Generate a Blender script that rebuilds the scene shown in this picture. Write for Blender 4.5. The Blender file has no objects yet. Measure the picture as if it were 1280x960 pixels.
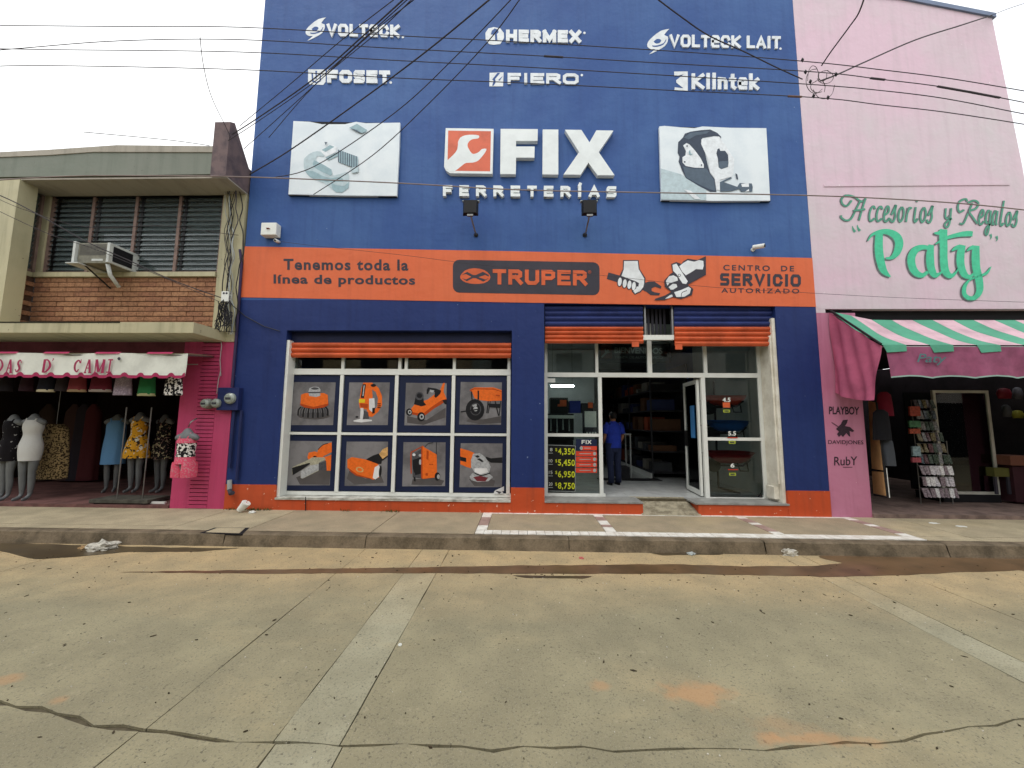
import bpy, bmesh, math, random
from mathutils import Vector, Matrix
from mathutils.geometry import tessellate_polygon
random.seed(7)
SC = bpy.context.scene
COL = SC.collection
rad = math.radians

# ------------------------------------------------------------------ camera
FPX = 470.0                      # focal length in pixels of a 1280 wide frame
PITCH = rad(5.7); ROLL = rad(0.4); YAW = rad(-1.45)
CAMH = 1.5
CAMD = CAMH / math.tan(math.atan((641 - 480) / FPX) - PITCH)
CAM = Vector((0, -CAMD, CAMH))
fw = Vector((math.sin(YAW + rad(0)) * math.cos(PITCH), math.cos(YAW) * math.cos(PITCH), math.sin(PITCH)))
rt0 = fw.cross(Vector((0, 0, 1))).normalized(); up0 = rt0.cross(fw)
rt = rt0 * math.cos(ROLL) - up0 * math.sin(-ROLL); up = rt.cross(fw)
cd = bpy.data.cameras.new('camera'); cam = bpy.data.objects.new('camera', cd); COL.objects.link(cam)
cd.sensor_width = 36; cd.lens = FPX / 1280 * 36; cd.clip_start = 0.05; cd.clip_end = 2000
cam.matrix_world = Matrix.Translation(CAM) @ Matrix((rt, up, -fw)).transposed().to_4x4()
SC.camera = cam

# ------------------------------------------------------------------ sky, sun, exposure
w = bpy.data.worlds.new('World'); SC.world = w; w.use_nodes = True
nt = w.node_tree; nt.nodes.clear()
N = nt.nodes.new; L = nt.links.new
sky = N('ShaderNodeTexSky'); sky.sky_type = 'NISHITA'; sky.sun_disc = False
SUN_EL, SUN_AZ = rad(62), rad(205)      # compass bearing: the sun is behind the camera, a little to the left
sky.sun_elevation = SUN_EL; sky.sun_rotation = SUN_AZ
sky.air_density = 1.5; sky.dust_density = 4.0; sky.ozone_density = 1.0
hs = N('ShaderNodeHueSaturation'); hs.inputs['Saturation'].default_value = 0.22
mx = N('ShaderNodeMixRGB'); mx.inputs[0].default_value = 0.75
tc = N('ShaderNodeTexCoord'); no = N('ShaderNodeTexNoise'); no.inputs['Scale'].default_value = 2.2; no.inputs['Detail'].default_value = 6
cr = N('ShaderNodeValToRGB'); cr.color_ramp.elements[0].color = (9.5, 9.8, 10.3, 1); cr.color_ramp.elements[1].color = (12.5, 12.5, 12.3, 1)
cr.color_ramp.elements[0].position = .35; cr.color_ramp.elements[1].position = .65
bg = N('ShaderNodeBackground'); bg.inputs[1].default_value = 0.13; ow = N('ShaderNodeOutputWorld')
L(tc.outputs['Generated'], no.inputs['Vector']); L(no.outputs['Fac'], cr.inputs[0])
L(sky.outputs[0], hs.inputs['Color']); L(hs.outputs[0], mx.inputs[1]); L(cr.outputs[0], mx.inputs[2])
L(mx.outputs[0], bg.inputs[0]); L(bg.outputs[0], ow.inputs[0])
sl = bpy.data.lights.new('sun', 'SUN'); sl.energy = 0.6; sl.angle = rad(25); sl.color = (1, .96, .9)
so = bpy.data.objects.new('sun', sl); COL.objects.link(so)
so.rotation_euler = Vector((-math.sin(SUN_AZ) * math.cos(SUN_EL), -math.cos(SUN_AZ) * math.cos(SUN_EL), -math.sin(SUN_EL))).to_track_quat('-Z', 'Y').to_euler()
SC.view_settings.view_transform = 'Standard'; SC.view_settings.look = 'None'
SC.view_settings.exposure = 0.28; SC.view_settings.gamma = 1.0
SC.render.engine = 'CYCLES'
SC.cycles.max_bounces = 7; SC.cycles.transparent_max_bounces = 12

# ------------------------------------------------------------------ measuring helpers
def ray(x, y): return fw * FPX + rt * (x - 640) + up * (480 - y)
def at(x, y, Y=0.0):
    d = ray(x, y); t = (Y - CAM.y) / d.y; return CAM + d * t
def gnd(x, y, z=0.0):
    d = ray(x, y); t = (z - CAM.z) / d.z; return CAM + d * t
def X(x, y, Y=0.0): return at(x, y, Y).x
def Z(x, y, Y=0.0): return at(x, y, Y).z
class Crop:                                    # a traced drawing, laid on the plane Y = depth
    def __init__(s, x0, y0, k, Y=0.0): s.x0, s.y0, s.k, s.Y = x0, y0, k, Y; s.lay = 0
    def p(s, u, v, dY=0.0): return at(s.x0 + u / s.k, s.y0 + v / s.k, s.Y + dY)

# ------------------------------------------------------------------ materials
def lin(c):
    return tuple(((v / 255) / 12.92 if v / 255 <= .04045 else ((v / 255 + .055) / 1.055) ** 2.4) for v in c) + (1,)
MATS = {}
def mat(name, c, rough=.75, n=.12, ns=3.0, bump=0.0, bs=60, metal=0.0, spec=.3, c2=None, fine=0.0):
    if name in MATS: return MATS[name]
    m = bpy.data.materials.new(name); m.use_nodes = True; MATS[name] = m
    nt = m.node_tree; b = nt.nodes['Principled BSDF']
    b.inputs['Roughness'].default_value = rough; b.inputs['Metallic'].default_value = metal
    b.inputs['Specular IOR Level'].default_value = spec
    col = lin(c); dk = lin(c2) if c2 else tuple(v * (1 - n * 1.6) for v in col[:3]) + (1,)
    g = nt.nodes.new('ShaderNodeNewGeometry')
    t = nt.nodes.new('ShaderNodeTexNoise'); t.inputs['Scale'].default_value = ns; t.inputs['Detail'].default_value = 7; t.inputs['Roughness'].default_value = .65
    r = nt.nodes.new('ShaderNodeValToRGB'); r.color_ramp.elements[0].color = dk; r.color_ramp.elements[1].color = col
    r.color_ramp.elements[0].position = .38; r.color_ramp.elements[1].position = .58
    nt.links.new(g.outputs['Position'], t.inputs['Vector']); nt.links.new(t.outputs['Fac'], r.inputs[0])
    out = r.outputs[0]
    if fine:
        t3 = nt.nodes.new('ShaderNodeTexNoise'); t3.inputs['Scale'].default_value = 45; t3.inputs['Detail'].default_value = 4
        mm = nt.nodes.new('ShaderNodeMixRGB'); mm.blend_type = 'MULTIPLY'; mm.inputs[0].default_value = 1
        rr = nt.nodes.new('ShaderNodeMapRange'); rr.inputs[1].default_value = .3; rr.inputs[2].default_value = .6; rr.inputs[3].default_value = 1 - fine; rr.inputs[4].default_value = 1
        nt.links.new(g.outputs['Position'], t3.inputs['Vector']); nt.links.new(t3.outputs['Fac'], rr.inputs[0])
        nt.links.new(out, mm.inputs[1]); nt.links.new(rr.outputs[0], mm.inputs[2]); out = mm.outputs[0]
    nt.links.new(out, b.inputs['Base Color'])
    if bump:
        t2 = nt.nodes.new('ShaderNodeTexNoise'); t2.inputs['Scale'].default_value = bs; t2.inputs['Detail'].default_value = 5
        bp = nt.nodes.new('ShaderNodeBump'); bp.inputs['Strength'].default_value = bump; bp.inputs['Distance'].default_value = .01
        nt.links.new(g.outputs['Position'], t2.inputs['Vector']); nt.links.new(t2.outputs['Fac'], bp.inputs['Height']); nt.links.new(bp.outputs[0], b.inputs['Normal'])
    return m
def wallpaint(name, c, faded, streak, chips=(150, 170, 190), rough=.6, bump=.12, fade=.5, chipat=.74):
    """old house paint: faded clouds, rain streaks running down, small chips of bare plaster"""
    m = bpy.data.materials.new(name); m.use_nodes = True; MATS[name] = m
    nt = m.node_tree; b = nt.nodes['Principled BSDF']; b.inputs['Roughness'].default_value = rough; b.inputs['Specular IOR Level'].default_value = .25
    g = nt.nodes.new('ShaderNodeNewGeometry')
    def noise(scale, vec=(1, 1, 1), det=6):
        mp = nt.nodes.new('ShaderNodeMapping'); mp.inputs['Scale'].default_value = vec
        t = nt.nodes.new('ShaderNodeTexNoise'); t.inputs['Scale'].default_value = scale; t.inputs['Detail'].default_value = det; t.inputs['Roughness'].default_value = .6
        nt.links.new(g.outputs['Position'], mp.inputs[0]); nt.links.new(mp.outputs[0], t.inputs['Vector']); return t.outputs['Fac']
    def rng(sock, a, b_, lo=0, hi=1):
        r = nt.nodes.new('ShaderNodeMapRange'); r.inputs[1].default_value = a; r.inputs[2].default_value = b_; r.inputs[3].default_value = lo; r.inputs[4].default_value = hi
        nt.links.new(sock, r.inputs[0]); return r.outputs[0]
    def mix(f, a, b_):
        x = nt.nodes.new('ShaderNodeMixRGB'); nt.links.new(f, x.inputs[0])
        for i, v in ((1, a), (2, b_)):
            if isinstance(v, tuple): x.inputs[i].default_value = v
            else: nt.links.new(v, x.inputs[i])
        return x.outputs[0]
    o = mix(rng(noise(.55), .4, .65, 0, fade), lin(c), lin(faded))
    o = mix(rng(noise(1.6, (5, 1, .35)), .48, .7, 0, .45), o, lin(streak))
    o = mix(rng(noise(14, (1, 1, 1), 3), chipat, chipat + .015, 0, .8), o, lin(chips))
    nt.links.new(o, b.inputs['Base Color'])
    bp = nt.nodes.new('ShaderNodeBump'); bp.inputs['Strength'].default_value = bump; bp.inputs['Distance'].default_value = .012
    nt.links.new(noise(22, (1, 1, 1), 8), bp.inputs['Height'])
    b2 = nt.nodes.new('ShaderNodeBump'); b2.inputs['Strength'].default_value = .3; b2.inputs['Distance'].default_value = .06
    nt.links.new(noise(2.2, (1, 1, 1), 3), b2.inputs['Height']); nt.links.new(bp.outputs[0], b2.inputs['Normal']); nt.links.new(b2.outputs[0], b.inputs['Normal'])
    return m
def glassmat(name, tint=(200, 210, 210), refl=1.0, dust=0.0):
    m = bpy.data.materials.new(name); m.use_nodes = True; MATS[name] = m
    nt = m.node_tree; nt.nodes.clear()
    o = nt.nodes.new('ShaderNodeOutputMaterial'); tr = nt.nodes.new('ShaderNodeBsdfTransparent'); tr.inputs[0].default_value = lin(tint)
    gl = nt.nodes.new('ShaderNodeBsdfGlossy'); gl.inputs['Roughness'].default_value = .02
    fr = nt.nodes.new('ShaderNodeFresnel'); fr.inputs[0].default_value = 1.5
    mu = nt.nodes.new('ShaderNodeMath'); mu.operation = 'MULTIPLY'; mu.inputs[1].default_value = refl
    mxs = nt.nodes.new('ShaderNodeMixShader')
    nt.links.new(fr.outputs[0], mu.inputs[0]); nt.links.new(mu.outputs[0], mxs.inputs[0]); nt.links.new(tr.outputs[0], mxs.inputs[1]); nt.links.new(gl.outputs[0], mxs.inputs[2]); nt.links.new(mxs.outputs[0], o.inputs[0])
    if dust:
        df = nt.nodes.new('ShaderNodeBsdfDiffuse'); df.inputs[0].default_value = lin((150, 164, 166)); m2 = nt.nodes.new('ShaderNodeMixShader'); m2.inputs[0].default_value = dust
        nt.links.new(mxs.outputs[0], m2.inputs[1]); nt.links.new(df.outputs[0], m2.inputs[2]); nt.links.new(m2.outputs[0], o.inputs[0])
    return m
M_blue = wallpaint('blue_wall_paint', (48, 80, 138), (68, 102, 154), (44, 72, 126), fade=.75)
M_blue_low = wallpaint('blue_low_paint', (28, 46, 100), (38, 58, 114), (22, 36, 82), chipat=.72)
M_orange = wallpaint('orange_band_paint', (214, 104, 64), (216, 118, 80), (196, 96, 62), chipat=.8, fade=.35)
M_plinth = wallpaint('orange_plinth_paint', (190, 76, 38), (184, 86, 54), (144, 68, 44), (220, 200, 180), chipat=.68)
M_pinkw = wallpaint('faded_pink_paint', (214, 186, 200), (202, 192, 196), (192, 174, 182), (235, 225, 228), fade=1.0, chipat=.71)
M_pinkp = wallpaint('mauve_pillar_paint', (184, 114, 142), (190, 134, 156), (152, 90, 114), (220, 200, 205), chipat=.74)
M_hot = wallpaint('hot_pink_paint', (190, 66, 108), (184, 78, 114), (144, 48, 82), (215, 190, 195), chipat=.76)
M_cream = wallpaint('cream_plaster', (184, 177, 144), (168, 164, 140), (120, 118, 92), (110, 105, 90), chipat=.7)
M_fasc = wallpaint('stained_roof_concrete', (120, 126, 116), (138, 138, 130), (100, 108, 98), (70, 74, 66), chipat=.7, rough=.9)
M_soff = wallpaint('soffit_plaster', (166, 160, 148), (150, 146, 136), (120, 116, 106), rough=.9)
M_white = mat('white_frame_paint', (224, 226, 220), .45, .04, 5)
M_sill = mat('sill_tile', (205, 205, 196), .5, .2, 6, c2=(150, 148, 138))
M_ivory = mat('ivory_jamb_paint', (228, 224, 210), .6, .2, 4, c2=(206, 200, 184))
M_letter = mat('white_letter_acrylic', (226, 232, 232), .4, .05, 4)
M_lgrey = mat('light_grey', (165, 172, 170), .6)
M_dgrey = mat('charcoal_print', (58, 56, 66), .6)
M_black = mat('black_plastic', (18, 18, 20), .5)
M_blackm = mat('black_metal', (24, 24, 26), .45, metal=.3)
M_dark = mat('dark_recess', (22, 22, 26), .8)
M_glass = glassmat('window_glass', (226, 234, 232), 1.0)
M_glassd = glassmat('dusty_louvre_glass', (206, 216, 214), 1.4, .22)
M_slat_o = mat('shutter_orange', (206, 94, 54), .5, .2, 2, bump=.1)
M_slat_b = mat('shutter_blue', (40, 54, 112), .5, .2, 2, bump=.1)
M_steel = mat('dull_steel', (140, 140, 138), .4, metal=.7)
M_conc = mat('concrete', (150, 146, 128), .9, .2, 2, bump=.4, fine=.2)

# ------------------------------------------------------------------ mesh helpers
class MB:
    def __init__(s): s.v = []; s.f = []; s.m = []
    def add(s, pts, faces, mi=0):
        b = len(s.v); s.v += [Vector(p) for p in pts]; s.f += [tuple(b + i for i in f) for f in faces]; s.m += [mi] * len(faces); return s
    def box(s, x0, x1, y0, y1, z0, z1, mi=0):
        P = [(x, y, z) for z in (z0, z1) for y in (y0, y1) for x in (x0, x1)]
        return s.add(P, [(0, 2, 3, 1), (4, 5, 7, 6), (0, 1, 5, 4), (2, 6, 7, 3), (0, 4, 6, 2), (1, 3, 7, 5)], mi)
    def prism(s, loop, d, mi=0):
        n = len(loop); d = Vector(d); a = [Vector(p) for p in loop]
        return s.add(a + [p + d for p in a], [tuple(range(n)), tuple(range(2 * n - 1, n - 1, -1))] + [(i, i + n, (i + 1) % n + n, (i + 1) % n) for i in range(n)], mi)
    def poly(s, loop, mi=0): return s.add(loop, [tuple(range(len(loop)))], mi)
    def tube(s, pts, r, n=6, mi=0, cap=True):
        pts = [Vector(p) for p in pts]; R = r if isinstance(r, (list, tuple)) else [r] * len(pts)
        V = []; F = []
        for i, p in enumerate(pts):
            t = (pts[min(i + 1, len(pts) - 1)] - pts[max(i - 1, 0)]).normalized()
            a = t.cross(Vector((0, 0, 1)) if abs(t.z) < .9 else Vector((0, 1, 0))).normalized(); b = t.cross(a)
            for k in range(n):
                q = 2 * math.pi * k / n; V.append(p + (a * math.cos(q) + b * math.sin(q)) * R[i])
        for i in range(len(pts) - 1):
            for k in range(n): F.append((i * n + k, i * n + (k + 1) % n, (i + 1) * n + (k + 1) % n, (i + 1) * n + k))
        if cap: F += [tuple(range(n)), tuple(range((len(pts) - 1) * n, len(pts) * n))]
        return s.add(V, F, mi)
    def loft(s, rings, n=16, mi=0, cap=True):          # rings: (centre, rx, ry) horizontal ellipses, optional 4th: turn
        V = []; F = []
        for r in rings:
            c = Vector(r[0])
            for k in range(n):
                q = 2 * math.pi * k / n; V.append(c + Vector((math.cos(q) * r[1], math.sin(q) * r[2], 0)))
        for i in range(len(rings) - 1):
            for k in range(n): F.append((i * n + k, i * n + (k + 1) % n, (i + 1) * n + (k + 1) % n, (i + 1) * n + k))
        if cap: F += [tuple(range(n)), tuple(range((len(rings) - 1) * n, len(rings) * n))]
        return s.add(V, F, mi)
    def cyl(s, c, r, d, n=16, mi=0, r2=None):           # from c along d
        c = Vector(c); d = Vector(d); return s.tube([c, c + d], [r, r if r2 is None else r2], n, mi)
    def build(s, name, mats, parent=None, smooth=False, loc=None, bevel=0):
        o0 = Vector(loc) if loc is not None else (parent.get('_w') and Vector(parent['_w']) if parent else Vector((0, 0, 0))) or Vector((0, 0, 0))
        me = bpy.data.meshes.new(name); me.from_pydata([v - o0 for v in s.v], [], s.f)
        for m in (mats if isinstance(mats, (list, tuple)) else [mats]): me.materials.append(m)
        me.polygons.foreach_set('material_index', s.m)
        bm = bmesh.new(); bm.from_mesh(me); bmesh.ops.recalc_face_normals(bm, faces=bm.faces)
        if bevel: bmesh.ops.bevel(bm, geom=[e for e in bm.edges if len(e.link_faces) == 2 and e.calc_face_angle(0) > .6], offset=bevel, segments=2, affect='EDGES', profile=.5)
        bm.to_mesh(me); bm.free()
        if smooth: me.polygons.foreach_set('use_smooth', [True] * len(me.polygons))
        return link(name, me, parent, o0)
def link(name, me, parent=None, origin=(0, 0, 0)):
    o = bpy.data.objects.new(name, me); COL.objects.link(o); o['_w'] = tuple(origin)
    if parent is not None:
        o.parent = parent; o.location = Vector(origin) - Vector(parent['_w'])
    else: o.location = origin
    return o
def tag(o, label=None, cat=None, group=None, kind=None):
    if label: o['label'] = label
    if cat: o['category'] = cat
    if group: o['group'] = group
    if kind: o['kind'] = kind
    return o
def thing(name, label, cat, loc=(0, 0, 0), group=None):
    o = bpy.data.objects.new(name, None); COL.objects.link(o); o.location = loc; o['_w'] = tuple(loc); o.empty_display_size = .1
    return tag(o, label, cat, group)
def box(name, m, x0, x1, y0, y1, z0, z1, parent=None, bevel=0): return MB().box(x0, x1, y0, y1, z0, z1).build(name, m, parent, bevel=bevel)
def copy_tree(o, off, parent=None):
    c = o.copy(); COL.objects.link(c); c['_w'] = tuple(Vector(o['_w']) + Vector(off))
    if parent is None: c.location = Vector(o.location) + Vector(off)
    else: c.parent = parent
    for ch in o.children: copy_tree(ch, off, c)
    return c
def smoothline(pts, k=4):                       # Catmull-Rom through the points (any number of coordinates)
    out = []
    n = len(pts)
    for i in range(n - 1):
        p0 = pts[max(i - 1, 0)]; p1 = pts[i]; p2 = pts[i + 1]; p3 = pts[min(i + 2, n - 1)]
        for j in range(k):
            t = j / k
            out.append(tuple(.5 * ((2 * b) + (-a + c) * t + (2 * a - 5 * b + 4 * c - d) * t * t + (-a + 3 * b - 3 * c + d) * t ** 3) for a, b, c, d in zip(p0, p1, p2, p3)))
    out.append(tuple(pts[-1])); return out
class Art:
    """flat drawing: layered polygons, each 0.4 mm in front of the one below"""
    def __init__(s, crop, step=.0006): s.c = crop; s.mb = MB(); s.mats = []; s.n = 0; s.step = step
    def mi(s, m):
        if m not in s.mats: s.mats.append(m)
        return s.mats.index(m)
    def poly(s, pts, m, sm=0):
        if sm: pts = smoothline(list(pts) + [pts[0]], sm)[:-1]
        s.n += 1; s.mb.poly([s.c.p(u, v, -s.n * s.step) for u, v in pts], s.mi(m)); return s
    def rect(s, u0, v0, u1, v1, m): return s.poly([(u0, v0), (u1, v0), (u1, v1), (u0, v1)], m)
    def ell(s, cu, cv, ru, rv, m, rot=0, n=20):
        c, k = math.cos(rot), math.sin(rot)
        return s.poly([(cu + ru * math.cos(a) * c - rv * math.sin(a) * k, cv + ru * math.cos(a) * k + rv * math.sin(a) * c) for a in [2 * math.pi * i / n for i in range(n)]], m)
    def rib(s, pts, m, w=None, sm=4):
        if w is not None: pts = [(a, b, w) for a, b in pts]
        if sm: pts = smoothline(pts, sm)
        Lf = []; Rt = []
        for i, (u, v, ww) in enumerate(pts):
            a = pts[max(i - 1, 0)]; b = pts[min(i + 1, len(pts) - 1)]
            dx, dy = b[0] - a[0], b[1] - a[1]; l = math.hypot(dx, dy) or 1
            nx, ny = -dy / l * ww / 2, dx / l * ww / 2
            Lf.append((u + nx, v + ny)); Rt.append((u - nx, v - ny))
        s.n += 1; P = [s.c.p(u, v, -s.n * s.step) for u, v in Lf + Rt]; n = len(Lf)
        s.mb.add(P, [(i, i + 1, n + i + 1, n + i) for i in range(n - 1)], s.mi(m)); return s
    def build(s, name, parent=None): return s.mb.build(name, s.mats, parent)
FONT_CACHE = {}
def text_mesh(txt, bold=0.0, shear=0.0, extr=0.0, spacing=1.0):
    c = bpy.data.curves.new('lettering', 'FONT'); c.body = txt; c.offset = bold; c.shear = shear; c.extrude = extr; c.space_character = spacing; c.resolution_u = 4
    o = bpy.data.objects.new('lettering', c); COL.objects.link(o)
    dg = bpy.context.evaluated_depsgraph_get(); dg.update()
    me = bpy.data.meshes.new_from_object(o.evaluated_get(dg)); bpy.data.objects.remove(o); bpy.data.curves.remove(c)
    vs = [v.co.copy() for v in me.vertices]; fs = [tuple(p.vertices) for p in me.polygons]; bpy.data.meshes.remove(me)
    return vs, fs
def text(txt, quad, Y, m, parent, bold=0.0, shear=0.0, depth=0.0, spacing=1.0, split=True, name='letter', proud=.003):
    """lettering filling the photo quad (x0,y0 top-left, x1,y1 bottom-right, dy = drop of the right end); one mesh per letter when split"""
    x0, y0, x1, y1 = quad[:4]; dy = quad[4] if len(quad) > 4 else 0
    vs, fs = text_mesh(txt, bold, shear, .5 if depth else 0, spacing)
    ax = min(v.x for v in vs); bx = max(v.x for v in vs); ay = min(v.y for v in vs); by = max(v.y for v in vs)
    def place(v):
        s = (v.x - ax) / (bx - ax); t = (by - v.y) / (by - ay)
        q = at(x0 + (x1 - x0) * s, y0 + (y1 - y0) * t + dy * s, Y)
        q.y = Y - proud - (depth * (v.z + .5) if depth else 0); return q
    P = [place(v) for v in vs]
    if not split:
        mb = MB(); mb.add(P, fs); return [mb.build(name, m, parent)]
    par = list(range(len(vs)))
    def find(a):
        while par[a] != a: par[a] = par[par[a]]; a = par[a]
        return a
    for f in fs:
        for k in f[1:]: par[find(k)] = find(f[0])
    if depth:                                    # sides and faces share positions, not always vertices
        pos = {}
        for i, v in enumerate(vs):
            key = (round(v.x, 4), round(v.y, 4))
            if key in pos: par[find(i)] = find(pos[key])
            else: pos[key] = i
    isl = {}
    for i in range(len(vs)): isl.setdefault(find(i), []).append(i)
    gr = []
    for ids in sorted(isl.values(), key=lambda q: min(vs[i].x for i in q)):
        lo = min(vs[i].x for i in ids); hi = max(vs[i].x for i in ids)
        for g in gr:
            ov = min(hi, g[1]) - max(lo, g[0])
            if ov > .55 * min(hi - lo, g[1] - g[0]): g[0] = min(lo, g[0]); g[1] = max(hi, g[1]); g[2] += ids; break
        else: gr.append([lo, hi, list(ids)])
    out = []
    for lo, hi, ids in gr:
        mp = {i: k for k, i in enumerate(ids)}; S = set(ids); mb = MB()
        mb.add([P[i] for i in ids], [tuple(mp[i] for i in f) for f in fs if f[0] in S]); out.append(mb.build(name, m, parent))
    return out
def skin(verts, edges, radii, sub=1):
    me = bpy.data.meshes.new('body'); me.from_pydata([Vector(v) for v in verts], edges, [])
    o = bpy.data.objects.new('body', me); COL.objects.link(o)
    md = o.modifiers.new('s', 'SKIN'); md.use_smooth_shade = True
    for i, r in enumerate(radii): me.skin_vertices[0].data[i].radius = (r, r) if not isinstance(r, tuple) else r
    me.skin_vertices[0].data[0].use_root = True
    sb = o.modifiers.new('u', 'SUBSURF'); sb.levels = sub; sb.render_levels = sub
    dg = bpy.context.evaluated_depsgraph_get(); dg.update()
    r = bpy.data.meshes.new_from_object(o.evaluated_get(dg)); bpy.data.objects.remove(o)
    r.polygons.foreach_set('use_smooth', [True] * len(r.polygons)); return r

# heavy block capitals: centre lines on a unit cell, drawn with a thick mitred stroke
BF = {
 'F': (.82, [[(0, 0), (0, 1)], [(0, 1), (1, 1)], [(0, .5), (.85, .5)]]), 'E': (.84, [[(0, 0), (0, 1)], [(0, 1), (1, 1)], [(0, .5), (.9, .5)], [(0, 0), (1, 0)]]),
 'H': (.92, [[(0, 0), (0, 1)], [(1, 0), (1, 1)], [(0, .5), (1, .5)]]), 'I': (.34, [[(.5, 0), (.5, 1)]]), 'L': (.78, [[(0, 1), (0, 0)], [(0, 0), (1, 0)]]), 'T': (.84, [[(0, 1), (1, 1)], [(.5, 1), (.5, 0)]]),
 'R': (.9, [[(0, 0), (0, 1)], [(0, 1), (.75, 1), (.95, .88), (.95, .62), (.75, .5), (0, .5)], [(.5, .5), (1, 0)]]), 'P': (.86, [[(0, 0), (0, 1)], [(0, 1), (.78, 1), (1, .88), (1, .58), (.78, .44), (0, .44)]]),
 'U': (.9, [[(0, 1), (0, .2), (.2, 0), (.8, 0), (1, .2), (1, 1)]]), 'O': (.96, [[(.5, 1), (.2, 1), (0, .8), (0, .2), (.2, 0), (.8, 0), (1, .2), (1, .8), (.8, 1), (.5, 1)]]),
 'S': (.86, [[(.97, 1), (.1, 1), (0, .9), (0, .6), (.1, .5), (.9, .5), (1, .4), (1, .1), (.9, 0), (.03, 0)]]), 'C': (.9, [[(1, .75), (.8, 1), (.2, 1), (0, .8), (0, .2), (.2, 0), (.8, 0), (1, .25)]]),
 'M': (1.1, [[(0, 0), (0, 1)], [(1, 0), (1, 1)], [(0, 1), (.5, .12), (1, 1)]]), 'X': (.95, [[(0, 0), (1, 1)], [(0, 1), (1, 0)]]), 'V': (.95, [[(0, 1), (.5, 0), (1, 1)]]), 'A': (.95, [[(0, 0), (.5, 1), (1, 0)], [(.2, .28), (.8, .28)]]),
 'K': (.9, [[(0, 0), (0, 1)], [(1, 1), (.1, .5), (1, 0)]]), 'e': (.82, [[(.1, .5), (1, .5), (1, .86), (.86, 1), (.14, 1), (0, .86), (0, .14), (.14, 0), (.95, 0)]]),
 'l': (.3, [[(.5, 0), (.5, 1.05)]]), 'i': (.3, [[(.5, 0), (.5, .68)], [(.5, .93), (.5, 1.07)]]), 'n': (.68, [[(0, 0), (0, .72)], [(0, .58), (.35, .7), (.8, .68), (1, .5), (1, 0)]]), 't': (.5, [[(.5, 1), (.5, .1), (1, 0)], [(0, .68), (1, .68)]]),
 'ee': (.68, [[(.1, .36), (1, .36), (1, .6), (.85, .72), (.15, .72), (0, .6), (0, .12), (.15, 0), (.95, 0)]]), 'k': (.7, [[(0, 0), (0, 1.05)], [(1, .7), (.15, .36), (1, 0)]]), ' ': (.35, [])}
def block(txt, quad, Y, m, parent, t=.26, depth=.0, track=.16, proud=.003, low=False, asp=1.0):
    """one mesh per letter; t is the stroke as a share of the cap height"""
    x0, y0, x1, y1 = quad[:4]; dy = quad[4] if len(quad) > 4 else 0
    txt = list(txt)
    if low: txt = ['ee' if ch == 'e' else ch for ch in txt]
    acc = ch_acc = None
    base = []
    for ch in txt: base.append('I' if ch == 'Í' else ch)
    wid = [BF[ch][0] for ch in base]; tot = sum(wid) + track * (len(wid) - 1); u = 0
    H = y1 - y0; Wp = x1 - x0
    for ch, raw, w_ in zip(base, txt, wid):
        mb = MB(); gx0 = u / tot * Wp; gw = w_ / tot * Wp; th = t * H
        lines = [list(l) for l in BF[ch][1]]
        if raw == 'Í': lines.append([(.3, 1.28), (.9, 1.42)])
        for si, ln in enumerate(lines):
            P = []
            for (a_, b_) in ln:
                px = gx0 + th / 2 + a_ * (gw - th) if gw > th * 1.3 else gx0 + gw / 2 + (a_ - .5) * th * .6
                py = H - th / 2 - b_ * (H - th); P.append((px, py))
            n = len(P); closed = math.hypot(P[0][0] - P[-1][0], P[0][1] - P[-1][1]) < 1e-6 and n > 3
            def nrm(p, q):
                l = math.hypot(q[0] - p[0], q[1] - p[1]) or 1; return (-(q[1] - p[1]) / l, (q[0] - p[0]) / l)
            if not closed:                      # square ends run out to the edge of the cell
                for e0, e1 in ((0, 1), (-1, -2)):
                    dx, dy_ = P[e0][0] - P[e1][0], P[e0][1] - P[e1][1]; l = math.hypot(dx, dy_) or 1; P[e0] = (P[e0][0] + dx / l * th / 2, P[e0][1] + dy_ / l * th / 2)
            L_, R_ = [], []
            for i in range(n):
                if closed: na = nrm(P[i - 1] if i else P[-2], P[i]); nb_ = nrm(P[i], P[i + 1] if i < n - 1 else P[1])
                else: na = nrm(P[max(i - 1, 0)], P[max(i - 1, 0) + 1]); nb_ = nrm(P[min(i, n - 2)], P[min(i, n - 2) + 1])
                mx_, my_ = na[0] + nb_[0], na[1] + nb_[1]; l2 = mx_ * mx_ + my_ * my_
                k = min(th / 2 * 2 / l2 if l2 > .3 else th * 1.2, th * 1.3) if l2 else th / 2
                L_.append((P[i][0] + mx_ * k, P[i][1] + my_ * k)); R_.append((P[i][0] - mx_ * k, P[i][1] - my_ * k))
            pr_ = proud + .0007 * si
            W_ = lambda p: at(x0 + p[0], y0 + p[1] + dy * p[0] / Wp, Y) + Vector((0, -pr_ - depth, 0))
            A_ = [W_(p) for p in L_ + R_]; F_ = [(i, i + 1, n + i + 1, n + i) for i in range(n - 1)]
            mb.add(A_, F_)
            if depth:
                back = [p + Vector((0, depth + pr_, 0)) for p in A_]
                side = [(i, i + 1, 2 * n + i + 1, 2 * n + i) for i in range(n - 1)] + [(n + i, n + i + 1, 3 * n + i + 1, 3 * n + i) for i in range(n - 1)]
                if not closed: side += [(0, n, 3 * n, 2 * n), (n - 1, 2 * n - 1, 4 * n - 1, 3 * n - 1)]
                mb.add(A_ + back, side)
        if lines: mb.build('letter', m, parent)
        u += w_ + track
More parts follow.
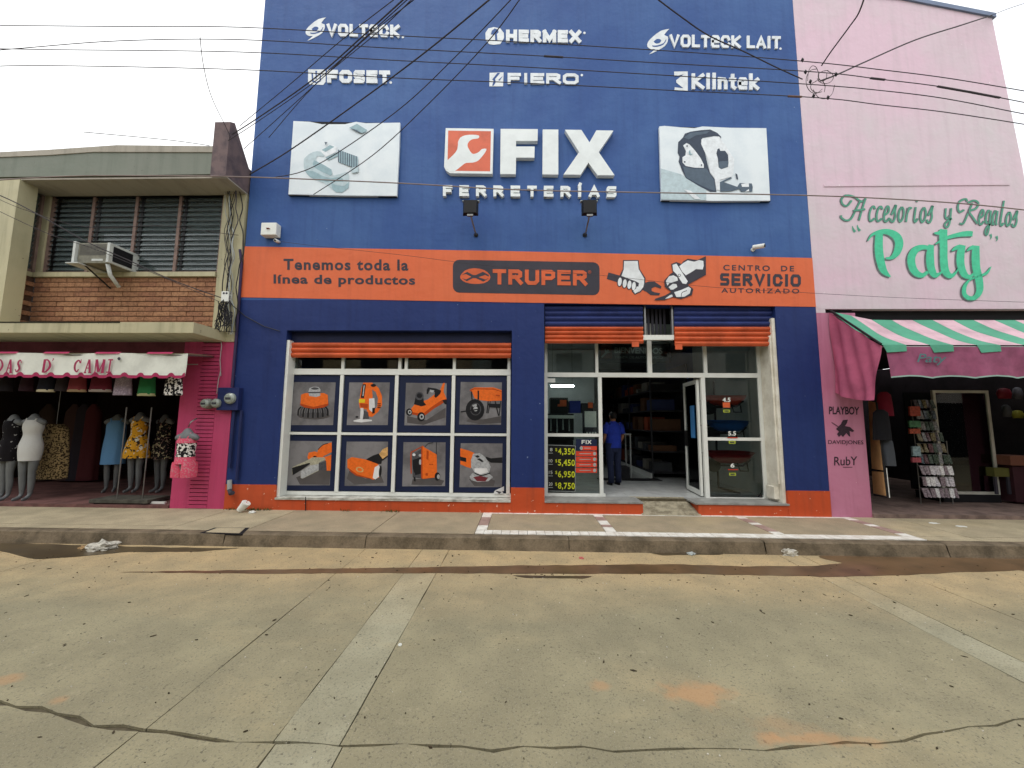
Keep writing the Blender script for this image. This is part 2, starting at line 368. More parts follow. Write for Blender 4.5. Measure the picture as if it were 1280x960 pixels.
# ================================================================== GROUND
ZR = -0.15; YK = -1.36
STAINS = []
for (px_, py_, wx_, wy_, am_) in ((872, 867, 44, 17, .95), (962, 925, 24, 13, .8), (1020, 924, 80, 9, .85), (750, 858, 16, 7, .7), (8, 849, 22, 8, .7), (75, 875, 14, 7, .7), (1130, 700, 26, 5, .8), (980, 907, 40, 14, .4)):
    q0 = gnd(px_, py_, ZR); STAINS.append((q0.x, q0.y, abs(gnd(px_ + wx_, py_, ZR).x - q0.x), abs(gnd(px_, py_ + wy_, ZR).y - q0.y), am_ * .62))
def road_mat(name, c, c2, dustc=(190, 164, 122), dust=.8):
    m = bpy.data.materials.new(name); m.use_nodes = True; nt = m.node_tree; b = nt.nodes['Principled BSDF']
    b.inputs['Roughness'].default_value = .85; b.inputs['Specular IOR Level'].default_value = .25
    g = nt.nodes.new('ShaderNodeNewGeometry')
    def noise(s, d=6, sc=(1, 1, 1), ro=.6):
        mp = nt.nodes.new('ShaderNodeMapping'); mp.inputs['Scale'].default_value = sc
        t = nt.nodes.new('ShaderNodeTexNoise'); t.inputs['Scale'].default_value = s; t.inputs['Detail'].default_value = d; t.inputs['Roughness'].default_value = ro
        nt.links.new(g.outputs['Position'], mp.inputs[0]); nt.links.new(mp.outputs[0], t.inputs['Vector']); return t.outputs['Fac']
    def rng(s, a, b_, lo=0, hi=1):
        r = nt.nodes.new('ShaderNodeMapRange'); r.inputs[1].default_value = a; r.inputs[2].default_value = b_; r.inputs[3].default_value = lo; r.inputs[4].default_value = hi
        nt.links.new(s, r.inputs[0]); return r.outputs[0]
    def mixc(f, a, b_, bt='MIX'):
        x = nt.nodes.new('ShaderNodeMixRGB'); x.blend_type = bt
        if isinstance(f, float): x.inputs[0].default_value = f
        else: nt.links.new(f, x.inputs[0])
        for i, v in ((1, a), (2, b_)):
            if isinstance(v, tuple): x.inputs[i].default_value = v
            else: nt.links.new(v, x.inputs[i])
        return x.outputs[0]
    o = mixc(rng(noise(1.3), .35, .65), lin(c), lin(c2))
    o = mixc(rng(noise(1.0, 5, (.5, 1, 1)), .56, .68, 0, .4), o, lin((186, 168, 128)))
    # silt washed out along the gutter, thinning out towards the crown of the road
    sx = nt.nodes.new('ShaderNodeSeparateXYZ'); nt.links.new(g.outputs['Position'], sx.inputs[0])
    ad = nt.nodes.new('ShaderNodeMath'); ad.operation = 'MULTIPLY_ADD'; ad.inputs[1].default_value = 1.6; nt.links.new(noise(1.1, 5, (.35, 1, 1)), ad.inputs[0]); nt.links.new(sx.outputs[1], ad.inputs[2])
    o = mixc(rng(ad.outputs[0], -2.3, -1.0, 0, dust), o, lin(dustc))
    o = mixc(rng(noise(2.6, 5), .4, .62, 0, .35), o, lin((122, 118, 96)))
    o = mixc(rng(noise(75, 3, (1, 1, 1), .6), .55, .66, 0, .5), o, lin((94, 90, 80)))
    o = mixc(rng(noise(11, 9, (1, 1, 1), .75), .6, .72, 0, .5), o, lin((184, 174, 146)))
    o = mixc(rng(noise(38, 3), .64, .69, 0, .6), o, lin((66, 62, 56)))
    o = mixc(rng(noise(160, 2), .62, .7, 0, .5), o, lin((196, 192, 178)))
    # clay spilled and dried in a few places
    for (cx, cy, rx, ry, am) in STAINS:
        def mth(op, p, q=None, r=None):
            n_ = nt.nodes.new('ShaderNodeMath'); n_.operation = op
            for i_, v_ in enumerate((p, q, r)):
                if v_ is None: continue
                if isinstance(v_, (int, float)): n_.inputs[i_].default_value = v_
                else: nt.links.new(v_, n_.inputs[i_])
            return n_.outputs[0]
        dx_ = mth('DIVIDE', mth('SUBTRACT', sx.outputs[0], cx), rx); dy_ = mth('DIVIDE', mth('SUBTRACT', sx.outputs[1], cy), ry)
        rr_ = mth('SQRT', mth('ADD', mth('MULTIPLY', dx_, dx_), mth('MULTIPLY', dy_, dy_)))
        rr_ = mth('ADD', rr_, mth('MULTIPLY', mth('SUBTRACT', noise(9, 8), .5), 2.4))
        o = mixc(rng(rr_, 1.1, .35, 0, am), o, lin((186, 142, 100)))
    nt.links.new(o, b.inputs['Base Color'])
    bp = nt.nodes.new('ShaderNodeBump'); bp.inputs['Strength'].default_value = .5; bp.inputs['Distance'].default_value = .008
    nt.links.new(noise(70, 6), bp.inputs['Height']); nt.links.new(bp.outputs[0], b.inputs['Normal']); return m
M_road = road_mat('road_concrete', (152, 145, 117), (140, 133, 108))
M_strip = road_mat('road_strip_concrete', (162, 158, 134), (152, 148, 124))
M_joint = mat('dirt_in_joint', (92, 84, 66), .95, .3, 8)
M_pave = road_mat('pavement_concrete', (172, 162, 136), (158, 148, 126), (190, 172, 138), .3)
M_pave2 = road_mat('pavement_brown_concrete', (162, 148, 122), (152, 138, 116), (180, 160, 132), .2)
M_kerb = mat('kerb_concrete', (124, 110, 90), .85, .3, 3, bump=.5, c2=(88, 78, 62), fine=.25)
M_tile = mat('white_pavement_tile', (232, 230, 222), .5, .3, 7, c2=(206, 200, 188))
M_tilem = mat('maroon_pavement_tile', (168, 142, 132), .6, .3, 7, c2=(146, 120, 112))
M_water = mat('muddy_water', (110, 86, 62), .3, .3, 3, spec=.35, c2=(88, 70, 50))
M_water2 = mat('dark_wet_mud', (84, 72, 52), .3, .3, 3, spec=.5, c2=(66, 56, 42))

g = box('ground', mat('earth', (120, 108, 88), .95), -400, 400, -400, 400, -1.2, -.6); tag(g, kind='structure')
road = tag(MB().box(-120, 120, -8.0, YK + .2, -.6, ZR - .014).build('road', M_joint), kind='structure')
LJ = [(-30, -3.3)] + [tuple(gnd(x, y, ZR)[:2]) for x, y in ((0, 875), (130, 905), (180, 911), (215, 917), (255, 921), (330, 927), (440, 930), (640, 934), (840, 937), (990, 934), (1120, 925), (1280, 897))] + [(30, -3.4)]
def ylj(x):
    for (a, b), (c, d) in zip(LJ, LJ[1:]):
        if a <= x <= c: return b + (d - b) * (x - a) / (c - a) + .010 * math.sin(x * 9) + .007 * math.sin(x * 23 + 1) + .006 * math.sin(x * 61)
    return -3.4
def slab(x0, x1, ytop, ybot, m, gap=.012, name='slab'):
    """one cast slab with slightly ragged edges; ytop/ybot are functions of x"""
    rr = random.Random(int(x0 * 100) + int(ytop(x0) * 37)); n = max(3, min(80, int((x1 - x0) / .15)))
    xa, xb = x0 + gap / 2, x1 - gap / 2
    top = [(xa + (xb - xa) * i / n, 0) for i in range(n + 1)]
    j = lambda: rr.uniform(-.004, .004)
    loop = [(x, ytop(x) - gap / 2 + j()) for x, _ in top]
    yt, yb = ytop(xb), ybot(xb); k = max(2, min(20, int(abs(yt - yb) / .2)))
    loop += [(xb + j(), yt + (yb - yt) * i / k) for i in range(1, k)]
    loop += [(x, ybot(x) + gap / 2 + j()) for x, _ in reversed(top)]
    yt, yb = ytop(xa), ybot(xa)
    loop += [(xa + j(), yb + (yt - yb) * i / k) for i in range(1, k)]
    return MB().prism([(x, y, ZR) for x, y in loop], (0, 0, -.013)).build(name, m, road)
kedge = lambda x: YK + .1
far = lambda x: -8.0
XS = [-40, -9.2, -5.6, -2.0, -1.27, -.92, 3.24, 3.52, 4.24, 8.4, 13, 40]
for i, (a, b) in enumerate(zip(XS, XS[1:])):
    slab(a, b, kedge, ylj, M_strip if i in (4, 6) else M_road, .007)
XB = [-40, -9.2, -5.6, -2.02, -1.25, -.9, 3.24, 3.55, 8.4, 13, 40]
for i, (a, b) in enumerate(zip(XB, XB[1:])):
    slab(a, b, lambda x: ylj(x) - max(0, min(.014, (-1.0 - x) * .012)) - .005 * math.sin(x * 37) ** 2 - .003, far, M_strip if i in (4, 6) else M_road, .007)
road['_w'] = (0, 0, 0)
def sheet(name, px, z, m, sm=3, kind='structure', label=None):
    pts = [gnd(x, y, z) for x, y in px]
    if sm: pts = [Vector(p) for p in smoothline([tuple(p) for p in pts] + [tuple(pts[0])], sm)[:-1]]
    return tag(MB().poly(pts).build(name, m), kind=kind)
def ragged(px, amp=1.2, seed=1):
    r = random.Random(seed); out = []
    for i, (a, b) in enumerate(px):
        c, d = px[(i + 1) % len(px)]; n = max(1, int(math.hypot(c - a, d - b) / 14))
        for k in range(n): out.append((a + (c - a) * k / n + r.uniform(-1, 1) * amp * 2, b + (d - b) * k / n + r.uniform(-1, 1) * amp * .5))
    return out
sheet('gutter_water', ragged([(150, 715), (400, 711), (640, 707), (840, 705), (930, 708), (1020, 707), (1055, 704), (1030, 699), (1025, 695), (1110, 692), (1290, 690), (1290, 712), (1185, 716), (1120, 719), (1040, 721), (860, 717), (640, 717), (500, 716), (330, 717)], .9), ZR + .003, M_water, 2)
sheet('puddle', ragged([(-10, 678), (60, 680), (200, 684), (300, 685), (250, 689), (160, 690), (105, 695), (45, 699), (10, 691), (-12, 686)], .9, 2), ZR + .003, M_water2, 2)
sheet('wet_patch', ragged([(796, 688), (900, 690), (905, 693), (830, 694)], .6, 5), ZR + .003, M_water2, 2)
sheet('wet_patch', ragged([(640, 719), (740, 720), (730, 723), (655, 722)], .6, 6), ZR + .0035, M_water2, 2)
# kerb, in the lengths it was cast in
kerb = tag(MB().box(-120, 120, YK + .1, YK + .3, -.6, -.03).build('kerb', M_joint), kind='structure')
KX = [-14, -11, -8.6, -6.1, -3.9, -2.02, .62, 3.1, 5.35, 7.4, 10, 13, 16]
for i, (a, b) in enumerate(zip(KX, KX[1:])):
    r = random.Random(i); n = 14
    lo = [(a + .004 + (b - a - .008) * k / n, YK - .035 + r.uniform(-.008, .008), ZR - .05) for k in range(n + 1)]
    hi = [(p[0], YK + .012 + r.uniform(-.008, .006), -.012 + r.uniform(-.004, .004)) for p in lo]
    tp = [(p[0], YK + .035, 0) for p in lo]; bk = [(p[0], YK + .16, -.001) for p in lo]
    mb = MB(); m_ = n + 1
    mb.add(lo + hi + tp + bk, [(q * m_ + k, q * m_ + k + 1, (q + 1) * m_ + k + 1, (q + 1) * m_ + k) for q in range(3) for k in range(n)])
    mb.build('kerb_stone', M_kerb, kerb)
box('kerb', M_kerb, -120, -14, YK, YK + .16, -.6, 0)['kind'] = 'structure'
box('kerb', M_kerb, 16, 120, YK, YK + .16, -.6, 0)['kind'] = 'structure'
# pavement
pave = tag(MB().box(-120, 120, YK + .16, .6, -.6, -.012).build('pavement', M_joint), kind='structure')
PX = [-30, -11, -8.4, -4.85, -3.75, -2.02, -.62, 5.3, 6.0, 8.6, 12, 30]
for i, (a, b) in enumerate(zip(PX, PX[1:])):
    if i == 6: continue
    r = random.Random(i + 5); y0, y1 = YK + .166, .03
    rows = [(y0, y1)] if i in (3, 4, 5) else [(y0, y0 + .17), (y0 + .18, y1)]
    for (c, d) in rows:
        n = 8; loop = [(a + .006 + (b - a - .012) * k / n, c + r.uniform(-.003, .003), 0) for k in range(n + 1)] + [(b - .006 - (b - a - .012) * k / n, d + r.uniform(-.003, .003), 0) for k in range(n + 1)]
        MB().prism(loop, (0, 0, -.02)).build('paving_slab', M_pave2 if i in (4, 5) else M_pave, pave)
# tiled stretch in front of the hardware shop: cross bands and a border of small tiles round brown panels
bands = [(-.62, -.47), (1.17, 1.32), (3.44, 3.59), (5.15, 5.3)]
ya, yb = YK + .18, .0
tw = .118
protoT = {}
def tile(x0, x1, y0, y1, m):
    key = (round(x1 - x0, 3), round(y1 - y0, 3), m.name)
    if key not in protoT:
        a, b = (x1 - x0) / 2 - .003, (y1 - y0) / 2 - .003
        q = MB().box(-a, a, -b, b, -.016, .0015).build('tile', m); protoT[key] = q.data; bpy.data.objects.remove(q)
    o = bpy.data.objects.new('tile', protoT[key]); COL.objects.link(o); o.parent = pave; o.location = ((x0 + x1) / 2, (y0 + y1) / 2, random.uniform(-.001, .001)); o['_w'] = (0, 0, 0)
rt_ = random.Random(3)
n = int(5.92 / tw)
for k in range(n):
    x = -.62 + 5.92 * k / n; tile(x, x + 5.92 / n, ya, ya + .17, M_tile)
for (a, b) in bands:
    for k in range(8):
        y = ya + .17 + (yb - ya - .17 - .07) * k / 8
        tile(a, b, y, y + (yb - ya - .24) / 8, M_tile if k in (0, 7) or rt_.random() < .3 else M_tilem)
for k in range(24):
    x = -.62 + 5.92 * k / 24; tile(x, x + 5.92 / 24, yb - .07, yb, M_tile)
for (a, b) in ((-.47, 1.17), (1.32, 3.44), (3.59, 5.15)):
    box('paving_slab', M_pave2, a + .003, b - .003, ya + .173, yb - .073, -.02, -.001, pave)
hatch = thing('utility_hatch', 'square concrete inspection hatch set in the pavement below the electric meters', 'hatch', (-4.0, -1.05, 0))
hl = [gnd(x, y, .002) for x, y in ((268, 659.5), (312, 659.5), (303, 667.5), (250, 666))]
MB().prism(hl, (0, 0, -.02)).build('rim', M_dark, hatch)
cc = sum(hl, Vector()) / 4; MB().prism([cc + (p - cc) * .8 + Vector((0, 0, .003)) for p in hl], (0, 0, -.02)).build('lid', M_pave, hatch)

# far side of the street: the buildings behind the camera that the shop glass mirrors
box('pavement', M_pave, -120, 120, -9.6, -8.0, -.6, 0)['kind'] = 'structure'
for i, (a, b, h, c, nw) in enumerate([(-60, -11, 5.4, (190, 186, 172), 6), (-11, -2.2, 6.4, (198, 176, 140), 3), (-2.2, 6.5, 5.2, (176, 186, 178), 3), (6.5, 60, 6.0, (196, 190, 182), 6)]):
    lb = ('long pale rendered building on the far left across the street', 'ochre two-storey building across the street', 'grey-green building across the street with dark shutters', 'off-white building on the far right across the street')[i]
    t = thing('opposite_building', lb, 'building', (a, -9.7, 0))
    m = mat('opposite_wall_%s' % 'abcd'[i], c, .8, .2, 1)
    box('wall', m, a + .01, b - .01, -16, -9.7, -.5, h, t)
    for k in range(nw):
        w_ = (b - a) / nw; x = a + w_ * (k + .5)
        box('shopfront', M_dark, x - w_ * .36, x + w_ * .36, -9.72, -9.62, 0, 2.5, t)
        box('window', M_dark, x - w_ * .2, x + w_ * .2, -9.72, -9.66, 3.4, 4.6, t)

# ================================================================== HARDWARE SHOP (blue)
XL, XR = -5.0, 5.02
shop = thing('hardware_shop', 'tall blue hardware shop building with orange band and orange plinth', 'building', (0, 0, 0))
W = shop
WX0, WX1, WZ0, WZ1 = -4.13, -.17, .2, 3.07          # display window opening
DX0, DX1, DZ1 = .39, 4.34, 3.55                     # doorway opening
mb = MB()
mb.box(XL, XR, 0, .3, 3.62, 9.9)
mb.build('upper_wall', M_blue, W)
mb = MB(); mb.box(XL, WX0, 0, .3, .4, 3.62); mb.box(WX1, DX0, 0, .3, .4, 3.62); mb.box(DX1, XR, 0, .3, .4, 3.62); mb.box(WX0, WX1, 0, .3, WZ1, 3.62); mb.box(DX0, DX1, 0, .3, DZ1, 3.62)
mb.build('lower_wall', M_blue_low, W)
for a, b_, h in ((XL, WX0, .41), (WX1, DX0, .41), (DX1, XR, .41), (WX0, WX1, .17)): box('plinth', M_plinth, a, b_, -.012, .3, -.05, h, W)
bq = [at(x, y, -.006) for x, y in ((303, 308), (640, 314), (1017, 322.5), (1021, 383.5), (640, 378), (301, 371.5))]
for p in bq:
    if p.x < -4.8: p.x = XL - .003
    if p.x > 4.8: p.x = XR + .003
band = MB().prism(bq, (0, .02, 0)).build('orange_band', M_orange, W)
box('rear_wall', M_blue_low, XL, XR, 9.7, 9.9, -.1, 9.9, W); box('side_wall', M_blue, XL, XL + .2, .3, 9.7, -.1, 9.9, W); box('side_wall', M_blue, XR - .2, XR, .3, 9.7, -.1, 9.9, W)
box('roof', M_fasc, XL, XR, .3, 9.7, 9.5, 9.7, W)
FZ = .2
M_ftile = mat('interior_floor_tile', (196, 198, 196), .25, .1, 4, spec=.5)
M_iwall = mat('interior_wall', (196, 198, 196), .8, .08, 2)
fl = box('floor', M_joint, DX0 - .2, XR - .2, .3, 9.7, -.05, FZ - .01, W)
bpm = MB().box(-.247, .247, -.247, .247, -.012, 0).build('tile', M_ftile); tme = bpm.data; bpy.data.objects.remove(bpm)
for i in range(9):
    for j in range(14):
        o = link('floor_tile', tme, None); o.parent = fl; o.location = (.65 + i * .5, .66 + j * .5, FZ); o['_w'] = (0, 0, 0)
M_tread = mat('grey_tread_tile', (150, 150, 146), .5, .2, 5)
for a, b_ in ((.39, 2.0), (2.9, 4.34)): box('step', M_plinth, a, b_, -.006, .42, -.05, FZ - .032, W); box('step_tread', M_tread, a + (.0 if a < 1 else -.06), b_ + (.0 if a < 1 else .02), -.022, .42, FZ - .03, FZ, W, bevel=.004)
rp = [gnd(796, 641.5, .004), gnd(863, 641.5, .004), gnd(848, 621, FZ), gnd(787, 621, FZ)]
M_ramp = mat('worn_ramp_concrete', (158, 150, 128), .9, .3, 9, bump=.6, c2=(118, 110, 92))
rb = [(1.98, -.05, .004), (2.93, -.05, .004), (2.84, .42, FZ + .006), (1.9, .42, FZ + .006)]
MB().prism(rb, (0, 0, -.06)).build('door_ramp', M_ramp, W)
box('ceiling', M_iwall, XL + .2, XR - .2, .42, 9.7, 3.62, 3.75, W)
box('partition', M_iwall, -.1, 0.0, .3, 9.7, -.05, 3.62, W)
box('partition', M_iwall, 4.36, 4.42, .42, 3.2, -.05, 3.62, W)
box('back_partition', mat('rear_store_wall', (120, 122, 124), .85), 0, XR - .2, 8.6, 8.7, 0, 3.62, W)
# sill and reveals of the display window
GY = .2
box('window_sill', M_sill, WX0, WX1, -.03, .3, .17, WZ0, W, bevel=.004)
for k in range(13):
    a = WX0 + .02 + (WX1 - WX0 - .04) * k / 13; box('sill_tile', M_sill, a, a + .294, -.034, .12, WZ0 + .0005, WZ0 + .006, W)
box('window_reveal', M_white, WX0, WX0 + .05, .02, .3, WZ0 + .008, 2.9, W)
box('door_jamb', M_ivory, DX1 - .055, DX1 - .002, .03, .42, FZ + .001, 3.3, W)
box('jamb_pipe', M_ivory, DX1 - .09, DX1 - .06, .06, .1, FZ + .3, 3.0, W)
box('jamb_box', M_ivory, DX1 - .14, DX1 - .06, .1, .3, FZ + .05, FZ + .25, W)

# --- display window with its frame
win = box('window_frame_base', M_white, WX0 + .05, WX1 - .005, GY, GY + .06, WZ0 + .008, WZ0 + .07, W); win.name = 'display_window'
def vb(xc, y, Yp): return X(xc, y, Yp)
vx = [X(355.5, 545, GY), X(424, 545, GY), X(493.5, 545, GY), X(565.5, 545, GY), X(635.5, 545, GY)]
hz = [WZ0 + .06, Z(493, 542.5, GY), Z(493, 465.5, GY), 2.9]
fr = MB()
for i, x in enumerate(vx): fr.box(x - .03, x + .03, GY - .012, GY + .05, WZ0 + .07, hz[2] - .05)
fr.box(vx[0] - .03, vx[-1] + .03, GY - .016, GY + .052, hz[2] - .045, hz[2] + .06)
for a, b in zip(vx, vx[1:]): fr.box(a + .03, b - .03, GY - .01, GY + .05, hz[1] - .022, hz[1] + .022)
for x in (vx[0], X(429, 452, GY), X(500, 452, GY), X(508, 452, GY), X(568, 452, GY), vx[-1]): fr.box(x - .025, x + .025, GY - .012, GY + .05, hz[2] + .06, 2.95)
fr.build('window_frame', M_white, win)
CELL = []
for r_ in (1, 0):
    for i in range(4):
        x0, x1 = vx[i] + .03, vx[i + 1] - .03; z0, z1 = (hz[1] + .022, hz[2] - .045) if r_ else (WZ0 + .07, hz[1] - .022)
        CELL.append((x0, x1, z0, z1)); box('pane', M_glass, x0, x1, GY + .018, GY + .024, z0, z1, win)
for a, b in ((vx[0], X(429, 452, GY)), (X(429, 452, GY), X(500, 452, GY)), (X(508, 452, GY), X(568, 452, GY)), (X(568, 452, GY), vx[-1])):
    box('pane', M_glass, a + .025, b - .025, GY + .018, GY + .024, hz[2] + .06, 2.93, win)
box('window_backing', mat('grey_inside_wall', (100, 100, 102), .8), WX0, WX1, .9, .95, .1, 3.3, W)
# --- roller shutters
def shutter(name, x0, x1, ztop, slats, Yp, label=None):
    """slats: list of (height, material) from the top down"""
    s = box(name, M_dark, x0, x1, Yp + .05, Yp + .07, ztop - sum(h for h, _ in slats) + .03, ztop, W)
    if label: s['label'] = label
    z = ztop
    for h, m in slats:
        prof = [(0, 0), (-.012, -.06), (-.028, -.25), (-.03, -.45), (-.022, -.7), (-.006, -.88), (0, -1), (.006, -1), (.006, 0)]
        MB().prism([(x0 + .004, Yp + a, z + b * (h - .004)) for a, b in prof], (x1 - x0 - .008, 0, 0)).build('slat', m, s)
        z -= h
    return s, z
zt = Z(500, 428.5, .1); zb = Z(500, 447.5, .1)
shutter('roller_shutter', WX0 + .01, WX1 - .01, zt, [((zt - zb) / 3.0, M_slat_o)] * 3, .1, 'orange roller shutter drawn up over the poster window')
box('shutter_box', mat('shutter_box_navy', (26, 34, 66), .6), WX0 + .01, WX1 - .01, .14, .3, zt - .02, WZ1 - .005, W)
for (xa, xb, yb_) in ((681, 803.5, 429.5), (842, 968.5, 433)):
    a, b = max(X(xa, 400, .1), DX0 + .005), min(X(xb, 400, .1), DX1 - .005); zt = DZ1 - .01; zm = Z((xa + xb) / 2, 408.5, .1); zb = Z((xa + xb) / 2, yb_, .1)
    s, z = shutter('roller_shutter', a, b, zt, [((zt - zm) / 4, M_slat_b)] * 4 + [((zm - zb) / 4, M_slat_o)] * 4, .1, 'blue shutter with orange lower slats, %s part of the doorway' % ('left' if xa < 700 else 'right'))
    hx = X(794 if xa < 700 else 848, 432, .09)
    box('pull_tab', M_slat_o, hx - .06, hx + .06, .075, .085, z - .06, z + .03, s)
box('shutter_guide', M_white, X(803, 422, .12), X(842, 422, .12), .1, .16, Z(820, 425, .12), Z(820, 419, .12), W)
for xg in (806, 840): box('shutter_guide', M_steel, X(xg, 400, .12) - .015, X(xg, 400, .12) + .015, .1, .16, Z(820, 419, .12), DZ1, W)
box('dark_gap_panel', M_dark, DX0, DX1, .42, .46, 3.3, 3.62, W)  # dark panel added so the gap between the shutters stays dark
for k in range(5): box('blind_strip', M_dgrey, X(809 + k * 5, 400, .3), X(812 + k * 5, 400, .3), .3, .305, 3.05, 3.54, W)
# --- glazed shopfront
G2 = .4
sf = box('shopfront', M_white, X(680, 620, G2), X(757, 620, G2), G2, G2 + .06, FZ + .001, FZ + .05, W)
fr = MB()
top0, top1 = Z(715, 468.5, G2) - .04, Z(715, 468.5, G2) + .04
xs_low = [X(682.5, 540, G2), X(751, 540, G2), X(881, 540, G2), X(953, 540, G2)]
fr.box(xs_low[0] - .03, xs_low[3] + .03, G2 - .01, G2 + .06, top0, top1)
for x in xs_low: fr.box(x - (.03 if x != xs_low[1] else .035), x + (.03 if x != xs_low[2] else .04), G2 - .006, G2 + .055, FZ + .001, top0)
for px, hw in ((682.5, .025), (746, .025), (812, .04), (881.5, .03), (949, .04)): fr.box(X(px, 450, G2) - hw, X(px, 450, G2) + hw, G2 - .006, G2 + .055, top1, 3.3)
for a, b, yy in ((0, 1, 544), (2, 3, 549)):
    for yp in (yy, 621 if a == 0 else 624.5):
        z = Z(715 if a == 0 else 915, yp, G2); fr.box(xs_low[a] + .03, xs_low[b] - .03, G2 - .002, G2 + .05, z - .025, z + .03)
fr.build('frame', M_white, sf)
for a, b, z0, z1 in ((0, 1, Z(715, 544, G2), top0), (0, 1, FZ + .06, Z(715, 544, G2)), (2, 3, Z(915, 549, G2), top0), (2, 3, FZ + .06, Z(915, 549, G2))):
    box('pane', M_glass, xs_low[a] + .03, xs_low[b] - .03, G2 + .02, G2 + .026, z0, z1, sf)
tp = [682.5, 746, 812, 881.5, 949]
for a, b in zip(tp, tp[1:]): box('pane', M_glass, X(a, 450, G2) + .03, X(b, 450, G2) - .04, G2 + .02, G2 + .026, top1, 3.3, sf)
# open door leaf
hx0, fx = X(879, 540, G2) - .03, 3.22
hinge = Vector((X(876.5, 540, G2), G2 + .06, 0)); free = at(857, 540, 1.2); free.z = 0
door = box('glass_door', M_white, hinge.x - .02, hinge.x + .02, hinge.y, hinge.y + .02, 1.0, 1.1, W)
dv = (free - hinge).normalized(); dn = Vector((dv.y, -dv.x, 0)) * .02; Ld = (free - hinge).length
def dbar(mb, s0, s1, z0, z1, th=1.0):
    a = hinge + dv * s0; b = hinge + dv * s1
    mb.prism([a + dn * th + Vector((0, 0, z0)), b + dn * th + Vector((0, 0, z0)), b - dn * th + Vector((0, 0, z0)), a - dn * th + Vector((0, 0, z0))], (0, 0, z1 - z0))
dmb = MB(); zt = top0 - .03
dbar(dmb, 0, .06, FZ + .02, zt); dbar(dmb, Ld - .06, Ld, FZ + .02, zt); dbar(dmb, .06, Ld - .06, FZ + .02, FZ + .1); dbar(dmb, .06, Ld - .06, zt - .07, zt); dmb.build('door_frame', M_white, door)
dmb = MB(); dbar(dmb, .06, Ld - .06, FZ + .1, zt - .07, .15); dmb.build('pane', M_glass, door)
dmb = MB(); dbar(dmb, Ld - .1, Ld - .06, 1.05, 1.35, 2.2); dmb.build('door_handle', M_black, door)
st = MB(); dbar(st, .22, .42, 1.22, 1.82, .4); tag(st.build('door_sticker', mat('sky_blue_print', (70, 140, 205), .5)), 'blue vertical sticker on the open glass door', 'sticker')
# old advertisement-free fascia details: FIX name
sign = thing('shop_sign', 'raised white FIX lettering with red wrench badge on the blue wall', 'sign', tuple(at(660, 190, 0)))
cs = Crop(545, 150, 5.447, -.085)
def raised(name, pts, m, d=.085, crop=cs): return MB().prism([crop.p(u, v) for u, v in pts], (0, d + .0, 0)).build(name, m, sign)
M_lside = M_letter
raised('letter', [(440, 60), (693, 62), (692, 142), (545, 142), (545, 180), (672, 180), (670, 256), (545, 256), (543, 368), (437, 368)], M_letter)
raised('letter', [(727, 64), (833, 65), (833, 371), (725, 370)], M_letter)
raised('letter', [(878, 66), (990, 67), (1045, 152), (1092, 70), (1208, 72), (1108, 218), (1216, 376), (1100, 376), (1038, 290), (985, 372), (868, 371), (975, 218)], M_letter)
raised('badge', [(66, 55), (392, 60), (384, 366), (95, 362), (70, 345), (55, 318)], M_letter)
a = Art(cs)
a.poly([(83, 72), (374, 76), (369, 350), (128, 346), (78, 300)], mat('badge_red', (214, 106, 78), .5))
a.poly([(150, 150), (165, 120), (200, 104), (250, 100), (292, 106), (288, 125), (250, 130), (225, 146), (214, 170), (222, 195), (245, 228), (270, 228), (295, 215), (312, 198), (343, 196), (335, 220), (312, 250), (285, 278), (250, 290), (205, 292), (180, 308), (150, 332), (122, 350), (92, 352), (72, 330), (66, 300), (74, 278), (115, 240), (145, 200)], M_letter, 2)
a.build('wrench_emblem', sign)
block('FERRETERÍAS', (554.5, 234, 769.5, 247.5, 1.5), 0, M_letter, tag(thing('shop_sign', 'row of small raised white letters spelling FERRETERÍAS under the big sign', 'sign', tuple(at(660, 240, 0)))), t=.27, depth=.06, track=.62)
M_brand = mat('brand_letter_white', (222, 228, 232), .5, .1, 8)
def brand(label, txt, quad, bold, art, crop, regd=None, spacing=.12, shear=0):
    t = thing('brand_sign', label, 'sign', tuple(at(quad[0], quad[3], 0)), 'brand names across the top of the blue wall')
    block(txt, quad, 0, M_brand, t, t=bold, depth=.02, track=spacing, low='int' in txt)
    A = Art(crop)
    for pts, m, sm in art: A.poly(pts, m, sm)
    A.build('emblem', t)
    if regd: A = Art(crop); A.ell(regd[0], regd[1], regd[2], regd[2], M_brand); A.build('dot', t)
B = M_brand; b_ = M_blue
c1 = Crop(370, 10, 8.533, -.004); c2_ = Crop(600, 20, 7.11, -.004); c3 = Crop(800, 20, 6.737, -.004)
def swirl(k, ox, oy): # oval with two tails and a dark eye
    f = lambda P: [(ox + u * k, oy + v * k) for u, v in P]
    return [(f([(320, 100), (240, 118), (160, 175), (110, 230), (105, 275), (140, 300), (180, 300), (120, 350), (200, 315), (275, 270), (305, 220), (305, 175), (270, 158)]), B, 2), (f([(165, 225), (195, 200), (225, 200), (240, 215), (225, 238), (190, 245)]), b_, 2), (f([(150, 262), (200, 262), (262, 240), (285, 205), (290, 212), (262, 255), (205, 275), (160, 275)]), b_, 2)]
brand('white raised letters reading VOLTECK at the top left of the blue wall', 'VOLTeCK', (409, 31, 500, 46.5, 1.5), .25, swirl(1, 0, 0), c1, (1140, 310, 13))
brand('white raised letters reading FOSET beneath the top left brand', 'FOSET', (409.5, 88.5, 488, 104.5, 1), .31, [([(130, 655), (300, 655), (318, 680), (315, 790), (290, 820), (150, 815), (128, 790)], B, 0), ([(165, 700), (180, 690), (185, 770), (215, 790), (250, 770), (255, 700), (265, 700), (265, 780), (220, 805), (170, 785)], b_, 0), ([(205, 670), (225, 670), (220, 760), (210, 760)], b_, 0)], c1, (1010, 795, 14))
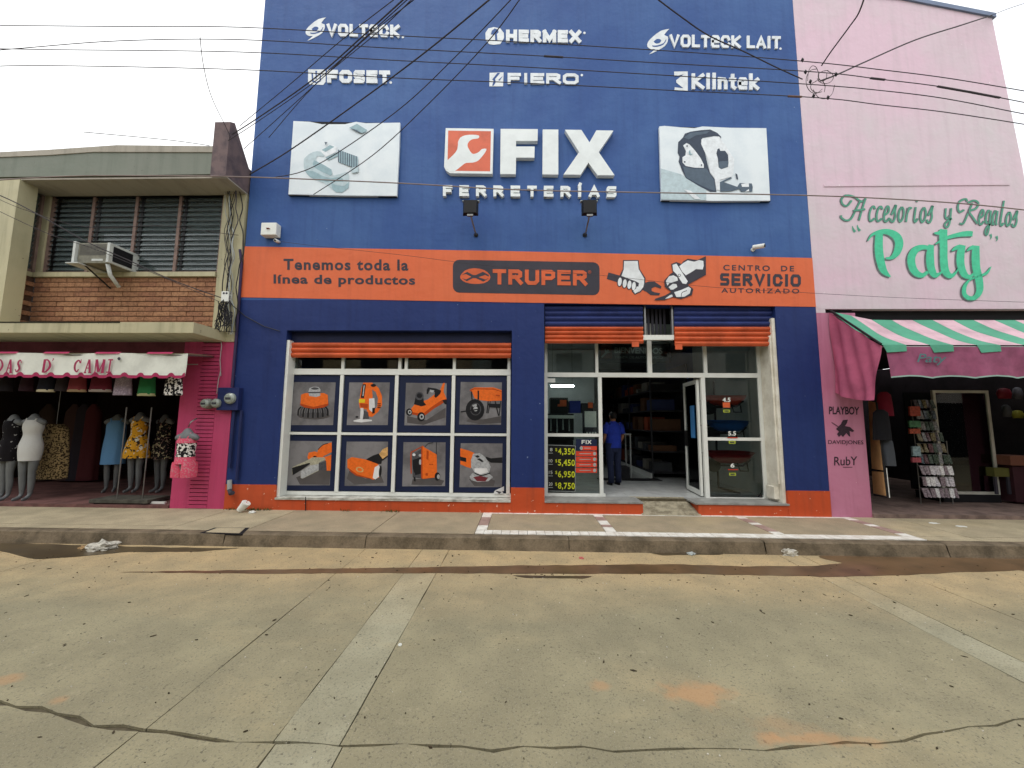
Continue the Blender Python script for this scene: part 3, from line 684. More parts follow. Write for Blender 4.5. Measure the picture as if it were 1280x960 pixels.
brand('white raised letters reading HERMEX at the top centre of the blue wall', 'HERMEX', (632.5, 38.5, 726, 54, .8), .3, [([(75, 110), (120, 98), (180, 110), (212, 150), (214, 195), (180, 250), (120, 256), (80, 250), (50, 210), (48, 150)], B, 1), ([(105, 130), (130, 110), (160, 120), (165, 145), (150, 160), (155, 215), (135, 220), (132, 165), (95, 165)], b_, 0)], c2_, (928, 150, 11))
brand('wide white raised letters reading FIERO beneath the top centre brand', 'FIERO', (634.5, 92.5, 723, 106, .6), .28, [([(85, 505), (210, 500), (205, 625), (83, 625)], B, 0), ([(155, 505), (180, 505), (135, 560), (140, 590), (120, 620), (108, 620), (120, 575), (108, 565)], b_, 0), ([(205, 530), (175, 575), (160, 570)], b_, 0)], c2_, (905, 525, 11))
brand('white raised letters reading VOLTECK LAIT at the top right of the blue wall', 'VOLTeCK LAIT', (836.5, 44.5, 975, 60, 2.2), .22, swirl(.86, -28, 22), c3, (1183, 275, 10))
brand('white raised letters reading Klintek beneath the top right brand', 'Klintek', (864, 93, 948, 112.5, 1), .22, [([(287, 468), (402, 466), (403, 635), (290, 628), (292, 600), (365, 608), (305, 560), (305, 540), (370, 490), (288, 510)], B, 0)], c3)

# orange band print
cb = Crop(750, 310, 4.923, -.008); cb5 = Crop(300, 270, 3.5556, -.008); cb6 = Crop(640, 270, 3.282, -.008)
t = thing('painted_sign', 'two grey lines reading Tenemos toda la línea de productos on the orange band', 'sign', tuple(at(430, 340, 0)))
text('Tenemos toda la', (354.5, 323.5, 510.5, 337.5, 1), -.006, M_dgrey, t, bold=.03, spacing=1.15)
text('línea de productos', (342, 343, 519, 358, 1.5), -.006, M_dgrey, t, bold=.03, spacing=1.1)
t = thing('painted_sign', 'charcoal rounded panel reading TRUPER in orange on the band', 'sign', tuple(at(657, 347, 0)))
A = Art(cb5)
def rrect(u0, v0, u1, v1, r, dv=0):
    out = []
    for cx, cy, a0 in ((u1 - r, v0 + r, -90), (u1 - r, v1 - r, 0), (u0 + r, v1 - r, 90), (u0 + r, v0 + r, 180)):
        for k in range(5): q = rad(a0 + k * 22.5); u = cx + r * math.cos(q); out.append((u, cy + r * math.sin(q) + dv * (u - u0) / (u1 - u0)))
    return out
A.poly(rrect(946, 194, 1598, 340, 28, 12), M_dgrey)
M_op = mat('orange_print', (214, 98, 54), .5)
A.poly([(980, 265), (1000, 242), (1040, 232), (1085, 240), (1110, 262), (1110, 282), (1085, 298), (1040, 302), (1000, 294), (980, 278)], M_op, 2)
A.poly([(985, 262), (1010, 248), (1035, 262), (1048, 262), (1080, 248), (1106, 262), (1106, 270), (1090, 262), (1060, 272), (1090, 282), (1106, 276), (1082, 292), (1048, 276), (1035, 276), (1008, 290), (985, 276), (1004, 282), (1028, 270), (1004, 258)], M_dgrey)
A.build('panel', t)
block('TRUPER', (616, 336.5, 734, 355.5, 1.6), -.0095, M_op, t, t=.25, track=.14)
text('®', (735, 338, 739, 342), -.0095, M_op, t)
t = thing('painted_sign', 'grey words CENTRO DE SERVICIO AUTORIZADO at the right end of the band', 'sign', tuple(at(950, 348, 0)))
text('CENTRO  DE', (904, 331, 992.5, 338, 1.4), -.006, M_dgrey, t, bold=.02, spacing=1.35)
block('SERVICIO', (900, 341.5, 1001, 357, 1.6), -.006, M_dgrey, t, t=.24, track=.2)
text('AUTORIZADO', (901.5, 360, 999, 366, 1), -.006, M_dgrey, t, bold=.015, spacing=1.35)
t = thing('painted_sign', 'painted emblem of two white hands, one holding a spanner, on the orange band', 'sign', tuple(at(820, 345, 0)))
A = Art(cb); D = M_dgrey; Wh = mat('hand_white_print', (226, 230, 232), .5)
A.poly([(142, 74), (238, 74), (244, 128), (280, 185), (278, 238), (250, 272), (214, 288), (196, 268), (200, 250), (125, 225), (130, 175), (120, 170), (140, 130)], D, 1)
A.poly([(148, 80), (232, 80), (238, 130), (272, 188), (270, 236), (246, 266), (216, 280), (204, 266), (226, 240), (222, 212), (132, 172), (146, 132)], Wh, 1)
A.poly([(52, 150), (140, 175), (222, 206), (240, 216), (236, 238), (110, 212), (42, 190)], D)
A.poly([(272, 216), (300, 206), (335, 206), (378, 236), (374, 250), (338, 238), (318, 248), (318, 264), (336, 272), (370, 278), (364, 292), (312, 290), (286, 270), (262, 258)], D, 1)
for u, v in ((122, 208), (152, 218), (181, 226), (208, 234)): A.ell(u, v, 17, 31, D, .12)
for u, v in ((122, 208), (152, 218), (181, 226), (208, 234)): A.ell(u, v, 12, 26, Wh, .12)
A.poly([(206, 262), (222, 250), (238, 236), (250, 246), (236, 268), (216, 281)], Wh, 1)
A.poly([(438, 98), (470, 86), (500, 98), (512, 82), (540, 66), (600, 74), (652, 50), (652, 165), (540, 226), (575, 252), (565, 290), (500, 314), (440, 300), (400, 320), (335, 322), (340, 312), (400, 292), (438, 270), (398, 238), (395, 200), (432, 160), (448, 150)], D)
A.poly([(488, 112), (510, 94), (540, 76), (580, 84), (610, 74), (636, 80), (638, 110), (632, 132), (590, 130), (560, 150), (528, 168), (505, 145)], Wh, 1)
A.poly([(446, 104), (470, 96), (486, 120), (540, 205), (530, 222), (508, 218), (470, 160), (450, 140)], Wh, 1)
A.poly([(405, 204), (425, 174), (452, 168), (475, 180), (480, 200), (450, 210), (425, 218), (415, 232)], Wh, 1)
A.poly([(422, 240), (448, 220), (470, 222), (476, 240), (450, 256), (435, 256)], Wh, 1)
A.poly([(456, 272), (500, 258), (545, 238), (560, 250), (552, 280), (520, 300), (470, 302)], Wh, 1)
A.rib([(500, 300, 3), (505, 275, 4), (535, 262, 4)], D)
A.poly([(400, 312), (430, 290), (444, 286), (448, 300), (420, 310)], Wh, 1)
A.ell(488, 168, 9, 9, D); A.ell(488, 168, 6, 6, Wh)
A.build('hands_emblem', t)
# billboards
M_board = mat('billboard_vinyl', (222, 230, 234), .45, .08, 2, c2=(210, 220, 226)); M_bb = [mat('vinyl_tone_%s' % n, c, .5, .1, 12) for n, c in (('pale', (186, 204, 210)), ('mid', (150, 178, 186)), ('slate', (82, 98, 114)), ('deep', (54, 66, 84)), ('white', (228, 234, 238)))]
def billboard(label, outline, crop, arts):
    t = thing('billboard', label, 'billboard', tuple(crop.p(*outline[-1])))
    bk = [(outline[0][0], outline[0][1] - 2), (outline[-3][0] if 0 else outline[[i for i in range(len(outline)) if outline[i][0] > 1150][0]][0], outline[0][1] + 4)]
    MB().prism([crop.p(u, v, .004) for u, v in outline], (0, .05, 0)).build('board', M_board, t)
    q = [outline[0], max(outline, key=lambda p: p[0] - p[1]), max(outline, key=lambda p: p[0] + p[1]), min(outline, key=lambda p: p[0] - p[1])]
    MB().prism([crop.p(u + du, v + dv_, .03) for (u, v), (du, dv_) in zip(q, ((4, 2), (-4, 6), (2, 10), (0, 10)))], (0, .03, 0)).build('board_shadow_edge', M_dark, t)  # dark sheet peeking out below the board, drawn as its shadow
    A = Art(crop)
    for pts, m, sm in arts: A.poly(pts, m, sm)
    A.build('print', t)
P, Mi, S, Dp, Wt = M_bb
cA = Crop(350, 140, 8, -.07)
art = [([(240, 470), (290, 420), (370, 390), (430, 410), (440, 450), (380, 440), (362, 470), (375, 500), (440, 540), (510, 575), (525, 620), (500, 640), (600, 620), (680, 600), (692, 690), (680, 760), (620, 800), (560, 800), (520, 770), (440, 712), (350, 680), (280, 630), (240, 560)], P, 2),
       ([(250, 590), (330, 590), (430, 640), (520, 660), (600, 650), (640, 690), (600, 700), (500, 700), (400, 690), (300, 650)], Mi, 2), ([(340, 480), (440, 530), (515, 575), (520, 630), (500, 635), (420, 600), (350, 560), (325, 520)], Mi, 0),
       ([(510, 700), (560, 730), (640, 740), (690, 700), (685, 760), (620, 806), (560, 802), (524, 770)], Mi, 1), ([(400, 385), (520, 322), (570, 350), (560, 400), (460, 450), (440, 430)], Wt, 0), ([(416, 380), (500, 330), (545, 348), (455, 400)], Mi, 0), ([(455, 455), (580, 400), (580, 440), (480, 484)], Mi, 0)]
for k in range(9):
    u = 580 + k * 22; v = 375 + k * 8; art.append(([(u, v), (u + 11, v + 4), (u + 11, v + 128), (u, v + 124)], S, 0)); art.append(([(u + 11, v + 4), (u + 22, v + 8), (u + 22, v + 132), (u + 11, v + 128)], Mi, 0))
art += [([(700, 560), (782, 540), (782, 600), (720, 610)], P, 0), ([(690, 158), (770, 118), (874, 182), (820, 212)], Mi, 1), ([(700, 160), (770, 180), (815, 210), (790, 206)], S, 0), ([(445, 300), (475, 302), (455, 330)], S, 0)]
billboard('white vinyl billboard picturing a pale nut and bolt, upper left of the blue wall', [(134, 90), (300, 98), (420, 122), (650, 122), (760, 98), (860, 112), (1200, 106), (1190, 400), (1168, 838), (620, 834), (84, 822)], cA, art)
cB = Crop(815, 150, 8.258, -.07)
art = [([(90, 500), (300, 560), (420, 640), (560, 720), (560, 828), (95, 820)], P, 0), ([(270, 230), (320, 180), (340, 140), (400, 120), (500, 105), (600, 98), (670, 130), (712, 170), (714, 190), (690, 168), (640, 165), (520, 185), (505, 240), (545, 330), (580, 480), (600, 550), (645, 610), (665, 742), (600, 740), (480, 680), (350, 600), (310, 520), (275, 430), (285, 380), (265, 340)], Dp, 1),
       ([(320, 480), (440, 505), (560, 500), (600, 560), (640, 620), (655, 735), (560, 700), (440, 640), (350, 590)], S, 1), ([(330, 180), (400, 130), (520, 120), (600, 112), (560, 140), (450, 160), (380, 200)], S, 1),
       ([(322, 262), (355, 238), (385, 250), (440, 310), (500, 390), (535, 460), (535, 494), (440, 492), (350, 475), (316, 440), (314, 385), (345, 365), (350, 320)], Wt, 1),
       ([(510, 200), (640, 168), (695, 172), (760, 260), (850, 400), (840, 560), (820, 585), (700, 618), (700, 722), (665, 722), (650, 610), (600, 540), (575, 400), (540, 320), (508, 250)], Wt, 1), ([(676, 300), (695, 292), (705, 318), (755, 318), (785, 360), (790, 440), (785, 485), (715, 508), (688, 490), (680, 400), (664, 345)], Dp, 1), ([(690, 430), (786, 420), (784, 482), (716, 504), (692, 488)], S, 1),
       ([(700, 640), (810, 590), (828, 600), (740, 640), (880, 690), (905, 650), (1030, 655), (1040, 690), (1035, 740), (920, 740), (900, 712), (820, 735), (705, 740)], S, 0), ([(920, 660), (1000, 650), (1000, 690), (930, 690)], Wt, 1), ([(860, 550), (880, 560), (890, 612), (875, 612)], Dp, 0), ([(960, 740), (1000, 712), (1003, 735)], Wt, 0),
       ([(330, 715), (400, 730), (500, 815), (440, 815)], Wt, 0), ([(355, 262), (368, 260), (368, 275), (356, 276)], Dp, 0), ([(505, 458), (518, 456), (518, 470), (506, 472)], Dp, 0), ([(330, 425), (345, 425), (345, 440), (332, 440)], Dp, 0), ([(380, 320), (395, 310), (400, 345), (425, 350), (400, 362), (382, 350)], Mi, 0)]
billboard('white vinyl billboard picturing a dark welding helmet, upper right of the blue wall', [(76, 66), (130, 60), (300, 76), (440, 84), (520, 66), (800, 80), (1180, 84), (1200, 450), (1220, 832), (640, 834), (98, 824)], cB, art)
# floodlights below the FERRETERIAS letters
for i, (hx_, hy, ax_, ay_) in enumerate(((588, 259, 595, 294), (737, 259, 731, 294))):
    base = at(ax_, ay_, 0); head = at(hx_, 268, -.42)
    t = thing('floodlight', 'black floodlight on a bent arm, %s of the two below the letters' % ('left' if i == 0 else 'right'), 'floodlight', tuple(base), 'floodlights under the sign')
    MB().tube([base, base + Vector((0, -.12, .0)), base + (head - base) * .7 + Vector((0, -.05, 0)), head], .014, 8).build('arm', M_steel, t)
    MB().cyl(base, .04, (0, -.015, 0), 12).build('wall_plate', M_blackm, t)
    hb = MB(); c_ = at(hx_, hy, -.44); r_ = .13
    hb.add([c_ + Vector(p) for p in ((-r_, .04, -r_), (r_, .04, -r_), (r_, .04, r_), (-r_, .04, r_), (-r_ * .8, -.03, -r_ * .85), (r_ * .8, -.03, -r_ * .85), (r_ * .8, -.03, r_ * .85), (-r_ * .8, -.03, r_ * .85))], [(0, 1, 2, 3), (7, 6, 5, 4), (0, 4, 5, 1), (1, 5, 6, 2), (2, 6, 7, 3), (3, 7, 4, 0)])
    hb.build('lamp_housing', M_blackm, t)
    box('visor', M_lgrey, c_.x - r_ - .015, c_.x + r_ + .015, c_.y + .03, c_.y + .1, c_.z + r_, c_.z + r_ + .012, t)
    box('bracket', M_steel, c_.x - .05, c_.x + .05, c_.y - .02, c_.y + .02, c_.z - r_ - .03, c_.z - r_, t)
# cameras and boxes
c_ = at(342, 291, 0); t = thing('alarm_box', 'white square siren box with a red lamp at the left end of the blue wall', 'alarm box', tuple(c_))
box('housing', M_white, c_.x - .14, c_.x + .14, -.14, -.005, c_.z - .11, c_.z + .12, t, bevel=.012); MB().loft([(c_ + Vector((-.0, -.14, .0)), .035, .02), (c_ + Vector((0, -.16, .004)), .03, .014)], 12).build('red_lamp', mat('red_lamp_plastic', (130, 40, 34), .4), t)
c_ = at(349, 302, 0); t = thing('security_camera', 'small white dome camera right under the siren box', 'camera', tuple(c_))
MB().cyl(c_ + Vector((0, 0, -.01)), .028, (0, -.11, -.02), 12).build('body', M_white, t, True); MB().cyl(c_ + Vector((0, -.11, -.03)), .018, (0, -.01, -.002), 12).build('lens', M_black, t)
c_ = at(945, 311, 0); t = thing('security_camera', 'white bullet camera above the right end of the orange band', 'camera', tuple(c_))
MB().cyl(c_ + Vector((-.06, 0, -.02)), .035, (0, -.02, 0), 12).build('mount', M_white, t); MB().tube([c_ + Vector((-.06, -.02, -.02)), c_ + Vector((-.04, -.06, 0))], .015).build('arm', M_white, t)
MB().tube([c_ + Vector((-.07, -.03, .01)), c_ + Vector((.05, -.15, -.015))], .038, 12).build('body', M_white, t); MB().cyl(c_ + Vector((.05, -.15, -.015)), .026, (.006, -.007, 0), 12).build('lens', M_black, t)

# ================================================================== DISPLAY WINDOW POSTERS
M_navy = mat('poster_navy', (18, 30, 62), .6, .1, 3); M_pgrey = mat('poster_grey', (126, 124, 126), .35, .3, 2, c2=(96, 94, 96))
Or = mat('poster_orange', (232, 108, 36), .4, .1, 20); Od = mat('poster_dark_orange', (178, 70, 22), .4, .1, 20); Bk = mat('poster_black', (26, 26, 30), .4); Gy = mat('poster_silver', (176, 178, 180), .4, .2, 25); Gd = mat('poster_steel', (78, 78, 82), .4, .2, 30); Wp = mat('poster_white', (222, 222, 222), .4); Ye = mat('poster_yellow', (230, 200, 40), .4); Wood = mat('poster_wood', (216, 170, 108), .4, .2, 20); Shd = mat('poster_shadow_print', (84, 80, 80), .45)
q6 = Crop(350, 465, 6, GY - .012); q7 = Crop(490, 465, 5.82, GY - .012)
def poster(i, crop, inner, fn, label):
    x0, x1, z0, z1 = CELL[i]
    t = thing('window_poster', label, 'poster', ((x0 + x1) / 2, GY + .014, z0), 'tool posters filling the display window panes')
    box('navy_border', M_navy, x0 + .012, x1 - .012, GY + .010, GY + .016, z0 + .012, z1 - .012, t)
    c = Crop(crop.x0, crop.y0, crop.k, GY + .0095); A = Art(c, .0004); A.poly(inner, M_pgrey); fn(A); A.build('printed_picture', t)
def brush(A):
    A.ell(255, 330, 120, 26, Shd)
    for k in range(13):
        u = 140 + k * 18; dy = -18 * ((k - 6) / 6) ** 2
        A.rib([(160 + k * 15, 262, 9), (u, 300 + dy, 12), (u - 2 + (k - 6) * .5, 345 + dy, 13)], Gd if k % 2 else Bk, sm=3)
    A.poly([(158, 170), (190, 158), (330, 158), (358, 172), (362, 245), (330, 265), (250, 275), (185, 265), (152, 245)], Or, 1); A.poly([(152, 236), (250, 262), (362, 236), (362, 248), (330, 266), (250, 276), (185, 266), (152, 248)], Od)
    A.poly([(222, 120), (250, 110), (290, 112), (303, 130), (302, 178), (270, 188), (220, 180), (212, 150)], Gy); A.ell(262, 124, 28, 9, Gd); A.poly([(212, 150), (300, 148), (303, 158), (214, 160)], Gd)
def jigsaw(A):
    A.poly([(552, 362), (610, 350), (688, 358), (690, 368), (610, 378), (552, 372)], Wp); A.ell(577, 337, 12, 7, Bk)
    A.poly([(625, 80), (690, 80), (740, 120), (765, 180), (765, 250), (735, 300), (690, 338), (660, 330), (650, 280), (600, 275), (592, 232), (600, 190), (610, 120)], Or, 1)
    A.poly([(690, 130), (718, 150), (735, 200), (728, 262), (700, 290), (690, 250), (695, 180)], M_pgrey, 1)
    A.poly([(620, 92), (645, 92), (630, 195), (606, 195)], Bk); A.poly([(628, 100), (636, 100), (626, 180), (618, 180)], Gy)
    A.poly([(592, 203), (638, 205), (636, 230), (592, 230)], Ye); A.poly([(668, 200), (708, 196), (712, 262), (690, 300), (668, 280)], Wp); A.poly([(604, 270), (625, 270), (630, 350), (600, 350)], Wp)
    A.poly([(630, 290), (660, 300), (668, 350), (620, 355)], Gd); A.ell(700, 100, 20, 11, Bk); A.poly([(692, 270), (712, 268), (710, 308), (692, 312)], Bk)
    for v in (240, 255, 268): A.poly([(730, v - 4), (755, v - 6), (755, v), (730, v + 2)], Bk)
    A.poly([(600, 235), (660, 240), (655, 270), (605, 262)], Od)
def pliers(A):
    A.poly([(120, 790), (300, 720), (380, 740), (370, 845), (150, 845)], Shd, 1)
    A.poly([(285, 580), (320, 545), (388, 528), (388, 600), (310, 640), (300, 650), (280, 610)], Or); A.poly([(205, 640), (215, 605), (260, 595), (300, 610), (330, 640), (385, 620), (380, 740), (350, 740), (345, 665), (300, 650), (250, 640), (215, 660)], Or)
    A.rib([(285, 582, 5), (320, 548, 5), (360, 535, 5)], Bk)
    A.poly([(90, 715), (210, 660), (240, 640), (330, 640), (345, 655), (290, 680), (290, 740), (170, 800), (155, 795), (155, 745), (225, 700), (225, 680), (105, 730), (90, 770)], mat('poster_pale_steel', (176, 172, 150), .4, .2, 30))
    A.poly([(90, 718), (222, 680), (225, 690), (160, 735), (95, 775)], Bk); A.poly([(155, 745), (230, 700), (290, 690), (290, 735), (170, 798), (157, 795)], Gy)
    A.poly([(290, 685), (345, 665), (350, 735), (292, 735)], Gd); A.ell(262, 634, 14, 5, Bk)
def hammer(A):
    A.poly([(520, 740), (640, 800), (760, 780), (780, 830), (560, 845), (500, 800)], Shd, 1)
    A.poly([(735, 625), (770, 580), (808, 562), (808, 625), (765, 655)], Wood); A.poly([(645, 655), (700, 625), (740, 612), (768, 650), (760, 690), (700, 690)], Bk); A.poly([(765, 655), (808, 625), (808, 636), (768, 668)], Bk)
    A.poly([(505, 655), (540, 638), (640, 655), (735, 690), (755, 740), (745, 790), (700, 808), (650, 790), (580, 770), (540, 742), (505, 720)], Or, 1)
    A.poly([(710, 715), (740, 698), (758, 735), (750, 780), (715, 806), (695, 795)], Wp, 1); A.ell(752, 745, 10, 45, Bk, .1); A.poly([(505, 715), (545, 742), (580, 768), (690, 800), (650, 796), (570, 778), (530, 748)], Od)
    A.ell(598, 732, 30, 20, Wood, .3); A.ell(598, 732, 18, 12, Or, .3)
def jack(A):
    A.poly([(110, 320), (250, 350), (390, 260), (390, 330), (230, 385), (110, 370)], Shd, 1)
    A.poly([(140, 265), (170, 230), (260, 200), (300, 170), (350, 130), (372, 80), (385, 80), (375, 140), (398, 200), (360, 215), (300, 262), (230, 320), (190, 318), (135, 300)], Or); A.poly([(140, 290), (190, 300), (230, 300), (300, 245), (360, 205), (398, 195), (398, 210), (300, 270), (230, 325), (185, 318), (135, 305)], Od)
    A.poly([(160, 235), (175, 165), (225, 160), (232, 220), (250, 240), (215, 250)], Bk); A.ell(200, 175, 30, 30, Gd); A.ell(200, 172, 20, 18, Bk)
    A.poly([(252, 130), (262, 112), (320, 120), (358, 135), (350, 160), (320, 188), (308, 180), (312, 145), (270, 138), (262, 160), (252, 160)], Bk); A.poly([(275, 128), (308, 134), (300, 150), (275, 146)], Gy)
    for u, v, r in ((125, 292, 27), (212, 325, 33)): A.ell(u, v, r * .85, r, Bk); A.ell(u + 4, v, r * .5, r * .6, Gy); A.ell(u + 4, v, r * .25, r * .3, Bk)
    A.poly([(365, 205), (398, 200), (396, 235), (385, 235)], Bk)
def barrow(A):
    A.poly([(560, 340), (660, 345), (793, 320), (793, 370), (640, 380), (540, 360)], Shd, 1)
    A.poly([(565, 130), (600, 112), (740, 112), (798, 132), (798, 208), (700, 212), (640, 205), (600, 190), (585, 150)], Or, 0); A.poly([(565, 130), (600, 118), (740, 120), (798, 140), (798, 146), (740, 128), (600, 126), (570, 140)], Od)
    A.ell(604, 275, 68, 78, Bk); A.ell(608, 270, 40, 46, Gd); A.ell(608, 270, 34, 40, Bk); A.ell(608, 268, 16, 18, Gy); A.rib([(500, 290, 9), (600, 275, 9), (640, 268, 7)], Bk); A.poly([(585, 240), (615, 232), (618, 246), (588, 254)], Gy)
    for pts in ([(578, 140, 8), (582, 200, 8)], [(628, 135, 11), (628, 200, 11)], [(700, 212, 8), (690, 300, 8)], [(715, 212, 6), (700, 300, 6)], [(750, 212, 8), (775, 318, 8)], [(790, 212, 6), (780, 318, 6)]): A.rib(pts, Bk, sm=0)
    A.poly([(700, 230), (785, 232), (785, 262), (705, 256)], Bk); A.poly([(755, 164), (785, 168), (785, 176), (755, 172)], Od)
def welder(A):
    A.poly([(150, 780), (300, 770), (380, 790), (360, 825), (140, 820)], Shd, 1)
    A.rib([(225, 540, 7), (150, 580, 8), (138, 600, 9), (140, 740, 9)], Od, sm=2)
    A.poly([(148, 600), (215, 560), (215, 775), (150, 765)], Gd); A.poly([(150, 640), (210, 620), (210, 740), (170, 750), (150, 700)], Bk, 1); A.ell(160, 602, 11, 10, Wp); A.ell(205, 606, 12, 10, Gy); A.ell(205, 655, 9, 20, Gy)
    A.poly([(222, 535), (235, 548), (325, 600), (328, 765), (225, 778), (212, 770)], Or); A.poly([(212, 545), (222, 535), (222, 778), (212, 770)], Od)
    A.poly([(252, 570), (268, 578), (264, 640), (250, 632)], Od); A.poly([(245, 735), (262, 735), (260, 755), (243, 752)], Od); A.poly([(270, 668), (300, 670), (300, 676), (270, 674)], Od)
    A.rib([(323, 512, 4), (323, 600, 4)], Bk, sm=0); A.rib([(240, 545, 4), (262, 522, 4), (300, 514, 4)], Bk)
    A.ell(330, 760, 20, 30, Bk); A.ell(338, 762, 10, 17, Gy); A.poly([(155, 760), (170, 765), (172, 795), (160, 792)], Bk)
def grinder(A):
    A.poly([(560, 780), (680, 760), (750, 790), (740, 830), (600, 830)], Shd, 1)
    A.poly([(497, 555), (560, 572), (598, 588), (600, 640), (572, 700), (540, 690), (497, 672)], Or); A.poly([(497, 615), (540, 625), (540, 655), (497, 645)], Bk)
    A.poly([(680, 615), (720, 628), (802, 620), (802, 662), (720, 660), (690, 640)], Bk)
    A.poly([(565, 760), (585, 735), (700, 735), (735, 765), (700, 795), (620, 800), (575, 785)], Gy, 1); A.poly([(590, 765), (640, 755), (700, 768), (680, 795), (620, 795)], mat('poster_maroon', (112, 44, 52), .4), 1)
    A.poly([(575, 640), (590, 595), (640, 590), (672, 615), (700, 650), (718, 690), (705, 735), (650, 755), (600, 730), (575, 690)], Gy, 1); A.poly([(600, 610), (625, 605), (640, 618), (620, 625)], Bk); A.poly([(615, 632), (640, 628), (668, 650), (655, 656)], Bk)
    A.poly([(600, 700), (690, 700), (700, 728), (640, 745), (600, 725)], Wp, 1); A.rib([(600, 735, 8), (650, 752, 8), (715, 735, 8)], Bk)
poster(0, q6, [(104, 75), (418, 78), (398, 398), (84, 398)], brush, 'poster of an orange wire cup brush, top left pane')
poster(1, q6, [(520, 78), (824, 78), (808, 398), (500, 398)], jigsaw, 'poster of an orange jigsaw, second pane of the top row')
poster(4, q6, [(68, 516), (390, 520), (374, 850), (52, 850)], pliers, 'poster of slip-joint pliers with orange grips, bottom left pane')
poster(5, q6, [(500, 522), (810, 522), (802, 854), (484, 854)], hammer, 'poster of an orange sledgehammer head, second pane of the bottom row')
poster(2, q7, [(102, 78), (398, 82), (392, 388), (90, 388)], jack, 'poster of an orange trolley jack, third pane of the top row')
poster(3, q7, [(500, 72), (800, 76), (793, 384), (488, 382)], barrow, 'poster of an orange wheelbarrow, top right pane')
poster(6, q7, [(84, 510), (390, 512), (386, 830), (74, 832)], welder, 'poster of an orange wheeled generator, third pane of the bottom row')
poster(7, q7, [(500, 518), (804, 520), (800, 838), (490, 838)], grinder, 'poster of an angle grinder, bottom right pane')
pc_ = Crop(490, 465, 5.82, GY - .02); A = Art(pc_); A.poly([(738, 885), (748, 862), (815, 832), (814, 865), (800, 870), (815, 886)], Wp); A.poly([(748, 862), (800, 872), (780, 886)], Gd); o = A.build('torn_sticker'); tag(o, 'torn white sticker in the bottom right corner of the poster window', 'sticker')
# ================================================================== LEFT BUILDING (cream storey over the pink dress shop)
lb = thing('corner_building', 'two-storey building with cream upper floor, roman brick panel and hot pink ground floor', 'building', (-8.5, 0, 0))
LX = -12.5; LE = XL - .01
ZSF = 5.6                                            # soffit height
def ztop_l(x): return 6.16 if x > -7 else 6.16 + (x + 7) * .06
mb = MB()
mb.prism([(LX, -.5, 5.63), (-5.3, -.5, 5.66), (-5.3, -.5, 6.08), (-7.4, -.5, 6.12), (-8.2, -.5, 6.06), (LX, -.5, 5.86)], (0, 4, 0))
mb.build('roof_slab', M_fasc, lb)
mb = MB(); mb.prism([(LX, -.515, 5.9), (-8.2, -.515, 6.03), (-7.4, -.515, 6.08), (-5.3, -.515, 6.05), (-5.3, -.515, 6.16), (-7.0, -.515, 6.2), (-8.2, -.515, 6.13), (LX, -.515, 5.96)], (0, .4, 0)); mb.build('coping', M_soff, lb)
box('soffit', M_soff, LX, LE - .02, -.48, .1, ZSF, 5.63, lb)
wp = [at(265, 150, -.5), at(275, 151, -.5), at(291, 166, -.3), at(306, 184, -.06), at(308, 222, -.02), at(285, 226, -.4), at(263, 196, -.5)]
MB().prism([(-5.3, -.52, 5.62), (-5.3, -.52, 6.6), (-5.3, -.42, 6.66), (-5.3, -.2, 6.35), (-5.3, -.02, 6.1), (-5.3, 3.0, 6.0), (-5.3, 3.0, 5.62)], (.27, 0, 0)).build('parapet_wing', mat('brown_grey_render', (112, 96, 96), .9, .25, 4, bump=.3, c2=(86, 76, 80)), lb)
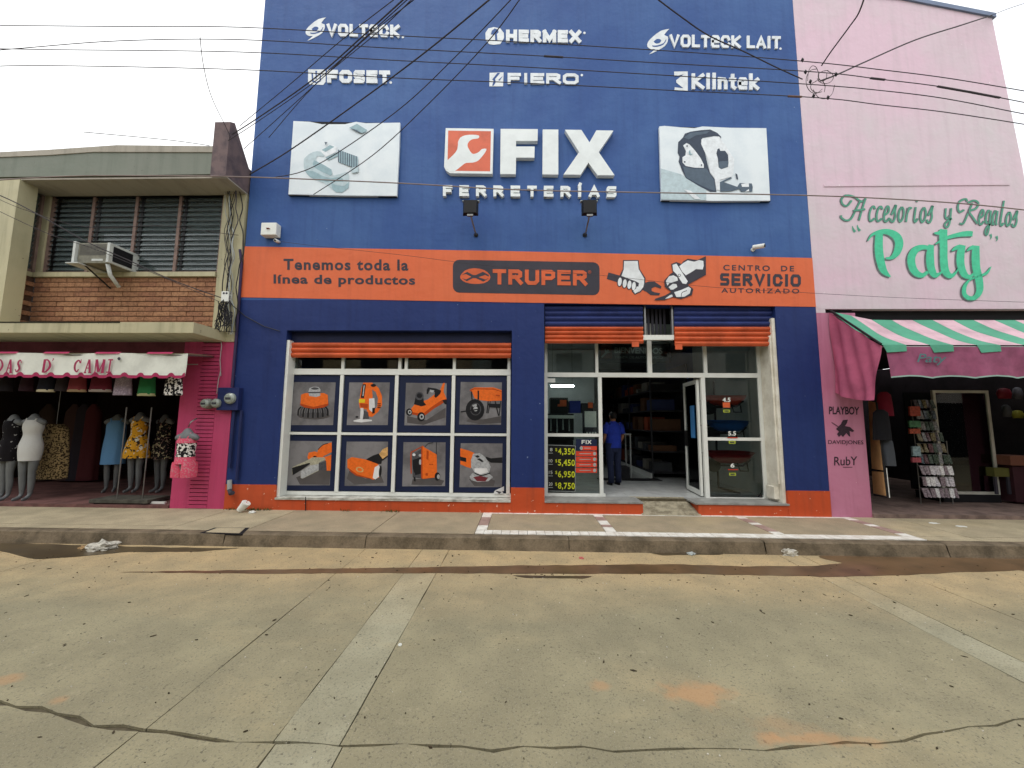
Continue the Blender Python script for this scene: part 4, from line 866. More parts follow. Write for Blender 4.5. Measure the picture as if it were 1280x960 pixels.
# window wall
BX = X(52, 300, 0)                                   # corner with the bay
zs0, zs1 = Z(160, 347, 0), Z(160, 341.5, 0)           # sill bottom and top
zh = ZSF
wt, wb = Z(170, 247, .06), zs1
mull = [X(64, 300, .06), X(115, 300, .06), X(169, 300, .06), X(223.5, 300, .06), X(278, 300, .06)]
M_mull = mat('mullion_brown_pink', (134, 112, 104), .7, .2, 6)
box('head', M_soff, BX, LE - .02, 0, .2, wt, ZSF, lb)
box('corner_pillar', M_cream, mull[-1] + .03, LE - .03, -.03, .25, 3.05, ZSF - .002, lb)
box('window_sill', M_cream, BX, mull[-1] + .02, -.06, .2, zs0, zs1, lb)
box('wall_strip', M_cream, BX - .1, mull[0] - .03, -.01, .2, zs1 + .002, wt, lb)
for i, (a, b) in enumerate(zip(mull, mull[1:])):
    wn = box('louvre_window', M_mull, a + .03, b - .03, .03, .1, wb + .002, wb + .05, lb)
    box('frame', M_mull, a - .028, a + .028, .02, .12, wb + .002, wt - .002, wn)
    if i == 3: box('frame', M_mull, b - .028, b + .028, .02, .12, wb + .002, wt - .002, wn)
    box('rail', M_blackm, a + .07, a + .12, .04, .09, wb + .06, wt - .01, wn)
    n = 15; gp = (wt - wb - .08) / n
    sl_ = None
    for k in range(n):
        z = wb + .06 + gp * (k + .5)
        if sl_ is None:
            sl_ = MB().prism([(a + .03, .04, z - gp * .46), (a + .03, .044, z - gp * .5), (a + .03, .064, z + gp * .46), (a + .03, .06, z + gp * .5)], (b - a - .06, 0, 0)).build('louvre', M_glassd, wn); z0_ = z
        else:
            c = sl_.copy(); COL.objects.link(c); c.parent = wn; c.location = sl_.location + Vector((0, 0, z - z0_))
    for k in range(n): pass
    rl = MB()
    for k in range(n + 1): rl.box(a + .03, b - .03, .02, .03, wb + .06 + gp * k - .006, wb + .06 + gp * k + .006)
    rl.build('security_bars', M_blackm, wn)['kind'] = 'stuff'
    cm = MB(); nn = 40; A_ = [(a + (b - a) * k / nn, .16 + .02 * math.sin(k * 1.9 + i)) for k in range(nn + 1)]
    top = wb + (wt - wb) * (.97, .6, .9, .97)[i]
    cm.add([(x, y, wb) for x, y in A_] + [(x, y, top) for x, y in A_], [(k, k + 1, nn + 2 + k, nn + 1 + k) for k in range(nn)])
    cm.build('curtain', mat('net_curtain', (206, 214, 218), .8) if i > 1 else mat('dark_curtain', (120, 130, 136), .8), wn)
box('room_back', M_dark, LX, LE - .02, 2.5, 2.6, 3.0, 5.6, lb); box('room_floor', M_dark, LX, LE - .02, .25, 2.5, 2.95, 3.05, lb)
# bay on the left: a side wall facing right with its own louvres, and the front pillar
bx = BX - .02; byf = -.5
box('bay_pillar', M_cream, LX, X(14, 300, -.5), byf, byf + .25, 3.05, ZSF, lb)
pr = X(14, 300, -.5)
box('bay_sill', M_cream, bx - .2, bx, byf + .25, .0, zs0, zs1, lb); box('bay_head', M_soff, bx - .2, bx, byf + .25, .0, wt + .05, ZSF, lb)
bw = box('louvre_window', M_mull, bx - .1, bx - .02, byf + .25, -.03, wb + .002, wb + .05, lb)
for k in range(15):
    z = wb + .06 + gp * (k + .5); MB().prism([(bx - .09, byf + .26, z - gp * .4), (bx - .085, byf + .26, z - gp * .46), (bx - .04, byf + .26, z + gp * .4), (bx - .045, byf + .26, z + gp * .46)], (0, .2, 0)).build('louvre', M_glassd, bw)
box('frame', M_mull, bx - .12, bx - .01, -.05, -.005, wb, wt + .05, bw)
# roman brick panel, the courses laid one brick at a time
M_brk = [mat('roman_brick_%s' % n, c, .85, .25, 30, bump=.4) for n, c in (('tan', (160, 116, 86)), ('red', (150, 106, 80)), ('pale', (168, 124, 92)))]
M_mort = mat('brick_mortar', (84, 62, 50), .95, .2, 12)
zb0, zb1 = 3.05, zs0
bwall = box('brick_panel', M_mort, pr, LE - .02, .012, .2, zb0, zb1, lb)
rows = 11; hr = (zb1 - zb0) / rows; bl = .3
bme = {}
rb_ = random.Random(11); cnt = 0
for r_ in range(rows):
    x = BX + (-.14 if r_ % 2 else 0) + .0
    while x < LE - .06:
        x0, x1 = max(x, BX), min(x + bl, LE - .04)
        if x1 - x0 > .05 and cnt < 298:
            key = (round(x1 - x0, 2), rb_.randrange(3))
            if key not in bme:
                o = MB().box(-(x1 - x0) / 2 + .005, (x1 - x0) / 2 - .005, -.016, .012, -hr / 2 + .007, hr / 2 - .007).build('brick', M_brk[key[1]]); bme[key] = o.data; bpy.data.objects.remove(o)
            o = bpy.data.objects.new('brick', bme[key]); COL.objects.link(o); o.parent = bwall; o['_w'] = (0, 0, 0)
            o.location = Vector(((x0 + x1) / 2, rb_.uniform(-.004, .003), zb0 + hr * (r_ + .5))) - Vector(lb['_w']); cnt += 1
        x += bl
# the bricks of the bay's side wall and front
bsw = box('brick_side_panel', M_mort, bx - .2, bx - .012, byf + .01, 0, zb0, zb1, lb)
for r_ in range(rows):
    box('brick', M_brk[r_ % 3], bx - .012, bx + .012, byf + .005 + (.1 if r_ % 2 else 0), -.005 - (0 if r_ % 2 else .12), zb0 + hr * r_ + .007, zb0 + hr * (r_ + 1) - .007, bsw)
# ledge over the ground floor
mb = MB(); mb.prism([(LX, -.6, 2.88), (-5.27, -.6, 2.88), (-5.2, -.02, 2.86), (-5.02, -.02, 2.86), (-5.02, .2, 2.86), (LX, .2, 2.86)], (0, 0, .175)); mb.build('ledge', M_cream, lb)
box('ledge_moss', mat('dark_moss_line', (52, 50, 36), .95, .4, 20), LX, X(150, 403, -.6), -.604, -.58, 3.04, 3.062, lb)
# ground floor
box('pillar', M_hot, -5.94, -5.62, 0, .35, 0, 2.86, lb); box('pillar', M_hot, -5.3, LE, 0, .35, 0, 2.86, lb)
pb = box('brick_strip', mat('pink_joint', (128, 40, 70), .9), -5.62, -5.3, .03, .35, 0, 2.86, lb)
hh = .066
pbm = MB().box(-.158, .158, -.032, .02, -hh / 2 + .006, hh / 2 - .006).build('brick', M_hot); pm = pbm.data; bpy.data.objects.remove(pbm)
for k in range(int(2.86 / hh)):
    o = bpy.data.objects.new('brick', pm); COL.objects.link(o); o.parent = pb; o['_w'] = (0, 0, 0); o.location = Vector((-5.46, .03 + random.uniform(-.003, .004), hh * (k + .5))) - Vector(lb['_w'])
M_maroon = mat('maroon_lintel_wall', (120, 60, 72), .8, .2, 3)  # one even dark maroon for the lintel
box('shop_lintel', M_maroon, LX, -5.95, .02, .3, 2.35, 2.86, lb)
M_shopf = mat('red_shop_floor', (120, 84, 80), .8, .3, 4, bump=.2)
box('shop_floor', M_shopf, LX, -5.95, -.02, 4.5, -.3, .05, lb)
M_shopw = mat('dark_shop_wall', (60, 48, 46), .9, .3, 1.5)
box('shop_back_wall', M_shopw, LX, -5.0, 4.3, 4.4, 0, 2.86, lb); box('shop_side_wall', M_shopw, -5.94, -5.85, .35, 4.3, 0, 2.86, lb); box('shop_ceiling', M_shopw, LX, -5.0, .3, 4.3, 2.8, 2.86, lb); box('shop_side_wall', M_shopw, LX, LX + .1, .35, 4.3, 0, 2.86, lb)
box('rear_mass', M_cream, LX, -5.02, 4.41, 9, 0, 5.6, lb)
# --- awning with lettering
M_awn = mat('awning_white_canvas', (216, 218, 208), .8, .12, 2.5, bump=.3, bs=6); M_awr = mat('awning_maroon_trim', (164, 44, 86), .8, .1, 8)
aw = thing('shop_awning', 'white canvas awning with scalloped maroon edge reading DAS D\' CAMI', 'awning', (-6.5, -.55, 2.1))
ax1 = X(234, 455, -.55); za0, za1 = Z(150, 470, -.55), Z(150, 441.5, -.55)
sc = []; n = 150; sw = .145; ax0 = -12.0
def wav(x): return -.55 + .012 * math.sin(x * 4.1) + .006 * math.sin(x * 11)
V = []; F = []; nx = 160
for i in range(nx + 1):
    x = ax0 + (ax1 - ax0) * i / nx
    for z in (za1, (za0 + za1) / 2, za0): V.append((x, wav(x) * (1.0 if z < za1 else 1) - (.012 if z == za0 else 0), z))
for i in range(nx):
    for k in range(2): F.append((i * 3 + k, i * 3 + k + 1, i * 3 + k + 4, i * 3 + k + 3))
MB().add(V, F).build('valance', M_awn, aw, True)
mb = MB(); x = ax1; per = .245; V = []; F = []; nn = int((ax1 - ax0) / per * 8)
for i in range(nn + 1):
    x = ax1 - (ax1 - ax0) * i / nn; ph = (i % 8) / 8 * 2 * math.pi
    up_ = .045 * max(0, math.cos(ph)) ** .7 if math.cos(ph) > 0 else 0
    V += [(x, wav(x) - .018, za0 + .012 + up_), (x, wav(x) - .018, za0 - .035 + up_ * .6)]
for i in range(nn): F.append((2 * i, 2 * i + 2, 2 * i + 3, 2 * i + 1))
mb.add(V, F); mb.build('scalloped_trim', M_awr, aw)
cn = MB(); cn.add([(ax0, -.555, za1), (ax1, -.555, za1), (ax1, -.01, za1 + .06), (ax0, -.01, za1 + .06)], [(0, 1, 2, 3)]); cn.build('canopy', M_awn, aw)
for i in range(7):
    a = ax1 - .25 - i * .86; MB().add([(a, -.575, za1 - .012), (a - .42, -.575, za1 - .012), (a - .42, -.54, za1 + .022), (a, -.54, za1 + .022)], [(0, 1, 2, 3)]).build('canopy_stripe', M_awr, aw)
MB().tube([(ax0, -.53, za1 - .03), (ax1 - .02, -.53, za1 - .03)], .014).build('front_bar', M_steel, aw)
for x in (ax1 - .05, ax1 - 2.2, ax1 - 4.4): MB().tube([(x, -.53, za1 - .03), (x, .02, za1 + .04)], .012).build('arm', M_steel, aw)
M_awl = mat('awning_letter_maroon', (158, 44, 84), .8)
def serif(txt, x0, x1, y0, y1):
    text(txt, (x0, y0, x1, y1, 0), -.577, M_awl, aw, bold=.0, shear=.12)
CS = Crop(0, 430, 4.57, -.588)
A = Art(CS, .0005); AL = [A]
def ser(u, v, w_, sl=.12): A.poly([(u - w_ / 2, v - 4), (u + w_ / 2, v - 4), (u + w_ / 2, v + 4), (u - w_ / 2, v + 4)], M_awl)
def sv(u0, v0, u1, v1, w_): A.rib([(u0, v0, w_), (u1, v1, w_)], M_awl, sm=0)
def cap(ch, u, v0, v1, w_):
    s = 12; h = v1 - v0; tk = w_ * .34
    if ch == 'D': sv(u + s + tk / 2, v0, u + tk / 2, v1, tk); A.rib([(u + s, v0 + 4, 7), (u + s + w_ * .6, v0 + 5, 9), (u + w_ + s * .5, v0 + h * .5, tk), (u + w_ * .55, v1 - 5, 9), (u, v1 - 4, 7)], M_awl)
    if ch == 'A': sv(u + s + w_ * .45, v0, u + 4, v1, 7); sv(u + s + w_ * .5, v0, u + w_ * .85, v1, tk); sv(u + w_ * .3, v0 + h * .66, u + w_ * .75, v0 + h * .66, 6); ser(u + 5, v1, w_ * .35); ser(u + w_ * .85, v1, w_ * .45)
    if ch == 'S': A.rib([(u + w_ + s * .7, v0 + h * .26, 5), (u + w_ * .8 + s * .8, v0 + 6, 7), (u + w_ * .45 + s, v0 + h * .1, 9), (u + w_ * .3 + s * .7, v0 + h * .3, 11), (u + w_ * .55 + s * .5, v0 + h * .5, 12), (u + w_ * .72 + s * .3, v0 + h * .7, 11), (u + w_ * .5, v1 - 8, 9), (u + w_ * .2, v1 - 7, 7), (u + w_ * .02, v0 + h * .74, 5)], M_awl)
    if ch == 'C': A.rib([(u + w_ + s * .6, v0 + h * .28, 10), (u + w_ * .7 + s * .7, v0 + 5, 8), (u + w_ * .3 + s * .3, v0 + h * .3, tk), (u + w_ * .25, v0 + h * .7, tk), (u + w_ * .55, v1 - 4, 8), (u + w_ * .9, v0 + h * .75, 7)], M_awl); sv(u + w_ + s, v0, u + w_ + s * .8, v0 + h * .3, 5)
    if ch == 'M': sv(u + s, v0, u + 4, v1, 7); sv(u + s + 3, v0, u + w_ * .5, v1 - 4, tk); sv(u + w_ + s, v0, u + w_ * .5 + 3, v1 - 4, 6); sv(u + w_ + s, v0, u + w_ + 0, v1, tk); ser(u + 5, v1, w_ * .3); ser(u + w_, v1, w_ * .4)
    if ch == 'I': sv(u + s + tk / 2, v0, u + tk / 2, v1, tk); ser(u + s + tk / 2, v0 + 2, w_); ser(u + tk / 2, v1 - 2, w_)
for ch, u, w_ in (('D', -28, 36), ('A', 32, 34), ('S', 86, 28), ('D', 238, 42), ('C', 418, 34), ('A', 480, 38), ('M', 538, 46), ('I', 616, 28)):
    A = Art(CS, .0005); cap(ch, u, 88, 163, w_); A.build('letter', aw)
A = Art(CS, .0005)
A.rib([(306, 82, 8), (300, 98, 3)], M_awl, sm=0); A.build('apostrophe', aw); A = Art(CS, .0005); A.ell(680, 84, 9, 9, M_dgrey); A.build('grommet', aw)

# --- air conditioner
c0, c1_ = at(93, 303, -.45), at(150, 335, -.45)
ac = thing('air_conditioner', 'old grey window air conditioner jutting out of the louvre window on brackets', 'air conditioner', tuple(at(120, 337, -.3)))
M_acg = mat('ac_grey_casing', (128, 126, 112), .6, .2, 8); M_acw = mat('ac_white_front', (196, 200, 196), .5, .15, 8)
xa, xb = X(97, 320, -.42), X(134, 320, -.42); za, zb_ = Z(115, 329, -.42), Z(115, 303.5, -.42)
box('casing', M_acg, xa, xb, -.42, .1, za, zb_, ac, bevel=.008)
box('end_panel', M_acw, xb + .002, xb + .05, -.44, .08, za + .01, zb_ - .005, ac, bevel=.006)
box('end_grille', M_dark, xb + .05, xb + .056, -.38, -.06, za + .05, zb_ - .05, ac)
box('side_panel', M_acw, xa - .05, xa - .004, -.46, -.3, za - .01, zb_ + .01, ac)
box('shelf', M_acw, xa - .1, xa + .12, -.5, 0, za - .03, za - .012, ac)
box('name_strip', M_acw, xa + (xb - xa) * .5, xa + (xb - xa) * .87, -.425, -.42, za + .04, za + .075, ac)
gr_ = MB()
for k in range(9): gr_.box(xa + .03, xb - .03, -.424, -.42, zb_ - .04 - k * .022, zb_ - .034 - k * .022)
gr_.build('grille', M_dgrey, ac)
MB().tube([(xa + .1, -.4, za - .01), (xa + .18, -.02, za - .3)], .012).build('bracket', M_blackm, ac)
MB().tube([(xb - .02, -.38, za), (xb + .0, -.34, za - .18), (xb + .02, -.2, za - .34)], .03, 10).build('drain_pipe', M_acw, ac, True)

# ================================================================== PINK BUILDING
pk = thing('gift_shop_building', 'tall faded pink building with green painted lettering above a striped awning', 'building', (7, 0, 0))
PXR = X(1262, 90, 0)
z1, z2 = Z(1125, 0, 0), Z(1238, 22, 0)
sl_z = (z2 - z1) / (X(1238, 22, 0) - X(1125, 0, 0))
mb = MB(); zL = z1 - sl_z * (X(1125, 0, 0) - XR) * .6
mb.prism([(XR + .004, 0, 3.45), (PXR + .05, 0, 3.45), (PXR, 0, 6), (X(1240, 22, 0), 0, z2), (X(1125, 0, 0), 0, z1), (XR + .004, 0, zL)], (0, 8, 0)); mb.build('wall', M_pinkw, pk)
MB().prism([(X(1240, 20, 0) + .04, -.03, z2 - .02), (X(1240, 20, 0) + .04, -.03, z2 + .06), (X(1125, 0, 0), -.03, z1 + .08), (XR + .004, -.03, zL + .08), (XR + .004, -.03, zL), (X(1125, 0, 0), -.03, z1)], (0, .1, 0)).build('parapet_trim', mat('slate_blue_trim', (120, 134, 160), .7), pk)
box('plaster_ledge', M_pinkw, XR + .3, X(1262, 235, 0), -.012, 0, Z(1100, 233, 0), Z(1100, 230, 0), pk)
px1 = X(1090, 640, 0)
box('pillar', M_pinkp, XR + .004, px1, 0, .3, -.02, 3.38, pk)
box('pillar_head', M_pinkw, XR + .004, XR + .16, 0, .3, 3.382, 3.448, pk); box('shadow_recess', M_dark, XR + .165, px1 + .002, .06, .3, 3.382, 3.45, pk)  # dark piece over the pillar carries the painted shadow wedge above the awning
box('pillar', M_pinkp, 9.6, 10.4, 0, .3, -.02, 3.45, pk)
box('wall', M_pinkw, PXR + .06, 10.4, 4.8, 8, -.02, 3.2, pk)
box('shadow_recess', M_dark, px1, 9.6, .12, .3, 3.0, 3.45, pk)  # near-black strip set in as the shadow gap over the awning
M_gf = mat('grey_pink_shop_floor', (132, 112, 104), .8, .3, 4, bump=.2)
box('shop_floor', M_gf, px1, 10.0, -.03, 5, -.3, .06, pk)
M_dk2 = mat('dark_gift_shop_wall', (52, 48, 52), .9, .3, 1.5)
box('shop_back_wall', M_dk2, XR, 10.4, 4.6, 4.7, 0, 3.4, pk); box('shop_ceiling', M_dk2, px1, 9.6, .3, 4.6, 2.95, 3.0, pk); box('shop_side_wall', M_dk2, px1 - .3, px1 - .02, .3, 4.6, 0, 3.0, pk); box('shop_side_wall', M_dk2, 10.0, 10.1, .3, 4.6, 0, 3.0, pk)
# awning
gaw = thing('striped_awning', 'green and white striped awning with a sagging mauve valance', 'awning', (7, -.8, 2.2))
M_grn = mat('awning_green', (82, 156, 128), .75, .12, 3); M_awp = mat('awning_pale_stripe', (206, 172, 182), .75, .15, 3); M_val = mat('valance_mauve', (150, 82, 112), .8, .2, 3, bump=.3, bs=8); M_flap = mat('side_flap_pink', (182, 92, 122), .8, .15, 3, bump=.3, bs=5)
AY = -.8; xw0 = X(1037, 388, 0); xf0 = X(1103, 431, AY); zf = Z(1103, 431, AY); zw = 3.40
sw = .335; x = 0; k = 0; tot = 4.6
ns = 14
for k in range(ns):
    ua, ub = k * sw, (k + 1) * sw - .002; V = []; F = []
    for i in range(13):
        t_ = i / 12; sag = -.05 * math.sin(math.pi * t_)
        for u in (ua, ub): V.append((xw0 + (xf0 - xw0) * t_ + u, -.02 + (AY + .02) * t_, (zw - .15 * min(1, u / .7)) * (1 - t_) + zf * t_ + sag + .012 * math.sin(u * 5.1 + t_ * 4) * math.sin(math.pi * t_) + .006 * math.sin(u * 17 + t_ * 9) * math.sin(math.pi * t_)))
    for i in range(12): F.append((2 * i, 2 * i + 1, 2 * i + 3, 2 * i + 2))
    MB().add(V, F).build('canopy_stripe', M_grn if k % 2 == 0 else M_awp, gaw, True)
V = []; F = []; nx = 150; xe = xf0 + ns * sw
for i in range(nx + 1):
    x = xf0 + .03 + (xe - xf0) * i / nx; u = x - xf0
    per = .62; ph = (u % per) / per; sc_ = .035 * (1 - abs(2 * ph - 1)) ** .6
    zb = Z(1108, 470.5, AY) + .005 * u - .03 + sc_ if True else 0
    for j in range(4):
        t_ = j / 3; V.append((x + .03 * t_ * (1 if i == 0 else .0), AY - .01 - .02 * t_ + .02 * math.sin(u * 7 + t_) * t_ + .01 * math.sin(u * 19 - t_ * 3) * (t_ + .2), zf - .03 + (zb - zf + .03) * t_ + (.0)))
for i in range(nx):
    for j in range(3): F.append((i * 4 + j, i * 4 + j + 1, i * 4 + j + 5, i * 4 + j + 4))
MB().add(V, F).build('valance', M_val, gaw, True)
pv = [V[i * 4 + 3] for i in range(nx + 1)]
mb = MB(); V2 = []
for p in pv: V2 += [(p[0], p[1] - .004, p[2] + .012), (p[0], p[1] - .004, p[2] - .008)]
mb.add(V2, [(2 * i, 2 * i + 2, 2 * i + 3, 2 * i + 1) for i in range(nx)]); mb.build('scallop_binding', mat('binding_grey_green', (150, 180, 170), .8), gaw)
for k in range(0, ns, 2):
    MB().add([(xf0 + k * sw, AY - .008, zf + .0), (xf0 + (k + 1) * sw, AY - .008, zf), (xf0 + (k + 1) * sw - .02, AY - .028, zf - .1), (xf0 + k * sw + .03, AY - .028, zf - .12)], [(0, 1, 2, 3)]).build('canopy_stripe_end', M_grn if k < 6 else M_val, gaw)
MB().tube([(xw0 - .02, -.03, zw + .02), (xf0 - .02, AY, zf + .01)], .018, 8).build('frame_arm', M_blackm, gaw); MB().tube([(xf0, AY + .01, zf - .03), (xe, AY + .01, zf - .03)], .015).build('front_bar', M_steel, gaw)
# side flap
pw = [(1033, 392), (1036, 430), (1042, 490)]; nU, nV = 24, 14; V = []; F = []
for i in range(nU + 1):
    t_ = i / nU; top = Vector((xw0 - .03 + (xf0 - .02 - xw0 + .03) * t_, -.02 + (AY + .02) * t_, zw - .02 + (zf - zw) * t_))
    zbw = Z(1042, 491, 0); zbf = Z(1098, 500, AY); yb_ = -.02 + (AY + .06) * t_; zbot = zbw + (zbf - zbw) * t_ - .05 * math.sin(math.pi * t_)
    bot = Vector((X(1042, 490, 0) + (X(1097, 500, AY) - X(1042, 490, 0)) * t_, yb_, zbot))
    for j in range(nV + 1):
        s_ = j / nV; p = top.lerp(bot, s_); p.x += .028 * math.sin(t_ * 9 + s_ * 2.5) * s_ + .014 * math.sin(t_ * 21 - s_ * 7); V.append(p)
for i in range(nU):
    for j in range(nV): F.append((i * (nV + 1) + j, i * (nV + 1) + j + 1, (i + 1) * (nV + 1) + j + 1, (i + 1) * (nV + 1) + j))
MB().add(V, F).build('side_flap', M_flap, gaw, True)
text('Paty', (1146, 442, 1183, 456, 1), AY - .06, mat('faded_teal_print', (84, 120, 124), .8), gaw, shear=.25, bold=.01)
# --- painted lettering
M_teal = mat('teal_sign_paint', (72, 196, 152), .6, .1, 12); M_tsh = mat('grey_letter_outline', (104, 112, 114), .7, .2, 12); M_tgr = mat('green_script_paint', (84, 158, 132), .7, .15, 14)
cp = Crop(1040, 235, 5.333, -.004)
PATY = [('P', [[(315, 305, 50), (312, 400, 56), (322, 480, 56), (345, 550, 46), (390, 592, 8)], [(240, 352, 4), (268, 312, 16), (320, 292, 28), (380, 294, 40), (432, 325, 54), (448, 372, 56), (432, 430, 46), (398, 464, 24), (358, 468, 12)]]),
        ('a', [[(655, 402, 26), (605, 394, 32), (558, 412, 46), (530, 460, 52), (534, 520, 52), (560, 565, 46), (602, 582, 30), (640, 558, 20)], [(662, 378, 36), (654, 450, 52), (660, 530, 52), (685, 578, 42), (720, 570, 16), (748, 540, 10)]]),
        ('t', [[(682, 300, 10), (715, 300, 26), (740, 285, 36)], [(745, 275, 50), (742, 330, 54), (745, 400, 52), (745, 470, 52), (755, 550, 52), (788, 585, 36), (822, 568, 16), (850, 525, 8)], [(690, 374, 8), (750, 338, 20), (830, 314, 28), (900, 304, 36), (938, 306, 34)]]),
        ('y', [[(798, 420, 8), (826, 400, 26), (852, 392, 30)], [(870, 380, 44), (858, 440, 52), (858, 510, 52), (880, 572, 46), (915, 592, 28), (948, 570, 14)], [(900, 420, 8), (925, 400, 22), (945, 392, 26)], [(962, 384, 44), (958, 450, 54), (962, 530, 54), (980, 610, 52), (985, 680, 46), (960, 725, 32), (920, 736, 30), (884, 710, 30), (884, 660, 26), (915, 616, 14), (970, 590, 10), (1030, 568, 18), (1062, 522, 4)]])]
ps = thing('painted_sign', 'big teal script reading "Paty" painted on the pink wall', 'sign', tuple(cp.p(640, 600)))
for ch, st in PATY:
    A = Art(cp, .0005)
    for s_ in st: A.rib([(u - 11, v + 7, w_ + 3) for u, v, w_ in s_], M_tsh)
    for s_ in st: A.rib(s_, M_teal)
    A.build('letter', ps)
A = Art(cp, .0005)
for (u, v) in ((148, 275), (180, 268), (1060, 322), (1100, 335)):
    k = 1 if u < 500 else -1
    A.rib([(u - 12, v - 22 * k, 5), (u - 6, v, 13), (u + 6, v + 18 * k, 20)] if k > 0 else [(u - 4, v - 14, 18), (u + 2, v + 4, 10), (u - 6, v + 20, 4)], M_tgr)
A.build('quotation_marks', ps)['kind'] = 'stuff'
GL = dict(c=[[(.88, .8), (.6, 1), (.25, .78), (.15, .35), (.4, 0), (1, .2)]], e=[[(.2, .42), (.7, .6), (.72, .92), (.45, 1), (.15, .5), (.3, .06), (.6, 0), (1, .25)]], s=[[(.15, .45), (.65, 1.12), (.6, .7), (.72, .35), (.5, .0), (.15, .05), (.1, .2)]],
          o=[[(.5, 1), (.18, .72), (.15, .3), (.45, 0), (.8, .28), (.8, .72), (.5, 1)]], r=[[(.25, 0), (.3, .95)], [(.3, .6), (.55, .95), (.85, .9)]], i=[[(.35, 1), (.32, .25), (.5, 0), (.85, .25)], [(.38, 1.36), (.42, 1.44)]],
          g=[[(.7, .9), (.4, 1), (.15, .6), (.3, .1), (.7, .25)], [(.78, 1), (.78, -.3), (.55, -.72), (.28, -.5), (.5, -.15), (1, .1)]], a=[[(.7, .85), (.4, 1), (.15, .55), (.3, .02), (.72, .3)], [(.78, 1), (.74, .2), (.95, .05)]], l=[[(.5, 1.75), (.38, .9), (.36, .2), (.55, 0), (.9, .2)]], y=[[(.15, 1), (.2, .3), (.45, .1), (.75, .4)], [(.78, 1), (.78, -.3), (.5, -.65), (.25, -.4), (.6, -.05), (1, .12)]])
asn = thing('painted_sign', 'slender green script reading Accesorios y Regalos along the pink wall', 'sign', tuple(cp.p(640, 240)))
def script(word, u0, u1, base, xh, drop=0):
    wch = (u1 - u0) / len(word)
    for i, ch in enumerate(word):
        A = Art(cp, .0004)
        for st in GL[ch]:
            pts = [(u0 + wch * (i + a * .95) + b * xh * .12, base + drop * (i + a) / len(word) - b * xh) for a, b in st]
            A.rib([(u - 3, v + 2, 15) for u, v in pts], M_tsh); A.rib([(u + 3, v, 11) for u, v in pts], M_tgr)
        A.build('letter', asn)
script('ccesorios', 236, 676, 220, 100, 10); script('y', 740, 800, 212, 78); script('egalos', 968, 1240, 240, 95, 18)
A = Art(cp, .0004)
for st in ([(130, 82), (100, 118), (70, 108), (62, 75), (95, 48), (150, 60), (195, 90), (225, 70)], [(190, 80), (155, 150), (125, 205), (90, 215), (60, 195), (62, 182)], [(222, 70), (200, 140), (178, 215)], [(140, 152), (180, 146), (220, 140)]):
    A.rib([(u - 3, v + 2, 15) for u, v in st], M_tsh); A.rib([(u + 3, v, 11) for u, v in st], M_tgr)
A.build('letter', asn)
A = Art(cp, .0004)
for st in ([(880, 145), (850, 160), (838, 130), (850, 90), (890, 72), (900, 90)], [(935, 100), (905, 170), (875, 235), (850, 235)], [(905, 100), (945, 82), (975, 100), (960, 135), (915, 155), (935, 190), (968, 238)]):
    A.rib([(u - 3, v + 2, 15) for u, v in st], M_tsh); A.rib([(u + 3, v, 11) for u, v in st], M_tgr)
A.build('letter', asn)
# --- brands painted on the pillar
M_pp = mat('dark_pillar_print', (58, 40, 52), .8, .2, 30)
crp = Crop(1000, 420, 4.0, -.004)
t = thing('painted_sign', 'worn dark word PLAYBOY painted on the mauve pillar', 'sign', tuple(crp.p(220, 390)))
text('PLAYBOY', (1036, 508, 1074, 518, .5), 0, M_pp, t, bold=.03)
t = thing('painted_sign', 'small horse and rider emblem over the words DAVID JONES on the mauve pillar', 'sign', tuple(crp.p(220, 550)))
text('DAVIDJONES', (1035, 550, 1079, 556.5, .5), 0, M_pp, t, bold=.01)
A = Art(crp); A.poly([(180, 465), (205, 440), (215, 420), (240, 418), (235, 435), (225, 450), (250, 455), (272, 475), (262, 480), (248, 475), (252, 505), (244, 500), (232, 485), (215, 505), (205, 495), (195, 505), (185, 490), (195, 478)], M_pp, 1); A.rib([(158, 432, 3), (205, 462, 4)], M_pp, sm=0); A.build('emblem', t)
t = thing('painted_sign', 'hand-painted word RUBY low on the mauve pillar', 'sign', tuple(crp.p(225, 640)))
text('RubY', (1042.5, 571, 1071.5, 582, -.5), 0, M_pp, t, bold=.01)
A = Art(crp); A.rib([(215, 656, 3), (262, 656, 3)], M_pp, sm=0); A.build('underline', t)
# ================================================================== THINGS ON THE WALLS
# electricity meters
M_mg = mat('meter_grey', (128, 130, 124), .6, .15, 12); M_mglass = mat('meter_glass_cover', (150, 158, 150), .15, .1, 6, spec=.6)
for i, (x, y, r_, lab) in enumerate(((256.5, 504.5, 6.2, 'round electric meter, leftmost of three, on the pink pillar edge'), (270, 504, 6.2, 'round electric meter between two others at the pink and blue corner'), (287.5, 498, 7.4, 'round electric meter, highest and rightmost, on the blue box'))):
    c = at(x, y, -.12); rr = r_ / 74
    t = thing('electric_meter', lab, 'meter', tuple(at(x, y, -.02)), 'electric meters at the shop corner')
    MB().cyl(c + Vector((0, .1, 0)), rr * 1.05, (0, -.06, 0), 20).build('base_ring', M_mg, t, False)
    MB().tube([c + Vector((0, .04, 0)), c + Vector((0, -.02, 0)), c + Vector((0, -.045, 0))], [rr * .95, rr * .9, rr * .6], 20).build('glass_cover', M_mglass, t)
    box('dial_plate', M_dgrey, c.x - rr * .45, c.x + rr * .45, c.y - .05, c.y - .044, c.z - rr * .22, c.z + rr * .15, t)
t = thing('meter_box', 'flat navy painted steel box behind the rightmost electric meter', 'meter box', tuple(at(290, 510, 0)))
box('cabinet', mat('navy_box_paint', (30, 42, 92), .6, .15, 6), X(277, 500, 0), X(303, 500, 0), -.1, 0, Z(290, 513, 0), Z(290, 485, 0), t, bevel=.006)
